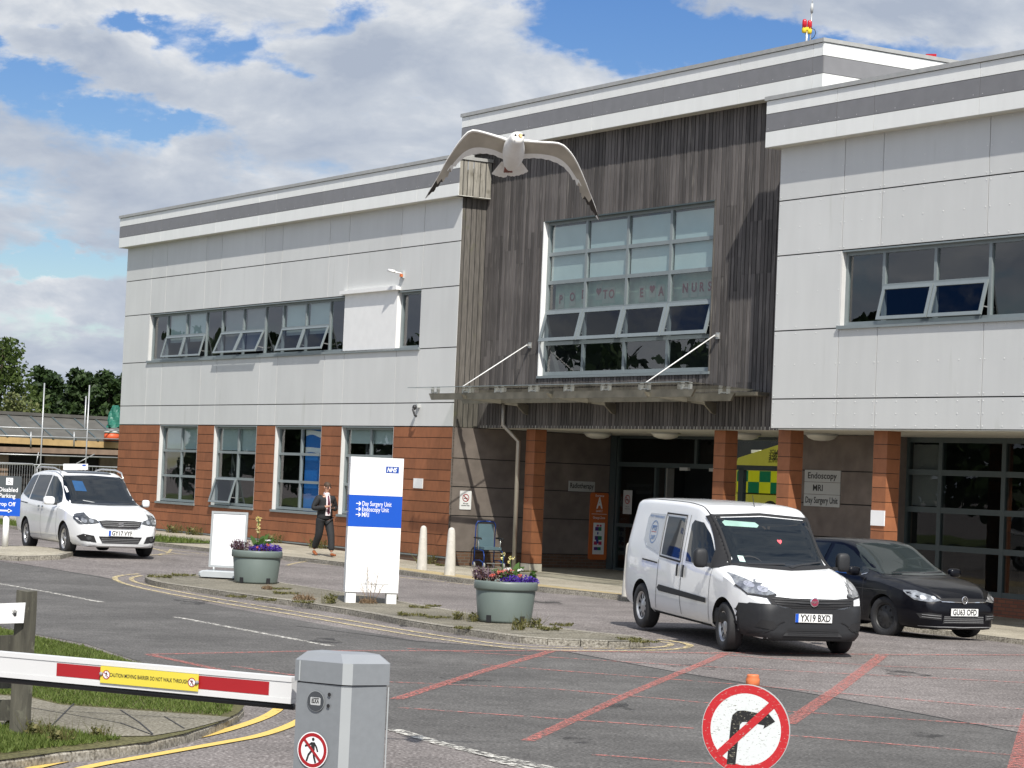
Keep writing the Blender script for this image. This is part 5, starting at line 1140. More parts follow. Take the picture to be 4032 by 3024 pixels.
S.over('dashboard_edge', line2([(-.45, 1.13), (-.2, 1.09), (.1, 1.085)], .012), 'front', M['signgrey'], off=.009)
S.both('door_window', [(-.58, 1.08), (-.72, 1.045), (-1.66, 1.06), (-1.64, 1.62), (-1.38, 1.60), (-1.10, 1.48), (-.84, 1.29)], M['cglassl'], off=.005)
S.both('side_window', [(-1.74, 1.06), (-2.78, 1.09), (-2.72, 1.62), (-1.72, 1.63)], M['cglass2'], off=.005)
S.both('rear_quarter_window', [(-2.86, 1.10), (-3.5, 1.20), (-3.58, 1.27), (-3.36, 1.52), (-3.2, 1.59), (-2.80, 1.62)], M['cglass2'], off=.005)
for s_ in (1, -1):
    S.over('headlamp', [(s_ * a, b) for a, b in ((.45, .70), (.62, .665), (.82, .68), (.88, .76), (.84, .86), (.66, .80), (.50, .765))], 'front', M['lampdark'], off=.008)
    S.over('headlamp', [(.88, .66), (.72, .67), (.52, .77), (.42, .87), (.52, .90), (.72, .82), (.88, .74)], 'side', M['lampdark'], off=.008, side=s_)
    for yy, rr_ in ((.60, .045), (.73, .05)): S.over('lamp_reflector', [(s_ * yy + rr_ * math.cos(t), .735 + rr_ * math.sin(t)) for t in np.linspace(0, 2 * PI, 14, endpoint=False)], 'front', M['lampglass'], off=.012)
    S.over('fog_recess', [(s_ * a, b) for a, b in ((.50, .30), (.78, .33), (.84, .42), (.76, .47), (.56, .44))], 'front', M['blk2'], off=.006)
    S.over('fog_lamp', [(s_ * .66 + .05 * math.cos(t), .385 + .04 * math.sin(t)) for t in np.linspace(0, 2 * PI, 14, endpoint=False)], 'front', M['lampdark'], off=.012)
S.over('grille', [(-.46, .745), (-.40, .63), (-.30, .60), (.30, .60), (.40, .63), (.46, .745), (.3, .76), (-.3, .76)], 'front', M['blk2'], off=.006)
for k in range(3): S.over('grille_slat', line2([(-.42 + .02 * k, .72 - .035 * k), (.42 - .02 * k, .72 - .035 * k)], .006), 'front', M['grey'], off=.012)
S.over('grille_rim', line2([(-.47, .75), (-.41, .625), (-.3, .592), (.3, .592), (.41, .625), (.47, .75)], .012), 'front', M['chrome'], off=.010)
S.over('lower_grille', [(-.46, .43), (-.38, .29), (.38, .29), (.46, .43)], 'front', M['blk2'], off=.006)
for k in range(3): S.over('grille_slat', line2([(-.40, .315 + .033 * k), (.40, .315 + .033 * k)], .006), 'front', M['grey'], off=.012)
S.plate('GY17 VYF', .985, .50)
mb = MB()
for a, b in (((-.055, .70), (.05, .715)), ((-.055, .70), (-.05, .685)), ((-.05, .685), (.05, .672)), ((.05, .672), (.05, .655)), ((.05, .655), (-.055, .64))): bar2(mb, a, b, .962, .02, M['chrome'])
S.mesh('badge', mb)
S.mirror(-.66, -.95, 1.10, M['pwhite'], .13, (.08, .12, .09)); S.mirror(-.66, .95, 1.10, M['pwhite'], .08, (.07, .08, .08))
for x in (-1.58, -1.84): S.over('door_handle', [(x - .07, .93), (x + .07, .935), (x + .07, .975), (x - .07, .97)], 'side', M['chrome'], off=.02, side=-1)
S.over('door_seam', line2([(-1.70, 1.05), (-1.72, .6), (-1.66, .28)], .010), 'side', M['seam'], off=.002, side=-1); S.over('door_seam', line2([(-.50, 1.0), (-.52, .6), (-.48, .28)], .010), 'side', M['seam'], off=.002, side=-1)
S.both('slide_rail', line2([(-2.80, 1.0), (-3.6, 1.03)], .016), M['blk2'], off=.004)
S.over('sunroof', [(-1.45, -.48), (-1.42, .48), (-2.6, .50), (-2.6, -.50)], 'top', M['cglass'], off=.006)
for s_ in (1, -1):
    mb = MB(); mb.tube([(-1.15, s_ * .66, 1.60), (-1.35, s_ * .675, 1.73), (-1.8, s_ * .68, 1.785), (-2.8, s_ * .68, 1.79), (-3.2, s_ * .67, 1.755), (-3.35, s_ * .66, 1.67)], .018, M['steelb']); S.mesh('roof_rail', mb)
for y in (-.82, .82): S.wheel(0, y, .335, .21, 0); S.wheel(-2.92, y, .335, .21, 0)
for a in (((-.5, 1.07), (.1, 1.085)), ((.1, 1.065), (.62, 1.10))): S.over('wiper', line2(a, .014), 'front', M['black'], off=.016)
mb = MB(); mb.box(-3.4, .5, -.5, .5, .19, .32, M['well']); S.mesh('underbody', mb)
# roof board carried on the people carrier
tb = thing('roof_sign_board', 'white board with small blue logo showing behind the people carrier roof', 'sign', (0, 0, 0)); c = D(298, 1838, 60.5); tb.location = c - Z * 1.5
mb = MB(); mb.obox(c, RT * .31, FW * .015, UP * .075, M['paper']); mb.build('board', tb)
mb = MB(); mb.obox(c - Z * .8 + FW * .02, RT * .03, FW * .02, Z * .8, M['signgrey']); mb.build('post', tb)
mb = MB(); a = c - FW * .02 + RT * .17 + UP * .02; mb.add([a, a + RT * .09, a + RT * .09 + UP * .036, a + UP * .036], [(0, 1, 2, 3)], M['plateb']); put_text(mb, 'East Sussex Healthcare', c - FW * .02 - RT * .02 - UP * .02, RT, UP, M['grey'], h=.018, w=.26, align='l'); mb.build('lettering', tb, recalc=False)
# ------------------------------------------------------------------ foreground barrier
bw = .345   # cabinet face width
bd = 9419.26 * .63 / (775)   # placeholder distance, refined below
Bp = D(1372, 2600, 11.6); Bp.z = 0
T = thing('barrier_gate', 'grey car park barrier cabinet with a white and red boom across the lane', 'barrier', (Bp.x, Bp.y, ROAD), 0)
M['cab'] = pm('silver_grey_coated_metal', (.235, .25, .26), .42, .04, 30, metal=.25, bump=.02)
M['cabt'] = pm('cabinet_lid', (.27, .285, .30), .4, .04, metal=.25); M['boomw'] = pm('boom_white', (.62, .62, .61), .4, .02)
M['cabl'] = pm('bare_aluminium_edge', (.42, .44, .44), .35, .03, metal=.3)
# cabinet: left face and right face seen from the near corner
nearx = 1372
pn = lambda x, y, d: D(x, y, d)
dn = 11.3
cn = D(1366, 2700, dn); cn.z = 0; cl = D(1140, 2700, 11.46); cl.z = 0
e1 = (cl - cn); lw = e1.length; e1.normalize(); e2 = Vector((-e1.y, e1.x, 0)) * -1
if e2.y < 0: e2 = -e2
e2 = (e2).normalized(); q = D(1553, 2700, 11.42); q.z = 0; rw = max(.2, (q - cn).length)
er = (q - cn).normalized()
ztop = D(1350, 2567, dn + .15).z
def octo(inset, ch=.028):
    c0 = cn; back = cl + er * rw
    P = [c0, c0 + er * rw, back, cl]; ctr = (P[0] + P[2]) / 2; out = []
    for i in range(4):
        a, p, b = P[i - 1], P[i], P[(i + 1) % 4]; p = p + (ctr - p).normalized() * inset
        out.append(p + (a - p).normalized() * ch); out.append(p + (b - p).normalized() * ch)
    return out
def prism(mb, ring, z0, z1, mat, ring2=None, edge=None):
    n = len(ring); r2 = ring2 or ring
    vs = [(p.x, p.y, z0) for p in ring] + [(p.x, p.y, z1) for p in r2]
    for i in range(n):
        j = (i + 1) % n; mb.add([vs[i], vs[j], vs[n + j], vs[n + i]], [(0, 1, 2, 3)], edge if (edge and i % 2 == 0) else mat)
    mb.add(vs[n:], [tuple(range(n))], mat); mb.add(vs[:n], [tuple(range(n))[::-1]], mat)
zl = ztop - .045; zs = D(1366, 2699, dn).z
mb = MB(); prism(mb, octo(.012), ROAD, zs - .006, M['cab'], edge=M['cabl']); cb = mb.build('cabinet', T)
mb = MB(); prism(mb, octo(.014), zs - .010, zs + .002, M['blk2']); mb.build('seam', cb)
mb = MB(); prism(mb, octo(.0), zs, zl, M['cab'], edge=M['cabl']); prism(mb, octo(.0), zl, ztop - .004, M['cabt'], octo(.055)); prism(mb, octo(.055), ztop - .004, ztop + .004, M['cabt'], octo(.13)); mb.build('lid', T)
nl = Vector((e1.y, -e1.x, 0)); nl = nl if nl.y < 0 else -nl        # outward normal of the left (front) face
X = -e1
def fc(x, y, off=.0):   # point on the left face from photo position
    d = ray(x, y); P0 = cn + nl * off; t = (P0 - CAM).dot(nl) / d.dot(nl); return CAM + d * t
mb = MB()
for xx in (1175,): a = fc(xx, 2690, -.009); mb.bar((a.x, a.y, ROAD), (a.x, a.y, zs - .01), .006, .006, M['cabl']); a = fc(1182, 2600, .001); mb.bar((a.x, a.y, zs + .004), (a.x, a.y, zl - .003), .006, .006, M['cabl'])
a = fc(1306, 2690, -.0115); mb.bar((a.x, a.y, ROAD), (a.x, a.y, zs - .01), .003, .003, M['blk2'])
a = q - er * .03; mb.bar((a.x, a.y, ROAD) , (a.x, a.y, zs - .01), .006, .006, M['cabl']); mb.build('edge_strip', cb)
def disc(mb, c, r, X_, Y_, mat, n=36, r0=0.0):
    pts = [c + X_ * (r * math.cos(t)) + Y_ * (r * math.sin(t)) for t in np.linspace(0, 2 * PI, n, endpoint=False)]
    if r0: mb.add(pts + [c + X_ * (r0 * math.cos(t)) + Y_ * (r0 * math.sin(t)) for t in np.linspace(0, 2 * PI, n, endpoint=False)], [(i, (i + 1) % n, n + (i + 1) % n, n + i) for i in range(n)], mat)
    else: mb.add(pts, [tuple(range(n))], mat)
kk = lambda x, y: (1100 + x * .3159, 2500 + y * .3159)
def facesz(): return
c = fc(*kk(452, 826), .0015); r = (fc(*kk(452, 698), -.008) - fc(*kk(452, 958), -.008)).length / 2
mb = MB(); disc(mb, c, r, X, Z, M['cabl']); disc(mb, c + nl * .001, r * .96, X, Z, pm('dark_grey_disc', (.05, .055, .06), .4))
c2 = c + nl * .002; pl_ = [(-.72, -.5), (-.6, -.6), (.6, -.6), (.72, -.5), (.72, .5), (.6, .6), (-.6, .6), (-.72, .5)]
mb.poly([c2 + X * (r * a * .82) + Z * (r * b * .62) for a, b in pl_], M['signgrey'])
put_text(mb, 'ELKA', c2 + nl * .001 - Z * r * .17 + X * r * .0, X, Z, M['ink'], h=r * .38, w=r * .85, align='c', bold=.03)
mb.add([c2 + nl * .001 + X * (-.1 * r) + Z * .24 * r, c2 + nl * .001 + X * (.43 * r) + Z * .24 * r, c2 + nl * .001 + X * (.43 * r) + Z * .31 * r, c2 + nl * .001 + X * (-.42 * r) + Z * .31 * r], [(0, 1, 2, 3)], M['ink']); mb.build('maker_badge', cb, recalc=False)
mb = MB()
for y in (744, 884): disc(mb, fc(*kk(622 if y < 800 else 608, y), .002), r * .19, X, Z, M['blk2'], 16)
mb.build('key_holes', cb, recalc=False)
c = fc(*kk(412, 1436), .002); r = (fc(*kk(412, 1205), -.007) - fc(*kk(412, 1662), -.007)).length / 2
t_ = thing('no_pedestrians_sticker', 'round red and white no pedestrians sticker on the barrier cabinet', 'sticker', c)
mb = MB(); disc(mb, c, r, X, Z, M['paper']); disc(mb, c + nl * .0008, r * .94, X, Z, M['red'], r0=r * .75); mb.build('disc', t_, recalc=False)
def walker(mb, c, r, X_, off, mat):
    P_ = lambda a, b: c + X_ * (a * r) + Z * (b * r) + off
    disc(mb, P_(.03, .60), .09 * r, X_, Z, mat, 14)
    def limb(pts, w0): mb.add([P_(*p_) for p_ in line2(pts, w0)], [tuple([i, i + 1, 2 * len(pts) - 2 - i, 2 * len(pts) - 1 - i]) for i in range(len(pts) - 1)], mat)
    limb([(.02, .44), (.04, .0)], .24); limb([(-.04, .40), (-.25, .26), (-.5, .20)], .10); limb([(.10, .40), (.26, .2), (.36, -.06)], .10)
    limb([(.0, .02), (-.24, -.26), (-.36, -.62)], .12); limb([(.07, .02), (.12, -.34), (.24, -.68)], .12)
mb = MB(); walker(mb, c, r, X, nl * .0016, M['ink']); mb.build('pictogram', t_, recalc=False)
mb = MB(); d1 = (X - Z).normalized(); q1 = (X + Z).normalized(); mb.add([c + nl * .0024 + d1 * (a * r * .8) + q1 * (b * r * .075) for a, b in ((-1, -1), (1, -1), (1, 1), (-1, 1))], [(0, 1, 2, 3)], M['red']); mb.build('slash', t_, recalc=False)
# boom: from the cabinet to the left, slightly drooping with distance
bA = D(1160, 2718, 11.62); bB = D(-260, 2590, 12.55)
bdv = (bB - bA).normalized(); bN = Vector((bdv.y, -bdv.x, 0)).normalized(); bN = bN if bN.y < 0 else -bN; bU = bdv.cross(bN); bU = bU if bU.z > 0 else -bU
Lb = (bB - bA).length; Xb = -bdv
hb = (D(1140, 2657, 11.62) - D(1140, 2763, 11.62)).length / 2 * .98
mb = MB(); mb.obox((bA + bB) / 2, bdv * Lb / 2, bN * .03, bU * hb * .62, M['boomw'])
for s_ in (1, -1):
    mb.obox((bA + bB) / 2 + bU * s_ * hb * .82, bdv * Lb / 2, bN * .034, bU * hb * .18, M['boomw'])
    mb.obox((bA + bB) / 2 + bU * s_ * hb * .635, bdv * Lb / 2, bN * .031, bU * hb * .02, M['signgrey'])
bm_ = mb.build('boom', T)
mb = MB(); mb.tube([bA - bU * (hb * 1.25), bB - bU * (hb * 1.25)], hb * .25, M['black'], 12); mb.build('rubber_edge', T)
def bpt(x, off):   # point along the boom from photo x
    d = ray(x, 2650); n_ = bN; P0 = bA + bN * off; t = (P0 - CAM).dot(n_) / d.dot(n_); p = CAM + d * t; return bA + bdv * (p - bA).dot(bdv) + bN * off
mb = MB()
for xa, xb in ((222, 400), (782, 1062)):
    mb = MB(); a, b = bpt(xa, .0315), bpt(xb, .0315); mb.add([a - bU * hb * .5, b - bU * hb * .5, b + bU * hb * .52, a + bU * hb * .52], [(0, 1, 2, 3)], M['red'])
    mb.build('red_reflector', T, recalc=False)
a, b = bpt(396, .04), bpt(783, .04); tt = thing('caution_plate', 'yellow caution plate bolted to the barrier boom', 'sign', (a + b) / 2); tt.parent = None
M['yels'] = pm('yellow_sign_plate', (.68, .56, .06), .4, .02)
mb = MB(); mb.obox((a + b) / 2 - bU * hb * .04, (b - a) / 2, bN * .002, bU * hb * .66, M['yels']); mb.build('plate', tt)
mb = MB(); c = (a + b) / 2 - bU * hb * .16 + bN * .003; wL = (b - a).length
put_text(mb, 'CAUTION MOVING BARRIER DO NOT WALK THROUGH', c, Xb, bU, M['ink'], h=hb * .29, w=wL * .80, align='c', bold=.015)
for s_ in (-1, 1):
    cc = (a + b) / 2 + Xb * (s_ * wL * .437) - bU * hb * .04 + bN * .0025; rr = hb * .36
    disc(mb, cc, rr, Xb, bU, M['paper'], 24); disc(mb, cc + bN * .0003, rr, Xb, bU, M['red'], 24, rr * .8); walker(mb, cc, rr * 1.0, Xb, bN * .0006, M['ink']); mb.add([cc + bN * .0009 + (Xb - bU) * (rr * .6 * p) + (Xb + bU) * (rr * .05 * q_) for p, q_ in ((-1, -1), (1, -1), (1, 1), (-1, 1))], [(0, 1, 2, 3)], M['red'])
mb.build('lettering', tt, recalc=False)
mb = MB()
for p in (a, b): mb.ell(p + (Xb * (-.006 if p is b else .006)) + bN * .004, (.010, .010, .010), M['grey'])
mb.build('bolts', tt)
# ------------------------------------------------------------------ no right turn sign
c = D(2936, 2872, 13.6); nS = Vector((-.30, -.954, 0)).normalized(); XS = Vector((.954, -.30, 0)); rS = (D(2787, 2872, 13.6) - D(3085, 2872, 13.6)).length / 2 / XS.dot(RT) * .98
T = thing('road_sign', 'scratched round no right turn sign on a low post', 'sign', (c.x, c.y, ROAD))
rSv = (D(2936, 2697, 13.6) - D(2936, 3050, 13.6)).length / 2
def scratched(name, col, under, thr):
    mt, nt, b = new_mat(name); L = nt.links; b.inputs['Roughness'].default_value = .5; tc = nt.nodes.new('ShaderNodeTexCoord'); mp = nt.nodes.new('ShaderNodeMapping'); mp.inputs['Scale'].default_value = (30, 30, 70); mp.inputs['Rotation'].default_value = (.5, .3, .4)
    L.new(tc.outputs['Object'], mp.inputs['Vector']); nz = nt.nodes.new('ShaderNodeTexNoise'); nz.inputs['Scale'].default_value = 1.6; nz.inputs['Detail'].default_value = 6; nz.inputs['Roughness'].default_value = .7; L.new(mp.outputs[0], nz.inputs['Vector'])
    m1 = nt.nodes.new('ShaderNodeMapRange'); m1.inputs['From Min'].default_value = thr; m1.inputs['From Max'].default_value = thr + .05; L.new(nz.outputs['Fac'], m1.inputs['Value'])
    mx = nt.nodes.new('ShaderNodeMix'); mx.data_type = 'RGBA'; mx.inputs['A'].default_value = (*col, 1); mx.inputs['B'].default_value = (*under, 1); L.new(m1.outputs[0], mx.inputs['Factor']); L.new(mx.outputs['Result'], b.inputs['Base Color']); return mt
sw = scratched('scratched_white_face', (.62, .65, .64), (.22, .22, .19), .585); sr = scratched('scratched_red_face', (.45, .015, .02), (.42, .34, .30), .60); sk_ = scratched('scratched_black_face', (.012, .012, .012), (.35, .33, .24), .58)
rr = rSv
mb = MB(); ring = [c + XS * (rr * .845 / XS.dot(RT) * 0 + rr * math.cos(t)) + Z * (rr * math.sin(t)) for t in np.linspace(0, 2 * PI, 48, endpoint=False)]
mb.poly([p + nS * .0 for p in ring], M['signgrey'], -nS * .015); po_ = mb.build('plate', T)
mb = MB(); disc(mb, c + nS * .001, rr * .84, XS, Z, sw, 48); mb.build('white_face', T, recalc=False)
mb = MB(); disc(mb, c + nS * .0015, rr * .985, XS, Z, sr, 48, rr * .80); mb.build('red_ring', T, recalc=False)
SP = lambda a, b: c + XS * (a * rr) + Z * (b * rr) + nS * .0022
ar = [(-.40, -.80), (-.20, -.80), (-.13, .10), (-.08, .16), (.0, .17), (.42, .12), (.40, .04), (.66, .22), (.44, .46), (.45, .36), (-.05, .42), (-.20, .40), (-.31, .30), (-.34, .12)]
mb = MB(); mb.poly([SP(a, b) for a, b in ar], sk_); mb.build('arrow', T, recalc=False)
mb = MB(); d1 = (XS + Z).normalized(); q1 = (XS - Z).normalized(); mb.add([c + nS * .003 + d1 * (a * rr * .86) + q1 * (b * rr * .085) for a, b in ((-1, -1), (1, -1), (1, 1), (-1, 1))], [(0, 1, 2, 3)], sr); mb.build('slash', T, recalc=False)
mb = MB(); pc = c - nS * .05; mb.tube([(pc.x, pc.y, ROAD), (pc.x, pc.y, c.z + rr * .98)], .036, M['grey'], 14); mb.build('post', T)
mb = MB(); mb.lathe([(.036, 0), (.040, .004), (.040, .035), (.034, .05), (.036, .056), (.030, .062), (0, .062)], pm('orange_cap', (.62, .17, .06), .5, .1), (pc.x + .02, pc.y, c.z + rr * .97), seg=20); mb.build('post_cap', T)
# ------------------------------------------------------------------ totem sign
p1 = G(1352, 2378, .0); p2 = G(1528, 2366, .0)
tX = Vector((.905, -.0, 0)); c0 = Vector((-2.53, 38.42, 0)); ang = math.radians(12)
tX = Vector((math.cos(ang), math.sin(ang), 0)); tN = Vector((math.sin(ang), -math.cos(ang), 0)); tW = .86; tz0, tz1 = .17, 2.335; zg = gz(c0.x, c0.y)
T = thing('totem_sign', 'tall white totem sign with a blue band listing three units', 'sign', c0 + tX * tW / 2 + Z * zg)
def tp(a, d, z): return c0 + tX * a - tN * d + Z * (z + zg)
mb = MB(tp); mb.box(0, tW, 0, .20, tz0, 1.215, M['white']); mb.box(0, tW, 0, .20, 1.725, tz1, M['white']); mb.build('panel', T)
mb = MB(tp); mb.box(-.001, tW + .001, -.001, .201, 1.217, 1.723, M['blue']); mb.build('blue_band', T)
for a in (.0, .66): mb = MB(tp); mb.box(a + .02, a + .18, .02, .18, -.02, tz0, M['white']); mb.build('leg', T)
mb = MB()
def tt_(s, a, z, h, w_=None, bold=.005, mat='paper', al='l'): put_text(mb, s, tp(a, -.003, z), tX, Z, M[mat], h=h, w=w_, align=al, bold=bold)
for s, z, w_ in (('Day Surgery Unit', 1.555, .475), ('Endoscopy Unit', 1.465, .435), ('MRI', 1.377, .115)):
    tt_(s, .215, z, .072, w_, .006)
    P_ = lambda a, b: tp(.115 + a, -.003, z + .033 + b)
    for pts in (line2([(0, 0), (.075, 0)], .013), line2([(.045, .03), (.077, 0)], .014), line2([(.045, -.03), (.077, 0)], .014)): mb.add([P_(*p) for p in pts], [(0, 1, 2, 3)], M['paper'])
mb.build('lettering', T, recalc=False)
mb = MB(); M['nhsb'] = pm('logo_blue', (.005, .06, .33), .4); mb.add([tp(a, -.002, z) for a, z in ((.575, 2.095), (.785, 2.095), (.785, 2.20), (.575, 2.20))], [(0, 1, 2, 3)], M['nhsb']); put_text(mb, 'NHS', tp(.668, -.004, 2.113), tX, Z, M['paper'], h=.070, w=.150, align='c', bold=.03, slant=.22); mb.build('logo', T, recalc=False)
mb = MB(); tt_('East Sussex Healthcare NHS Trust', .79, .295, .024, .50, 0, 'grey', 'r'); mb.build('small_lettering', T, recalc=False)
mb = MB()
for z in (.5, 1.45, 2.22):
    for d in (.05, .15): mb.ell(tp(-.004, d, z), (.008, .008, .008), M['grey'])
mb.build('screws', T)
# ------------------------------------------------------------------ blank poster stand
p = G(878, 2276, .0); T = thing('poster_stand', 'blank white poster board in a silver frame on a grey water base', 'sign stand', p); 
a3 = math.radians(-10); X3 = Vector((math.cos(a3), math.sin(a3), 0)); N3 = Vector((math.sin(a3), -math.cos(a3), 0))
d3 = (p - CAM).dot(FW); wl = D(815, 2230, d3); wr_ = D(968, 2230, d3); wt = D(832, 2012, d3)
W3 = .70; H3 = (D(818, 2232, d3) - D(832, 2012, d3)).length; zb3 = D(815, 2232, d3).z
o3 = D(893, 2236, d3); o3.z = zb3; tilt = math.radians(3)
def s3(a, d, h): return o3 + X3 * (a + .0) - N3 * (d + h * math.sin(tilt)) + Z * (h * math.cos(tilt))
mb = MB(s3); mb.box(-W3 / 2 + .03, W3 / 2 - .03, -.006, .006, .03, H3 - .03, M['paper']); mb.build('poster', T)
for nm_, bx in (('frame', (-W3 / 2, -W3 / 2 + .04, 0, H3)), ('frame', (W3 / 2 - .04, W3 / 2, 0, H3)), ('frame', (-W3 / 2 + .04, W3 / 2 - .04, 0, .04)), ('frame', (-W3 / 2 + .04, W3 / 2 - .04, H3 - .04, H3))):
    mb = MB(s3); mb.box(bx[0], bx[1], -.018, .018, bx[2], bx[3], M['cabl']); mb.build(nm_, T)
for a in (-W3 / 2 + .1, W3 / 2 - .1): mb = MB(); mb.tube([s3(a, 0, .01), (s3(a, 0, 0).x, s3(a, 0, 0).y, p.z + .1)], .022, M['cabl']); mb.build('leg', T)
mb = MB(); bs = [(-.46, .03), (-.44, .0), (.44, .0), (.46, .03), (.46, .08), (.40, .115), (-.40, .115), (-.46, .08)]
f0 = [s3(0, 0, 0) + X3 * a - N3 * -.26 for a, b in bs]; vs = []
for d_, sc in ((-.30, .9), (-.26, 1), (.26, 1), (.30, .9)):
    for a, b in bs: q_ = Vector((o3.x, o3.y, p.z)) + X3 * (a * (sc if sc < 1 else 1)) - N3 * d_ + Z * (b * sc + .02); vs.append(q_)
fs = [tuple(range(8)), tuple(range(31, 23, -1))] + [(8 * i + k, 8 * i + (k + 1) % 8, 8 * (i + 1) + (k + 1) % 8, 8 * (i + 1) + k) for i in range(3) for k in range(8)]
mb.add(vs, fs, pm('pale_grey_plastic', (.42, .45, .46), .45, .06)); mb.build('water_base', T)
# ------------------------------------------------------------------ bollards
M['bollard'] = pm('cast_concrete', (.50, .48, .43), .85, .10, 7, bump=.1, tint=((.33, .31, .26), 5, .58))
bl = ['pale concrete bollard nearer the terracotta wall, left of the pair', 'pale concrete bollard in front of the no smoking sign, right of the pair', 'pale concrete bollard half hidden behind the white van']
for (x, y), lb in zip(((1661, 2243), (1771, 2264), (2473, 2346)), bl):
    p = G(x, y, 0); T = thing('bollard', lb, 'bollard', p, 0, 'concrete bollards by the entrance'); mb = MB()
    mb.lathe([(.0, -.03), (.122, -.03), (.122, .0), (.078, .88), (.070, .94), (.05, .985), (.02, 1.0), (0, 1.002)], M['bollard'], seg=24); mb.build('post', T, world=False)
# ------------------------------------------------------------------ wheeled chair
p = B(-.02, -.95, 0); pz_ = gz(p.x, p.y); 
wp = B(.50, -.72, gz(*B(.5, -.72, 0)[:2]))
T = thing('wheeled_commode_chair', 'empty blue framed wheeled hospital chair with grey cushions by the brown wall', 'wheelchair', (0, 0, 0))
cx_ = wp; T.location = cx_; T.rotation_euler = (0, 0, math.radians(24)); T.scale = (1.12, 1.12, 1.14)
M['cblue'] = pm('chair_blue', (.012, .05, .24), .35, .05, metal=.3); M['cush'] = pm('grey_blue_cushion', (.10, .16, .19), .5, .06); M['castor'] = pm('castor_grey', (.35, .34, .32), .6)
def cm(name, f): mb = MB(); f(mb); return mb.build(name, T, world=False)
for s_ in (-1, 1):
    cm('side_frame', lambda mb: mb.tube([(s_ * .24, .28, .10), (s_ * .24, .27, .46), (s_ * .24, .25, .95), (s_ * .20, .25, 1.02), (0, .25, 1.03)], .014, M['cblue']))
    cm('side_frame', lambda mb: mb.tube([(s_ * .24, .28, .16), (s_ * .24, -.05, .17), (s_ * .24, -.26, .12)], .013, M['cblue']))
    cm('side_frame', lambda mb: mb.tube([(s_ * .23, .26, .40), (s_ * .23, .0, .40), (s_ * .23, -.20, .38), (s_ * .24, -.28, .28), (s_ * .24, -.28, .12)], .014, M['cblue']))
    cm('armrest', lambda mb: (mb.tube([(s_ * .27, .25, .66), (s_ * .27, -.12, .66), (s_ * .27, -.15, .64)], .018, M['black']), mb.tube([(s_ * .26, .0, .40), (s_ * .27, .0, .65)], .010, M['steelb'])))
    for y in (.28, -.28):
        o_ = cm('castor', lambda mb: mb.lathe([(0, -.014), (.06, -.014), (.064, 0), (.06, .014), (0, .014)], M['castor'], (s_ * .24, y, .064), axis='x', seg=20))
        mb = MB(); mb.bar((s_ * .262, y, .06), (s_ * .262, y, .14), .01, .03, M['cblue']); mb.build('fork', o_, world=False)
cm('backrest', lambda mb: mb.obox((0, .24, .72), (.19, 0, 0), (0, .025, 0), (0, .02, .25), M['cush']))
cm('seat', lambda mb: (mb.obox((0, .02, .44), (.21, 0, 0), (0, .22, 0), (0, 0, .03), M['cush']), mb.obox((0, .02, .405), (.2, 0, 0), (0, .21, 0), (0, 0, .006), M['black'])))
cm('footrest', lambda mb: mb.obox((0, -.33, .12), (.2, 0, 0), (0, .04, 0), (0, 0, .006), M['steelb']))
# ------------------------------------------------------------------ disabled parking sign (left edge)
p = G(20, 2152, 0); d4 = (p - CAM).dot(FW)
T = thing('parking_sign', 'dark grey and blue disabled parking and drop off sign on a white post', 'sign', p)
ul, ur, lr = D(-70, 1878, d4), D(82, 1878, d4), D(74, 2030, d4)
X4 = Vector((1, .0, 0)); wS = .80; zt4 = D(82, 1876, d4).z; zm4 = D(75, 1963, d4).z; zb4 = D(72, 2033, d4).z; xr = D(84, 1880, d4).x; yy4 = p.y
def p4(a, z, off=0): return Vector((xr - wS + a, yy4 - .03 - off, z))
M['dgrey'] = pm('dark_grey_sign', (.065, .075, .08), .4, .03)
mb = MB(); mb.box(xr - wS, xr, yy4 - .03, yy4, zm4, zt4, M['dgrey']); mb.build('grey_panel', T)
mb = MB(); mb.box(xr - wS, xr, yy4 - .03, yy4, zb4, zm4 - .002, M['blue']); mb.build('blue_panel', T)
Hs = zt4 - zb4; mb = MB()
sc = Hs / 152.   # metres per source pixel on the sign
def lx(px): return (px - (84 - wS / sc))  * sc
put_text(mb, 'Disabled', p4(lx(72), zt4 - 60 * sc, .002), X4, Z, M['paper'], h=16 * sc, w=72 * sc, align='r', bold=.01); put_text(mb, 'Parking', p4(lx(64), zt4 - 83 * sc, .002), X4, Z, M['paper'], h=16 * sc, w=62 * sc, align='r', bold=.01)
put_text(mb, 'Drop Off', p4(lx(66), zm4 - 30 * sc, .002), X4, Z, M['paper'], h=15 * sc, w=76 * sc, align='r', bold=.01)
for pts in (line2([(0, 0), (46 * sc, 0)], 5.5 * sc), [(38 * sc, 8 * sc), (54 * sc, 0), (38 * sc, -8 * sc)]): mb.add([p4(lx(1) + a, zm4 - 48 * sc + b, .002) for a, b in pts], [tuple(range(len(pts)))], M['paper'])
mb.add([p4(lx(a), zt4 - b * sc, .002) for a, b in ((26, 34), (52, 34), (52, 7), (26, 7))], [(0, 1, 2, 3)], M['paper'])
disc(mb, p4(lx(37), zt4 - 13 * sc, .004), 2 * sc, X4, Z, M['ink'], 10)
for pts in (line2([(36, 16), (37, 23), (43, 23)], 1.8), line2([(43, 23), (46, 29), (48, 28)], 1.8), line2([(36.5, 19), (42, 19)], 1.4), line2([(36 - 2 * math.sin(t) - 1, 24 - 5 * math.cos(t) + 1) for t in np.linspace(.2, 3.6, 9)] + [(41, 28)], 1.4)):
    n = len(pts) // 2; mb.add([p4(lx(a), zt4 - b * sc, .004) for a, b in pts], [(i, i + 1, 2 * n - 2 - i, 2 * n - 1 - i) for i in range(n - 1)], M['ink'])
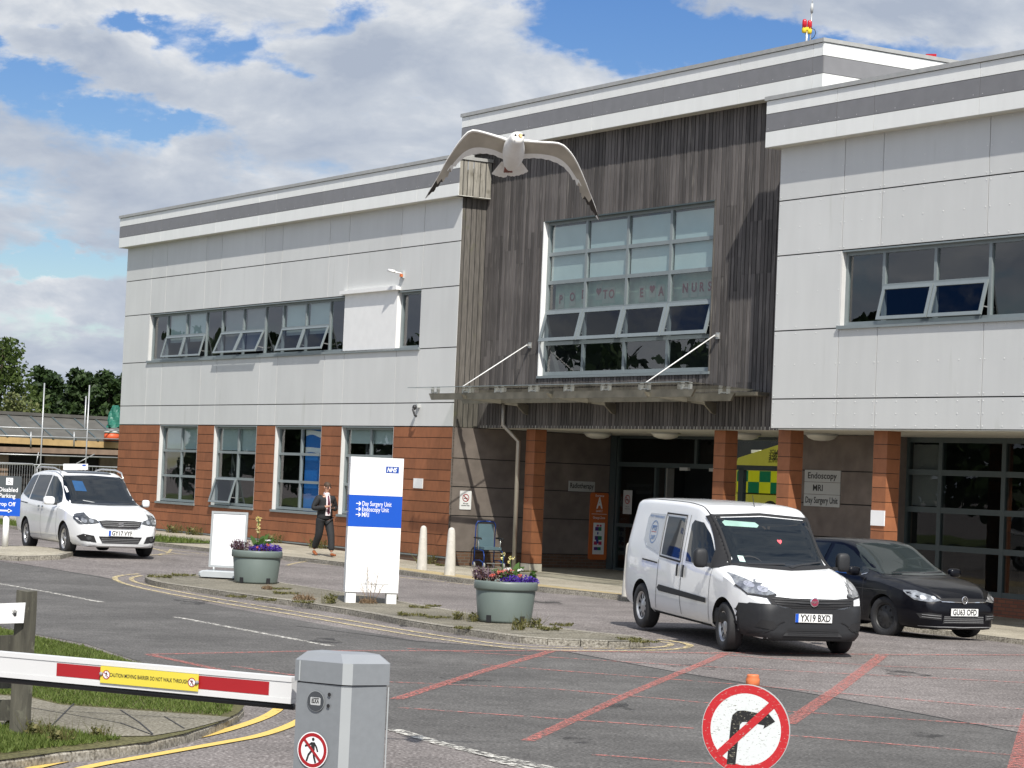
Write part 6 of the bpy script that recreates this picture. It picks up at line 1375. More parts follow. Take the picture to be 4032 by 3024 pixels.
put_text(mb, 'P', p4(lx(46), zt4 - 15 * sc, .004), X4, Z, M['ink'], h=4 * sc, bold=.02); mb.build('lettering', T, recalc=False)
mb = MB(); px_ = D(20, 2100, d4); mb.tube([(px_.x, yy4 + .04, p.z - .02), (px_.x, yy4 + .04, zb4 + .06)], .065, M['white'], 16); mb.build('post', T)
# ------------------------------------------------------------------ timber fence with hand board, bottom left
M['fence'] = pm('old_fence_timber', (.085, .08, .06), .9, .35, 7, stretch=(2, 2, .3), var2=.15, bump=.3, bscale=30, tint=((.20, .20, .14), 9, .60))
fp0 = G(82, 2885, 0.0); d5 = (fp0 - CAM).dot(FW); T = thing('timber_fence', 'weathered timber fence end post with four rails', 'fence', fp0)
zt5 = D(112, 2325, d5).z; w5 = (D(68, 2400, d5) - D(148, 2400, d5)).length
R5 = Matrix.Rotation(math.radians(-30), 3, 'Z'); 
mb = MB(); cx5 = D(95, 2700, d5); 
zq = np.linspace(fp0.z - .1, zt5, 9); 
for i in range(8):
    j0 = [random.uniform(-.004, .004) for _ in range(8)]
ring = []
for z in zq:
    for sx_, sy_ in ((-1, -1), (1, -1), (1, 1), (-1, 1)): v = R5 @ Vector((sx_ * w5 * .36 + random.uniform(-.003, .003), sy_ * w5 * .36 + random.uniform(-.003, .003), 0)); ring.append((cx5.x + v.x, d5 + v.y - .0, z + (random.uniform(-.006, .006) if z == zq[-1] else 0)))
mb.add(ring, [(4 * i + k, 4 * i + (k + 1) % 4, 4 * i + 4 + (k + 1) % 4, 4 * i + 4 + k) for i in range(8) for k in range(4)] + [(3, 2, 1, 0), (32, 33, 34, 35)], M['fence']); mb.build('post', T)
# brace post behind (slightly lower, leaning)
mb = MB(); a = D(112, 2480, d5 + .12); b = D(62, 2870, d5 + .12); mb.bar(a, b, .07, .07, M['fence']); mb.build('brace', T)
def rail(ya, yb, xa=-260, xb=100):
    mb = MB(); a0 = D(xb, (ya[1]), d5 + .14); b0 = D(xb, yb[1], d5 + .14); a1 = D(xa, ya[0], d5 + .9); b1 = D(xa, yb[0], d5 + .9)
    t_ = Vector((0, .03, 0)); mb.add([a0, a1, b1, b0, a0 + t_, a1 + t_, b1 + t_, b0 + t_], [(0, 1, 2, 3), (7, 6, 5, 4), (0, 4, 5, 1), (1, 5, 6, 2), (2, 6, 7, 3), (3, 7, 4, 0)], M['fence']); mb.build('rail', T)
kz = lambda y: 2250 + y * .7685
for y0, y1 in (((340, 322), (418, 412)), ((556, 552), (600, 598)), ((662, 655), (770, 760))): rail((kz(y0[0]) + 6, kz(y0[1])), (kz(y1[0]) + 6, kz(y1[1])))
HB = thing('hand_board', 'white board with a small black hand print fixed to the fence post', 'sign', fp0); d6 = d5 - .17
mb = MB(); v = [D(-220, kz(176), d6), D(100, kz(160), d6), D(96, kz(212), d6), D(92, kz(264), d6), D(-220, kz(274), d6)]; mb.poly(v, M['white'], Vector((0, .02, 0))); mb.build('board', HB)
mb = MB(); hc = D(59, kz(216), d6 - .004); sc5 = 1.0 * d6 / FPX
def hp(a, b): return hc + RT * (a * sc5) + UP * (b * sc5)
mb.poly([hp(-7, 0), hp(-5, -10), hp(5, -10), hp(7, 0), hp(0, 4)], M['ink'])
for a, b, c_, d_ in ((-5, 2, -9, 13), (-1.5, 3, -3, 16), (2, 3, 3, 15), (5, 1, 8, 11), (-6, -3, -11, 2)): mb.add([hp(*p) for p in line2([(a, b), (c_, d_)], 2.4)], [(0, 1, 2, 3)], M['ink'])
mb.build('hand_print', HB, recalc=False)
# ------------------------------------------------------------------ leaves and trees
def leafmat(name, c1, c2, trans=.25):
    mt, nt, b = new_mat(name); L = nt.links; b.inputs['Roughness'].default_value = .6; b.inputs['Specular IOR Level'].default_value = .25
    ge = nt.nodes.new('ShaderNodeNewGeometry'); cr = nt.nodes.new('ShaderNodeMix'); cr.data_type = 'RGBA'; cr.inputs['A'].default_value = (*c1, 1); cr.inputs['B'].default_value = (*c2, 1)
    L.new(ge.outputs['Random Per Island'], cr.inputs['Factor']); L.new(cr.outputs['Result'], b.inputs['Base Color'])
    if trans:
        tl = nt.nodes.new('ShaderNodeBsdfTranslucent'); L.new(cr.outputs['Result'], tl.inputs['Color']); mx = nt.nodes.new('ShaderNodeMixShader'); mx.inputs[0].default_value = trans
        L.new(b.outputs[0], mx.inputs[1]); L.new(tl.outputs[0], mx.inputs[2]); L.new(mx.outputs[0], nt.nodes['Material Output'].inputs[0])
    return mt
M['pine'] = leafmat('dark_pine_foliage', (.014, .030, .009), (.035, .062, .016), .12)
M['decid'] = leafmat('green_leaves', (.035, .06, .012), (.085, .12, .03), .3)
M['pale'] = leafmat('pale_green_leaves', (.10, .13, .04), (.19, .20, .085), .3)
M['bark'] = pm('tree_bark', (.06, .045, .032), .9, .3, 10, bump=.3)
def leaves(centers, radii, count, size, aspect=.6, flat=0.0):
    """leaf faces scattered through clumps; returns vertex and face arrays"""
    k = len(centers); idx = rng.integers(0, k, count); c = np.array(centers)[idx]; r = np.array(radii)[idx]
    d = rng.normal(size=(count, 3)); d /= np.linalg.norm(d, axis=1)[:, None]; rad = rng.random(count) ** .45
    p = c + d * r * rad[:, None]
    a = rng.normal(size=(count, 3)); a /= np.linalg.norm(a, axis=1)[:, None]; a[:, 2] *= (1 - flat)
    b = np.cross(a, rng.normal(size=(count, 3))); b /= np.linalg.norm(b, axis=1)[:, None]
    s = size * (.6 + .8 * rng.random(count))[:, None]; a = a * s; b = b * s * aspect
    v = np.stack([p - a, p - b * .9, p + a, p + b * .9], 1).reshape(-1, 3); f = np.arange(count * 4).reshape(-1, 4)
    return v, f
def leafobj(name, v, f, mat, parent=None, world=True):
    me = bpy.data.meshes.new(name); me.from_pydata(v.tolist(), [], f.tolist()); me.materials.append(mat); o = bpy.data.objects.new(name, me); COL.objects.link(o)
    if parent:
        o.parent = parent
        if world: o.matrix_parent_inverse = wm(parent).inverted()
    return o
def tree(label, base, h, w_, mat, n=5000, size=.22, form='pine', name='tree', group=None, clumps=26):
    T = thing(name, label, 'tree', base, 0, group); bx, by, bz = base; cs = []; rs = []
    mb = MB(); mb.tube([(bx, by, bz), (bx + random.uniform(-.15, .15), by, bz + h * .5), (bx + random.uniform(-.2, .2), by, bz + h * .92)], [h * .022, h * .014, h * .005], M['bark'], 8)
    for i in range(clumps):
        t = (i + .5) / clumps
        if form == 'pine': z = h * (.30 + .68 * t); rr = w_ / 2 * (1.0 - .72 * t ** 1.6) * random.uniform(.6, 1.05); a = i * 2.4 + random.uniform(-.5, .5); q = rr * random.uniform(.35, .95); r = (w_ * .17 * (1.15 - .5 * t), w_ * .17 * (1.15 - .5 * t), h * .055)
        else: z = h * (.22 + .72 * t); rr = w_ / 2 * math.sin(PI * (.16 + .78 * t)) ** .7; a = i * 2.4; q = rr * random.uniform(.2, .85); s = w_ * random.uniform(.13, .21); r = (s, s, s * .85)
        c = (bx + q * math.cos(a), by + q * math.sin(a), bz + z); cs.append(c); rs.append(r)
        if i % 2 == 0: mb.tube([(bx, by, bz + z - h * .07), c], [h * .007, h * .002], M['bark'], 5)
    mb.build('trunk', T); v, f = leaves(cs, rs, n, size); leafobj('crown', v, f, mat, T); return T
def gat(px, dist, z=0): p = D(px, 1800, dist); return (p.x, p.y, z)
pl_ = [(172, 146, 8.0, 4.6, 'dark pine standing alone at the left end of the pine row'), (248, 152, 6.6, 4.6, 'shorter dark pine between the two taller pines'), (306, 148, 8.05, 5.0, 'tallest broad dark pine in the middle of the row'), (368, 150, 7.6, 4.8, 'dark pine right of the tallest one behind the scaffolding'), (428, 146, 7.9, 5.0, 'dark pine partly hidden behind the hospital corner'), (120, 158, 5.6, 5.0, 'low dark pine filling the gap beside the leafy tree'), (215, 160, 6.2, 5.2, 'low dark pine behind the lone pine'), (480, 152, 7.6, 5, 'dark pine mostly behind the hospital corner')]
for px, d, h, w_, lb in pl_: tree(lb, gat(px, d, -.3), h, w_ * 1.05, M['pine'], 4600, .17, 'pine', 'pine_tree', 'pines beyond the building site')
tree('green leafy tree at the left edge, nearer than the pines', gat(-18, 112, -.3), 8.3, 4.4, M['decid'], 5200, .13, 'round', 'leafy_tree')
tree('pale green bush below the leafy tree at the left edge', gat(55, 108, .2), 4.9, 3.2, M['pale'], 3600, .10, 'round', 'pale_bush', clumps=16)
# woodland out to the left that the upper windows mirror
cs = []; rs = []
for i in range(26):
    t = i / 25; x = -52 - 20 * t + random.uniform(-3, 3); y = 66 + 50 * t + random.uniform(-4, 4); h = random.choice((6, 8, 10, 11))
    for k in range(5): cs.append((x + random.uniform(-2, 2), y + random.uniform(-2, 2), h * (.25 + .15 * k))); rs.append((2.2, 2.2, 1.3))
v, f = leaves(cs, rs, 14000, .45); wo = leafobj('woodland', v, f, M['pine']); tag(wo, 'dark trees out to the left, mirrored in the hospital windows', 'woodland', kind='stuff')
# ------------------------------------------------------------------ building site at the left
M['felt'] = pm('grey_roof_felt', (.085, .082, .072), .9, .15, 2, var2=.1); M['ply'] = pm('pale_timber_board', (.42, .29, .13), .7, .15, 3); M['plank'] = pm('scaffold_plank', (.20, .14, .10), .85, .2, 4)
M['galv'] = pm('galvanised_tube', (.36, .37, .37), .4, .1, 6, metal=.4); M['darkint'] = pm('dark_interior', (.012, .010, .009), .9)
r0 = Vector((-20.32, 95, 0)); Rd = -N; Ru = U
def SB(a, k, z): return r0 + Rd * a + Ru * k + Z * z
T = thing('unfinished_building', 'low building under construction with grey felt roof and open timber eaves', 'building', SB(3, 0, 0))
mb = MB(SB); mb.add([(-6, 0, 3.84), (7.5, 0, 3.84), (7.5, 2.7, 2.98), (-6, 2.7, 2.98), (-6, 0, 3.76), (7.5, 0, 3.76), (7.5, 2.7, 2.90), (-6, 2.7, 2.90)], [(0, 1, 2, 3), (7, 6, 5, 4), (0, 4, 5, 1), (1, 5, 6, 2), (2, 6, 7, 3), (3, 7, 4, 0)], M['felt']); mb.build('roof', T)
for i in range(-6, 8):
    a = i * .93 + .35; mb = MB(SB); mb.add([(a - .04, 0, 3.87), (a + .04, 0, 3.87), (a + .04, 2.75, 2.99), (a - .04, 2.75, 2.99), (a - .04, 0, 3.81), (a + .04, 0, 3.81), (a + .04, 2.75, 2.93), (a - .04, 2.75, 2.93)], [(0, 1, 2, 3), (7, 6, 5, 4), (0, 4, 5, 1), (1, 5, 6, 2), (2, 6, 7, 3), (3, 7, 4, 0)], M['framedark']); mb.build('roof_batten', T)
mb = MB(SB); mb.box(-6, 7.5, -.06, .12, 3.84, 3.97, M['felt']); mb.build('ridge', T)
mb = MB(SB); mb.box(-6, 7.5, 2.6, 2.72, 2.68, 2.92, M['ply']); mb.build('eaves_board', T)
mb = MB(SB); mb.box(-6, 7.5, 1.6, 1.8, 0, 3.0, M['darkint']); mb.build('wall', T)
for a in (-3.5, -1.2, 1.3, 3.6): mb = MB(SB); mb.box(a, a + 1.0, 1.8, 1.95, 0, 2.3, M['plank']); mb.build('wall_panel', T)
T = thing('scaffolding', 'galvanised tube scaffolding with plank decks in front of the unfinished building', 'scaffolding', SB(3, 3.3, 0))
k_ = 3.3
def D2(px, py, k): # point on the scaffold plane
    d = ray(px, py); P0 = r0 + Ru * k; t = (P0 - CAM).dot(Ru) / d.dot(Ru); return CAM + d * t
for px, top in ((163, 1508), (341, 1516), (-60, 1480)):
    p = D2(px, 1750, k_); q = D2(px + 8, top, k_); mb = MB(); mb.tube([(p.x, p.y, -.2), (p.x, p.y, q.z)], .028, M['galv'], 8); mb.build('standard', T)
p = D2(335, 1640, 1.5); q = D2(337, 1560, 1.5); mb = MB(); mb.tube([(p.x, p.y, 2.4), (p.x, p.y, q.z)], .028, M['galv'], 8); mb.build('standard', T)
for y, kk_ in ((1684, k_), (1717, k_), (1790, k_), (1828, k_ + .3)):
    a = D2(-150, y - 7, kk_); b = D2(520, y + 14, kk_); mb = MB(); mb.tube([a, b], .026, M['galv'], 8); mb.build('ledger', T)
for px in (122, 292): a = D2(px, 1700, k_); b = D2(px - 1, 1760, k_); mb = MB(); mb.tube([a, b], .03, M['galv'], 6); mb.build('upright', T)
a = D2(300, 1826, k_); b = D2(372, 1788, k_); mb = MB(); mb.tube([a, b], .022, M['galv'], 6); mb.build('brace', T)
a = D2(140, 1840, k_); b = D2(152, 1780, k_); mb = MB(); mb.tube([a, b], .022, M['galv'], 6); mb.build('brace', T)
a = D2(-150, 1764, k_ - .05); b = D2(520, 1784, k_ - .05); mb = MB(); mb.bar(a, b, .05, .20, M['plank']); mb.build('toe_board', T)
T = thing('site_fence', 'wire mesh site fence panels behind the white people carrier', 'fence', SB(2, 8, 0))
def D3(px, py, k=8.0): d = ray(px, py); P0 = r0 + Ru * k; t = (P0 - CAM).dot(Ru) / d.dot(Ru); return CAM + d * t
for x0, x1 in ((-120, 138), (148, 520)):
    a, b = D3(x0, 1822 + .04 * x0), D3(x1, 1822 + .04 * x1); a2, b2 = Vector((a.x, a.y, .1)), Vector((b.x, b.y, .1)); mb = MB(); mb.tube([a2, a - Z * .1, a + (b - a) * .03, b - (b - a) * .03, b - Z * .1, b2], .024, M['galv'], 8); mb.build('panel_frame', T)
    mb = MB()
    for i in range(1, 26): p = a + (b - a) * i / 26; mb.bar((p.x, p.y, .1), (p.x, p.y, p.z), .008, .008, M['galv'])
    mb.build('mesh_infill', T)
# green tarpaulin and orange load on the roof edge
M['tarp'] = pm('green_tarpaulin', (.015, .13, .09), .5, .2, 5); M['orng'] = pm('orange_drum', (.62, .10, .03), .5, .08)
cs = D2(452, 1642, 2.2); mb = MB(); n = 14; vs = []; 
for j in range(9):
    for i in range(n):
        a = 2 * PI * i / n; r = .32 * (1 - .07 * j) * (1 + .22 * math.sin(3 * a + j)) ; vs.append((cs.x + r * math.cos(a), cs.y + r * math.sin(a) * .6, cs.z - .42 + j * .105 + .05 * math.sin(5 * a + 2 * j)))
mb.add(vs, [(j * n + i, j * n + (i + 1) % n, (j + 1) * n + (i + 1) % n, (j + 1) * n + i) for j in range(8) for i in range(n)] + [tuple(8 * n + i for i in range(n))], M['tarp'], False); tag(mb.build('tarpaulin'), 'crumpled green tarpaulin on the unfinished roof beside the hospital wall', 'tarpaulin')
c = D2(440, 1716, 3.0); T = thing('covered_drum', 'orange drum with white lid on the scaffold deck', 'drum', c)
mb = MB(); mb.lathe([(0, -.18), (.30, -.18), (.30, .10), (0, .10)], M['orng'], c, seg=20); mb.build('drum', T)
mb = MB(); mb.lathe([(0, .11), (.32, .11), (.32, .22), (0, .24)], M['white'], c, seg=20); mb.build('lid', T)
# ------------------------------------------------------------------ ambulance added behind the entrance glass to stand in for a reflection
M['ambY'] = pm('ambulance_yellow', (.60, .62, .02), .4, .05); M['ambY2'] = pm('ambulance_pale_yellow', (.50, .47, .07), .4, .04); M['ambG'] = pm('ambulance_green', (.01, .16, .07), .4, .04)
nA = -7.1; T = thing('ambulance', 'yellow and green chequered ambulance added behind the glass beside the doors in place of its reflection', 'ambulance', B(4.5, nA - 1, -.25))
u0a, z0a = uz(2905, 1800, nA); u1a, z1a = uz(3062, 1752, nA)
prof = [(u0a - .9, .2), (u0a - .9, 1.0), (u0a - .5, 1.35), (u0a, z0a - .02), (u1a, z1a), (u1a + .8, z1a + .15), (u1a + 3.6, z1a + .15), (u1a + 3.6, .2)]
mb = MB(B); v = [(a, nA, z) for a, z in prof] + [(a, nA - 2.1, z) for a, z in prof]; n = len(prof); mb.add(v, [tuple(range(n)), tuple(range(2 * n - 1, n - 1, -1))] + [(i, (i + 1) % n, n + (i + 1) % n, n + i) for i in range(n)], M['ambY2']); mb.build('body', T)
ca = [uz(x, y, nA + .01) for x, y in ((2940, 1853), (3100, 1853))]; zt_ = ca[0][1]; us0 = uz(2948, 1870, nA)[0]; sq = uz(2991, 1895, nA)[0] - us0; hq = zt_ - uz(2960, 1897, nA)[1]
mb = MB(B)
for r_ in range(2):
    for c_ in range(-1, 7):
        cc = 'ambG' if (r_ + c_) % 2 else 'ambY'; zc2 = zt_ - (r_ + 0) * hq; mb.add([(us0 + c_ * sq, nA + .012, zc2 - hq), (us0 + (c_ + 1) * sq, nA + .012, zc2 - hq), (us0 + (c_ + 1) * sq, nA + .012, zc2), (us0 + c_ * sq, nA + .012, zc2)], [(0, 1, 2, 3)], M[cc])
mb.build('chequer_band', T, recalc=False)
mb = MB(B); uu, zz = uz(3035, 1990, nA); mb.add([(uu + .42 * math.cos(t), nA + .02, zz - .3 + .42 * math.sin(t)) for t in np.linspace(0, 2 * PI, 24, endpoint=False)], [tuple(range(24))], M['blk2']); mb.build('wheel', T)
mb = MB(); uu, zz = uz(3078, 1790, nA); put_text(mb, 'EMERGENCY', B(uu, nA + .02, zz), -U, Z, M['ink'], h=.12, w=.95, align='c', bold=.02); uu, zz = uz(3076, 1812, nA); put_text(mb, 'AMBULANCE', B(uu, nA + .02, zz), -U, Z, M['ink'], h=.12, w=.95, align='c', bold=.02); mb.build('lettering', T, recalc=False)
uu, zz = uz(2955, 1778, nA); mb = MB(B); mb.box(uu - .1, uu + .25, nA - .3, nA - .1, zz - .03, zz + .05, M['paper']); mb.build('light_bar', T)
# ------------------------------------------------------------------ planters
M['pot'] = pm('grey_green_planter', (.125, .155, .14), .45, .05, 4, var2=.04); M['soil'] = pm('soil', (.03, .022, .015), .95, .2)
M['lob'] = leafmat('violet_flowers', (.035, .012, .16), (.10, .05, .36), .2); M['red_l'] = leafmat('bronze_leaves', (.035, .018, .018), (.11, .055, .045), .2); M['mauve'] = leafmat('mauve_sprigs', (.10, .06, .10), (.24, .17, .22), .2)
M['gleaf'] = leafmat('bedding_leaves', (.03, .07, .012), (.07, .14, .03), .3); M['ylf'] = leafmat('cream_petals', (.62, .52, .16), (.80, .74, .42), .2); M['whf'] = leafmat('white_petals', (.75, .75, .72), (.85, .84, .8), .2); M['cor'] = leafmat('coral_petals', (.62, .10, .08), (.78, .28, .22), .2)
def planter(p, lb):
    T = thing('planter', lb, 'planter', p, 0, 'planters on the traffic island'); mb = MB()
    mb.lathe([(0, .0), (.385, .0), (.39, .03), (.432, .44), (.425, .455), (.452, .46), (.462, .48), (.462, .56), (.452, .585), (.43, .588), (.415, .57), (.41, .5), (0, .5)], M['pot'], seg=48); mb.build('pot', T, world=False)
    mb = MB(); mb.lathe([(.41, .535), (.2, .56), (0, .565)], M['soil'], seg=24); mb.build('soil', T, world=False)
    for a in (-125, -50, 50, 130):
        a = math.radians(a); mb = MB(); r_ = .398; t_ = Vector((-math.sin(a), math.cos(a), 0)); d_ = Vector((math.cos(a), math.sin(a), 0)); mb.obox(d_ * (r_ - .012) + Z * .05, t_ * .04, d_ * .015, Z * .05, M['blk2']); mb.build('lifting_slot', T, world=False)
    return T
def clumpobj(name, T, specs, mat, size, asp=.6):
    cs = [s_[0] for s_ in specs]; rs = [s_[1] for s_ in specs]; n = sum(s_[2] for s_ in specs); v, f = leaves(cs, rs, n, size, asp); return leafobj(name, v, f, mat, T, world=False)
def bigleaf(mb, b, t, wd, mat):
    b = Vector(b); t = Vector(t); d = t - b; s_ = d.cross(Vector((.2, -1, .1))).normalized() * wd; m1 = b + d * .35 + Z * .02; m2 = b + d * .7 + Z * .015
    mb.add([b, m1 - s_, m2 - s_ * .8, t, m2 + s_ * .8, m1 + s_, m1, m2], [(0, 1, 6), (1, 2, 7, 6), (2, 3, 7), (3, 4, 7), (4, 5, 6, 7), (5, 0, 6)], mat)
q1 = G(1007, 2294, 0); T = planter(q1, 'grey green planter beside the blank poster stand')
F = thing('bedding_flowers', 'violet and bronze bedding flowers filling the planter beside the poster stand', 'flowers', q1 + Z * .56)
clumpobj('bronze_foliage', F, [((-.28, -.05, .06), (.20, .2, .13), 1), ((-.36, -.05, .10), (.12, .14, .12), 1), ((.05, -.2, .03), (.2, .15, .08), 1)] * 260, M['red_l'], .022)
clumpobj('violet_flowers', F, [((.0, -.22, .05), (.16, .14, .08), 1), ((.25, -.12, .06), (.18, .18, .10), 1), ((.36, .0, .05), (.10, .14, .09), 1), ((.1, -.05, .08), (.2, .2, .07), 1)] * 330, M['lob'], .018)
mb = MB()
for k in range(60): a = random.uniform(-.44, -.12), random.uniform(-.2, .1); h = random.uniform(.10, .24); mb.bar((a[0], a[1], .05), (a[0] * 1.12 + random.uniform(-.03, .03), a[1], h), .006, .006, M['mauve'])
mb.build('sprigs', F, world=False)
clumpobj('white_flowers', F, [((.20, -.10, .22), (.06, .04, .012), 1), ((-.12, -.18, .15), (.02, .02, .012), 1)] * 30, M['whf'], .016); clumpobj('coral_flowers', F, [((.22, -.28, .14), (.035, .02, .03), 1), ((.03, -.3, .09), (.02, .02, .02), 1)] * 26, M['cor'], .014)
F = thing('canna_plant', 'tall plant with a cream yellow flower spike and broad leaves in the planter', 'plant', q1 + Z * .56); mb = MB()
for b, t in (((0, 0, .05), (-.14, .02, .30)), ((0, 0, .05), (.12, -.06, .26)), ((.02, 0, .05), (.20, .05, .34)), ((.0, -.02, .02), (-.03, -.18, .16)), ((.02, 0, .1), (.10, .08, .30)), ((.1, .05, .05), (.30, .08, .26)), ((.1, .05, .05), (.26, -.05, .24))): bigleaf(mb, b, t, .045, M['gleaf'])
mb.tube([(0, 0, 0), (0, 0, .58)], .008, M['gleaf'], 5); mb.build('leaves', F, world=False)
clumpobj('flower_spike', F, [((0, 0, .36 + .05 * k), (.045 + .02 * (k > 3), .04, .035), 1) for k in range(6)] * 16, M['ylf'], .024)
q2 = G(1986, 2447, 0); T = planter(q2, 'grey green planter near the tip of the traffic island')
F = thing('bedding_flowers', 'violet, bronze and coral bedding flowers in the planter near the island tip', 'flowers', q2 + Z * .56)
clumpobj('bronze_foliage', F, [((-.30, -.02, .08), (.16, .2, .13), 1), ((-.40, .0, .10), (.10, .14, .10), 1), ((-.05, -.05, .08), (.2, .15, .10), 1)] * 260, M['red_l'], .020)
clumpobj('violet_flowers', F, [((.08, -.24, .04), (.16, .14, .08), 1), ((.26, -.12, .05), (.18, .18, .08), 1), ((.38, .0, .03), (.10, .14, .07), 1)] * 400, M['lob'], .016)
clumpobj('coral_flowers', F, [((.03, -.1, .17), (.10, .08, .04), 1), ((-.10, -.12, .16), (.05, .05, .03), 1), ((-.2, -.16, .10), (.05, .04, .03), 1), ((.2, -.1, .11), (.04, .03, .02), 1)] * 45, M['cor'], .016)
clumpobj('white_flowers', F, [((.02, -.02, .20), (.07, .06, .02), 1), ((.20, 0, .19), (.05, .04, .02), 1)] * 45, M['whf'], .016)
clumpobj('green_leaves', F, [((.05, 0, .10), (.22, .2, .09), 1), ((.38, .02, .10), (.05, .1, .08), 1)] * 140, M['gleaf'], .028)
mb = MB()
for k in range(60): a = random.uniform(-.46, -.15), random.uniform(-.15, .15); mb.bar((a[0], a[1], .05), (a[0] * 1.12 + random.uniform(-.03, .03), a[1], random.uniform(.12, .24)), .005, .005, M['mauve'])
mb.build('sprigs', F, world=False)
F = thing('canna_plant', 'cream flower spikes on thin stems above the planter near the island tip', 'plant', q2 + Z * .56); mb = MB()
for b, t in (((-.05, 0, .1), (-.22, 0, .17)), ((.1, 0, .1), (.26, .02, .24)), ((.1, .02, .1), (.18, .1, .30))): bigleaf(mb, b, t, .04, M['gleaf'])
for x, h in ((-.06, .42), (.05, .38)): mb.tube([(x, .02, 0), (x, .02, h)], .006, M['gleaf'], 5)
mb.build('leaves', F, world=False); clumpobj('flower_spike', F, [((-.06, .02, .42), (.03, .03, .04), 1), ((-.08, .02, .35), (.02, .02, .02), 1), ((.06, .02, .36), (.05, .04, .025), 1), ((.03, .02, .31), (.02, .02, .03), 1)] * 14, M['ylf'], .018)
# ------------------------------------------------------------------ weeds and grass
M['weed'] = leafmat('weed_leaves', (.075, .085, .025), (.19, .17, .065), .3); M['weedd'] = leafmat('dry_weed', (.14, .09, .05), (.28, .20, .12), .2); M['grassm'] = leafmat('grass_blades', (.07, .11, .018), (.16, .20, .05), .35)
def blades(n, pts_fn, h, wd, spread=.5):
    P = np.array([pts_fn() for _ in range(n)]); a = rng.random(n) * 2 * PI; lean = rng.normal(size=(n, 2)) * spread; hh = h * (.5 + rng.random(n))
    s = np.stack([np.cos(a) * wd, np.sin(a) * wd, np.zeros(n)], 1); tip = P + np.stack([lean[:, 0] * hh, lean[:, 1] * hh, hh], 1)
    v = np.stack([P - s, P + s, tip], 1).reshape(-1, 3); return v, np.arange(n * 3).reshape(-1, 3)
def inpoly(p, poly):
    x, y = p; c = False; j = len(poly) - 1
    for i in range(len(poly)):
        if (poly[i][1] > y) != (poly[j][1] > y) and x < (poly[j][0] - poly[i][0]) * (y - poly[i][1]) / (poly[j][1] - poly[i][1]) + poly[i][0]: c = not c
        j = i
    return c
def polysampler(poly, hole=None, lv=0.0, keep=lambda x, y: True):
    xs = [p[0] for p in poly]; ys = [p[1] for p in poly]
    def f():
        while True:
            x, y = random.uniform(min(xs), max(xs)), random.uniform(min(ys), max(ys))
            if inpoly((x, y), poly) and not (hole and inpoly((x, y), hole)) and keep(x, y): return (x, y, gz(x, y) + lv)
    return f
gp = P2([(-60, 1322), (0, 1358), (80, 1377), (190, 1400), (320, 1442), (430, 1480), (490, 1503), (505, 1515), (500, 1535), (480, 1545), (130, 1520), (60, 1503), (-60, 1496)], 0)
gp2 = P2([(-60, 1566), (120, 1576), (200, 1590), (262, 1597), (180, 1608), (60, 1620), (-60, 1636)], 0)
v, f = blades(30000, polysampler(gp), .032, .006); v2, f2 = blades(6000, polysampler(gp2), .035, .006)
g_ = leafobj('grass', np.concatenate([v, v2]), np.concatenate([f, f2 + len(v)]), M['grassm']); tag(g_, 'short green grass on the verge behind the barrier', 'grass', kind='stuff')
gs = [Q(-30, 2.5), Q(-30, 4.4), Q(-12, 4.5), Q(-7.6, 4.5), Q(-8.1, 2.7)]
v, f = blades(9000, polysampler(gs), .09, .012); g_ = leafobj('grass', v, f, M['grassm']); tag(g_, 'strip of grass between the kerb and the terracotta wall', 'grass', kind='stuff')
def weedproto(n, r, h, mat, sz=.02):
    cs = [(random.uniform(-r, r), random.uniform(-r * .6, r * .6), h * random.uniform(.1, .6)) for _ in range(9)]; v, f = leaves(cs, [(r * .3, r * .3, h * .35)] * 9, n, sz); v[:, 2] = np.maximum(v[:, 2], .0)
    v2, f2 = blades(n // 3, lambda: (random.uniform(-r, r), random.uniform(-r * .6, r * .6), 0), h, .005); me = bpy.data.meshes.new('weed'); me.from_pydata(np.concatenate([v, v2]).tolist(), [], f.tolist() + (f2 + len(v)).tolist()); me.materials.append(mat); return me
wp_ = [weedproto(170, .20, .05, M['weed']), weedproto(130, .12, .16, M['weed'], .02), weedproto(240, .16, .10, M['weedd'], .016)]
spots = [((345, 1247), 0, 'flat green weed at the left tip of the island kerb'), ((395, 1244), 0, 'second flat weed along the far island kerb'), ((512, 1290), 0, 'weed growing at the kerb edge below the planter and poster stand'), ((578, 1273), 2, 'dry brown weed at the foot of the planter beside the poster stand'), ((605, 1273), 0, 'small green weed right of the left planter'), ((617, 1283), 0, 'low weed on the slabs between the left planter and the totem'), ((575, 1297), 0, 'flat weed on the kerb below the left planter'), ((657, 1296), 2, 'dry weed tuft on the slabs left of the totem'), ((655, 1302), 0, 'flat green weed left of the totem feet'), ((712, 1303), 1, 'upright weed against the left foot of the totem'), ((795, 1303), 2, 'dry weed under the middle of the totem'), ((850, 1300), 1, 'upright weed at the right foot of the totem'), ((905, 1313), 0, 'flat weed on the slabs right of the totem'), ((935, 1310), 0, 'second flat weed right of the totem'), ((890, 1330), 0, 'spreading weed on the near kerb below the totem'), ((945, 1335), 0, 'weed on the near kerb left of the right planter'), ((990, 1338), 1, 'upright weed left of the right planter'), ((1022, 1342), 1, 'tall weed against the left side of the right planter'), ((1150, 1355), 1, 'bushy weed at the right side of the right planter'), ((1185, 1360), 0, 'grassy weed right of the right planter'), ((1215, 1352), 0, 'weed on the far kerb right of the right planter'), ((1360, 1382), 0, 'weed near the right tip of the island'), ((1390, 1388), 0, 'last small weed at the right tip of the island'), ((1120, 1360), 1, 'grassy weed in front of the right planter'), ((1000, 1358), 0, 'flat weed on the kerb in front of the right planter')]
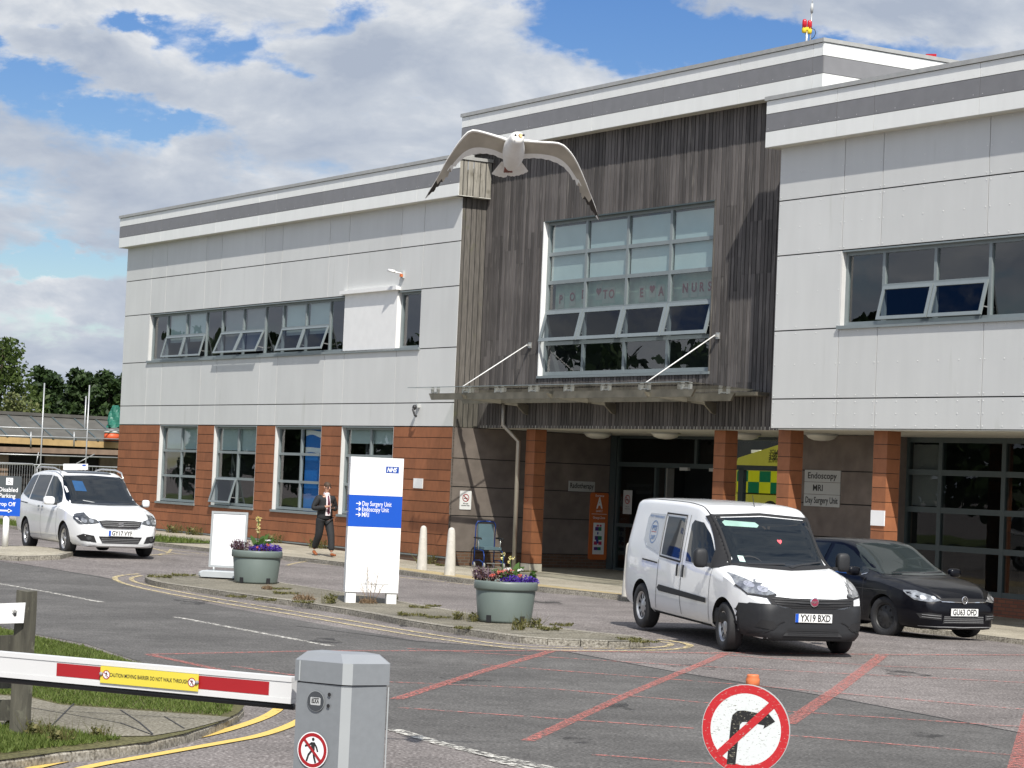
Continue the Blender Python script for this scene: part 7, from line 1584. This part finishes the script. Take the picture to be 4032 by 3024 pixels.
for (x, y), k, lb in spots:
    p = G(x * K, y * K, 0); o = bpy.data.objects.new('weed', wp_[k]); COL.objects.link(o); o.location = p; o.rotation_euler = (0, 0, random.uniform(0, 6)); s_ = random.uniform(.75, 1.15); o.scale = (s_, s_, s_); tag(o, lb, 'weed', 'weeds on the traffic island')
for (u, n, k, lb) in ((-16.5, .35, 1, 'leafy weed against the wall under the first ground floor window'), (-14.9, .4, 1, 'leafy weed against the wall between the first two windows'), (-9.6, .35, 1, 'leafy weed against the wall behind the left planter'), (-6.9, .3, 1, 'leafy weed at the wall base beside the walking man'), (-.9, .3, 1, 'leafy weed with yellow flowers at the corner of the terracotta wall'), (-.1, .2, 0, 'low weed at the foot of the brown wall corner'), (1.9, -1.0, 0, 'small weed at the foot of the downpipe column')):
    p = B(u, n, 0); o = bpy.data.objects.new('weed', wp_[k]); COL.objects.link(o); o.location = (p.x, p.y, gz(p.x, p.y)); s_ = 2.0 if k else 1.2; o.scale = (s_, s_, s_); tag(o, lb, 'weed', 'weeds along the building')
# thin tall dead stems in front of the totem
T = thing('dead_stems', 'thin bare weed stems standing in front of the totem sign', 'weed', G(800 * K, 1302 * K, 0)); b0 = T.location.copy() - Vector((0, .25, 0)); mb = MB()
for x, h in ((-.06, .58), (.02, .35), (.12, .50), (.2, .3), (-.14, .3)):
    p = b0 + Vector((x * .3, 0, 0)); t_ = b0 + Vector((x, .02, h)); mb.bar(p, t_, .006, .006, M['weedd'])
    for k in range(4): c = p + (t_ - p) * (.5 + .12 * k); mb.bar(c, c + Vector((random.uniform(-.07, .07), 0, .06)), .005, .005, M['weedd'])
mb.build('stems', T)
for lb, px, sc_ in (('yellow flowered weed at the kerb below the fence post', (150, 2900), 1.3), ('bushy green weed on the kerb right of the fence', (395, 2905), 1.0), ('small weed low on the kerb by the fence', (240, 2925), 1.3), ('weed in the grass at the foot of the fence post', (60, 2860), 1.0)):
    p = G(*px, 0); o = bpy.data.objects.new('weed', wp_[1]); COL.objects.link(o); o.location = p; o.scale = (sc_ * .6, sc_ * .6, sc_ * .7); tag(o, lb, 'weed', 'weeds by the fence')
v, f = leaves([tuple(G(x, y, ROAD + .01)) for x, y in ((60, 2990), (130, 2975), (200, 2965), (20, 2960), (300, 2950), (90, 2950))], [(.16, .12, .012)] * 6, 420, .016); g_ = leafobj('fallen_leaves', v, f, M['weedd']); tag(g_, 'dry brown leaves gathered along the gutter under the fence', 'leaves', kind='stuff')
# ------------------------------------------------------------------ skinned bodies
def skin(name, verts, edges, mat, parent, sub=2, root=0, smooth=True):
    me = bpy.data.meshes.new(name); me.from_pydata([v[:3] for v in verts], edges, []); o = bpy.data.objects.new(name, me); COL.objects.link(o)
    md = o.modifiers.new('s', 'SKIN'); md.use_smooth_shade = True; md.branch_smoothing = .3
    me.skin_vertices[0].data[root].use_root = True
    for i, v in enumerate(verts): me.skin_vertices[0].data[i].radius = (v[3], v[4] if len(v) > 4 else v[3])
    ms = o.modifiers.new('u', 'SUBSURF'); ms.levels = sub; ms.render_levels = sub
    dg = bpy.context.evaluated_depsgraph_get(); m2 = bpy.data.meshes.new_from_object(o.evaluated_get(dg)); o.modifiers.clear(); o.data = m2; m2.materials.clear(); m2.materials.append(mat)
    for p in m2.polygons: p.use_smooth = True; p.material_index = 0
    o.parent = parent; return o
M['skin'] = pm('skin', (.48, .26, .18), .5, .05); M['suit'] = pm('charcoal_suit', (.014, .015, .017), .8, .15, 30, bump=.1); M['shirt'] = pm('pink_white_shirt', (.66, .60, .62), .7, .04); M['hair'] = pm('brown_hair', (.06, .035, .02), .7, .2, 30); M['shoe'] = pm('tan_shoe', (.24, .075, .025), .35, .1); M['tie'] = pm('striped_tie', (.10, .02, .04), .6, .9, 60, detail=0)
fpz = G(1272, 2190, 0); T = thing('person', 'man in dark suit and tie looking down at his phone while walking', 'person', fpz, math.radians(34)); T.scale = (1.07, 1.07, 1.07)
LN = [(.0, .01, .95, .13, .11), (0, 0, 1.10, .125, .095), (0, -.01, 1.28, .145, .10), (0, -.01, 1.42, .12, .085), (0, -.03, 1.50, .052, .052), (0, -.06, 1.58, .058, .065), (0, -.075, 1.66, .075, .09), (0, -.06, 1.74, .055, .07),
      (.17, 0, 1.41, .055), (.25, .04, 1.16, .042), (.10, -.22, 1.17, .030), (-.17, 0, 1.41, .055), (-.26, .04, 1.15, .042), (-.08, -.23, 1.20, .030),
      (.10, -.02, .88, .085), (.10, -.16, .50, .055), (.09, -.24, .10, .04), (-.10, .03, .88, .085), (-.09, .08, .50, .055), (-.08, .33, .15, .04),
      (.06, -.27, 1.185, .026, .016), (-.03, -.28, 1.215, .026, .016)]
ED = [(0, 1), (1, 2), (2, 3), (3, 4), (4, 5), (5, 6), (6, 7), (3, 8), (8, 9), (9, 10), (3, 11), (11, 12), (12, 13), (0, 14), (14, 15), (15, 16), (0, 17), (17, 18), (18, 19), (10, 20), (13, 21)]
body = skin('body', LN, ED, M['skin'], T)
for s_, bx_ in ((1, (.05, -.285, 1.19)), (-1, (-.02, -.295, 1.22))):
    vs = [(*bx_, .014)]; es = []
    for k in range(4):
        a = len(vs); y0 = .016 * (k - 1.5); vs += [(bx_[0] - s_ * .02, bx_[1] - .012 - .004 * k, bx_[2] + y0, .008), (bx_[0] - s_ * .045, bx_[1] - .020, bx_[2] + y0 + .004, .0075), (bx_[0] - s_ * (.058 + .004 * (k % 2)), bx_[1] - .010, bx_[2] + y0 + .006, .006)]; es += [(0, a), (a, a + 1), (a + 1, a + 2)]
    a = len(vs); vs += [(bx_[0] - s_ * .005, bx_[1] - .005, bx_[2] + .035, .009), (bx_[0] - s_ * .02, bx_[1] - .015, bx_[2] + .055, .007)]; es += [(0, a), (a, a + 1)]
    skin('hand', vs, es, M['skin'], T, 1)
JK = [(0, .01, .84, .225, .16), (0, .01, .98, .215, .155), (0, 0, 1.14, .205, .15), (0, -.0, 1.30, .225, .15), (0, .0, 1.42, .18, .11), (0, -.0, 1.475, .07, .065), (.20, .01, 1.40, .095), (.31, .045, 1.14, .078), (.13, -.21, 1.155, .055), (-.20, .01, 1.40, .095), (-.32, .045, 1.13, .078), (-.12, -.22, 1.185, .055)]
skin('jacket', JK, [(0, 1), (1, 2), (2, 3), (3, 4), (4, 5), (4, 6), (6, 7), (7, 8), (4, 9), (9, 10), (10, 11)], M['suit'], T)
TR = [(0, .01, .97, .165, .13), (.10, -.01, .86, .128), (.105, -.16, .50, .096), (.09, -.24, .13, .072, .08), (-.10, .03, .86, .128), (-.09, .09, .50, .096), (-.08, .32, .17, .07, .08)]
skin('trousers', TR, [(0, 1), (1, 2), (2, 3), (0, 4), (4, 5), (5, 6)], M['suit'], T)
skin('shoe', [(.09, -.22, .055, .05, .045), (.095, -.33, .045, .048, .035), (.10, -.42, .045, .04, .028)], [(0, 1), (1, 2)], M['shoe'], T); skin('shoe', [(-.08, .345, .115, .048, .045), (-.08, .25, .055, .048, .035), (-.08, .17, .035, .04, .026)], [(0, 1), (1, 2)], M['shoe'], T)
mb = MB(); mb.add([(-.06, -.095, 1.47), (.06, -.095, 1.47), (.055, -.135, 1.36), (.06, -.150, 1.20), (.075, -.152, .98), (-.075, -.152, .98), (-.06, -.150, 1.20), (-.055, -.135, 1.36), (0, -.11, 1.47), (0, -.150, 1.36), (0, -.165, 1.20), (0, -.165, .98)], [(0, 8, 9, 7), (8, 1, 2, 9), (7, 9, 10, 6), (9, 2, 3, 10), (6, 10, 11, 5), (10, 3, 4, 11)], M['shirt'], True); mb.build('shirt', T, world=False)
mb = MB(); mb.tube([(0, -.10, 1.475), (0, .02, 1.50)], .062, M['shirt'], 12); mb.build('collar', T, world=False)
mb = MB(); mb.add([(-.018, -.125, 1.46), (.018, -.125, 1.46), (.03, -.172, 1.30), (.036, -.175, 1.06), (0, -.175, 1.01), (-.036, -.175, 1.06), (-.03, -.172, 1.30)], [(0, 1, 2, 3, 4, 5, 6)], M['tie']); mb.build('tie', T, world=False)
mb = MB(); mb.ell((0, -.055, 1.715), (.082, .098, .075), M['hair'], R=Matrix.Rotation(.35, 3, 'X')); mb.build('hair', T, world=False)
for s_ in (1, -1): mb = MB(); mb.ell((s_ * .078, -.06, 1.655), (.012, .02, .03), M['skin']); mb.build('ear', T, world=False)
mb = MB(); mb.ell((0, -.165, 1.635), (.014, .022, .028), M['skin']); mb.build('nose', T, world=False)
mb = MB()
for s_ in (1, -1): mb.ell((s_ * .034, -.152, 1.66), (.028, .012, .018), M['black']); mb.bar((s_ * .06, -.145, 1.665), (s_ * .078, -.06, 1.67), .006, .006, M['black'])
mb.build('sunglasses', T, world=False)
mb = MB(); mb.ell((0, -.152, 1.605), (.022, .008, .005), pm('lips', (.30, .10, .09))); mb.build('mouth', T, world=False)
ph = thing('phone', 'dark phone held in both hands by the walking man', 'phone', fpz, math.radians(34)); ph.scale = (1.07, 1.07, 1.07); mb = MB(); mb.obox((.02, -.315, 1.205), (.035, 0, .0), (0, .006, .003), (0, -.03, .06), M['black']); mb.build('handset', ph, world=False)
# ------------------------------------------------------------------ gull
gd = 16.0; gs_ = .339 * gd / FPX
def gp_(x, y, dp=0.0):
    return D(1650 + x * .339, 480 + y * .339, gd) + FW * dp
T = thing('flying_gull', 'white gull in flight with long bent wings against the timber cladding', 'gull', gp_(1100, 330, .05))
M['gw'] = pm('white_plumage', (.80, .79, .75), .8, .04, 30, bump=.1); M['gu'] = pm('grey_beige_underwing', (.42, .38, .31), .8, .14, 9, stretch=(1, 1, 1), detail=6); M['gg'] = pm('grey_upperwing', (.40, .41, .42), .8, .08); M['gd'] = pm('dark_wingtip', (.045, .038, .032), .8, .25, 20); M['gb'] = pm('gull_beak', (.62, .42, .20), .5, .1); M['gf'] = pm('gull_feet', (.22, .07, .05), .7, .2)  # gu is the plain grey-beige plumage colour of the wing underside
def wing(lead, trail, name, sx):
    def res(pts, n):
        P = [Vector(p) for p in pts]; L_ = [0]
        for a, b in zip(P[:-1], P[1:]): L_.append(L_[-1] + (b - a).length)
        return [(float(np.interp(t * L_[-1], L_, [p.x for p in P])), float(np.interp(t * L_[-1], L_, [p.y for p in P]))) for t in np.linspace(0, 1, n)]
    n = 46; A = res(smooth2(lead, 1), n); Bt = res(smooth2(trail, 1), n); m = 12
    groups = {}
    rows = []
    for i in range(n):
        s = i / (n - 1); row = []
        jag = (18 * math.sin(i * 2.1) if .55 < s < .93 else 4 * math.sin(i * 1.9)) * (1 - s * .3)
        for j in range(m):
            t = j / (m - 1); x = A[i][0] + (Bt[i][0] - A[i][0]) * t; y = A[i][1] + (Bt[i][1] - A[i][1]) * t
            if j == m - 1: dx, dy = Bt[i][0] - A[i][0], Bt[i][1] - A[i][1]; l = math.hypot(dx, dy) + 1e-6; x += dx / l * jag; y += dy / l * jag
            ch = math.hypot(Bt[i][0] - A[i][0], Bt[i][1] - A[i][1]) * gs_
            dep = -.06 * math.sin(PI * min(s * 1.7, 1)) + .22 * s * s + ch * 1.0 * t
            row.append((x, y, dep, ch * .14 * math.sin(PI * min(1, t * 1.25)) ** 1 * (1 - t * .8)))
        rows.append(row)
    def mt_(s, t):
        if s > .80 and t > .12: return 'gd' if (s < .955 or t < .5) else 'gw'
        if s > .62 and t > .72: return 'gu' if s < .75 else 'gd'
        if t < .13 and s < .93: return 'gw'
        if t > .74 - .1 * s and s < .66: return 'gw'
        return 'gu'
    mb = MB()
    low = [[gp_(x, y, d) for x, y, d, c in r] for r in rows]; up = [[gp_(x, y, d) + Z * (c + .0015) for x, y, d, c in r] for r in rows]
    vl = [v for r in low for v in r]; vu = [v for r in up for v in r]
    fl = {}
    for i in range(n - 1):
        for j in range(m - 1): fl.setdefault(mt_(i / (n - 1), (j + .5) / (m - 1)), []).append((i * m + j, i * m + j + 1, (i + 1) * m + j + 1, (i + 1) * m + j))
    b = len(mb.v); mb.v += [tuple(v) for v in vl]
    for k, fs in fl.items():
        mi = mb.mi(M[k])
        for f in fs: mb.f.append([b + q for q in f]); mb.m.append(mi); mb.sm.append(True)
    b = len(mb.v); mb.v += [tuple(v) for v in vu]; 
    for i in range(n - 1):
        for j in range(m - 1):
            k = 'gd' if i / n > .8 else ('gw' if j == 0 else 'gg'); mi = mb.mi(M[k]); mb.f.append([b + q for q in (i * m + j, (i + 1) * m + j, (i + 1) * m + j + 1, i * m + j + 1)]); mb.m.append(mi); mb.sm.append(True)
    mb.tube([gp_(A[i][0], A[i][1] + 2, rows[i][0][2] - .002) for i in range(0, 44, 2)], [.0105 - .00030 * i for i in range(0, 44, 2)], M['gw'], 8)
    mb.build(name, T, recalc=False)
wing([(1040, 215), (960, 188), (870, 163), (730, 123), (625, 97), (560, 125), (470, 222), (380, 338), (300, 450), (220, 600), (130, 742), (58, 858)], [(1010, 420), (945, 408), (870, 370), (740, 350), (620, 358), (530, 388), (470, 435), (405, 495), (350, 565), (300, 632), (240, 682), (190, 742), (130, 800), (62, 860)], 'wing', -1)
wing([(1160, 215), (1230, 218), (1330, 235), (1480, 245), (1640, 250), (1720, 308), (1800, 400), (1870, 520), (1930, 650), (1990, 790), (2050, 940), (2090, 1050), (2106, 1112)], [(1170, 425), (1215, 412), (1340, 408), (1480, 425), (1600, 460), (1700, 520), (1790, 630), (1870, 740), (1890, 830), (1950, 900), (2000, 970), (2050, 1050), (2098, 1112)], 'wing', 1)
vs = [(1150, 205, -.19, .044), (1140, 220, -.15, .052), (1120, 245, -.10, .059), (1105, 290, -.03, .077), (1098, 350, .05, .084), (1085, 410, .13, .073), (1065, 460, .20, .052), (1050, 495, .26, .030)]
me_v = [(*gp_(x, y, d), r) for x, y, d, r in vs]
bo_ = skin('body', me_v, [(i, i + 1) for i in range(7)], M['gw'], T, 2); bo_.matrix_parent_inverse = wm(T).inverted()
mb = MB(); a = gp_(1175, 198, -.232); b = gp_(1185, 238, -.275); mb.tube([a, (a + b) / 2, b], [.015, .011, .003], M['gb'], 8); mb.build('beak', T)
for x in (1120, 1212): mb = MB(); mb.ell(gp_(x, 194, -.222), (.008, .008, .008), M['black']); mb.build('eye', T)
def fan(pts, name):
    mb = MB(); P = [gp_(x, y, .38) for x, y in pts]; n_ = len(P) - 1
    for i, (a, b) in enumerate(zip(P[:-1], P[1:])): c = gp_(960 + 225 * (i + .5) / n_, 425, .22); c1 = gp_(955 + 235 * i / n_, 425, .22); c2 = gp_(955 + 235 * (i + 1) / n_, 425, .22); mb.add([c1, a, b, c2], [(0, 1, 2, 3)], M['gw']); mb.add([c, a, (a + b) / 2 + (a + b - c * 2).normalized() * .008, b], [(0, 1, 2, 3)], M['gw'])
    mb.build(name, T, recalc=False)
fan([(838, 540), (868, 556), (905, 570), (950, 580), (1000, 587), (1030, 560), (1052, 568), (1085, 572), (1130, 566), (1190, 552), (1235, 535), (1273, 512)], 'tail')
for x in (1010, 1058):
    mb = MB(); c = gp_(x, 495, .18)
    for dx in (-22, 0, 20): mb.tube([c, gp_(x + dx, 545, .26)], [.010, .005], M['gf'], 6)
    mb.add([c, gp_(x - 22, 545, .26), gp_(x, 550, .26), gp_(x + 20, 545, .26)], [(0, 1, 2), (0, 2, 3)], M['gf']); mb.build('foot', T, recalc=False)
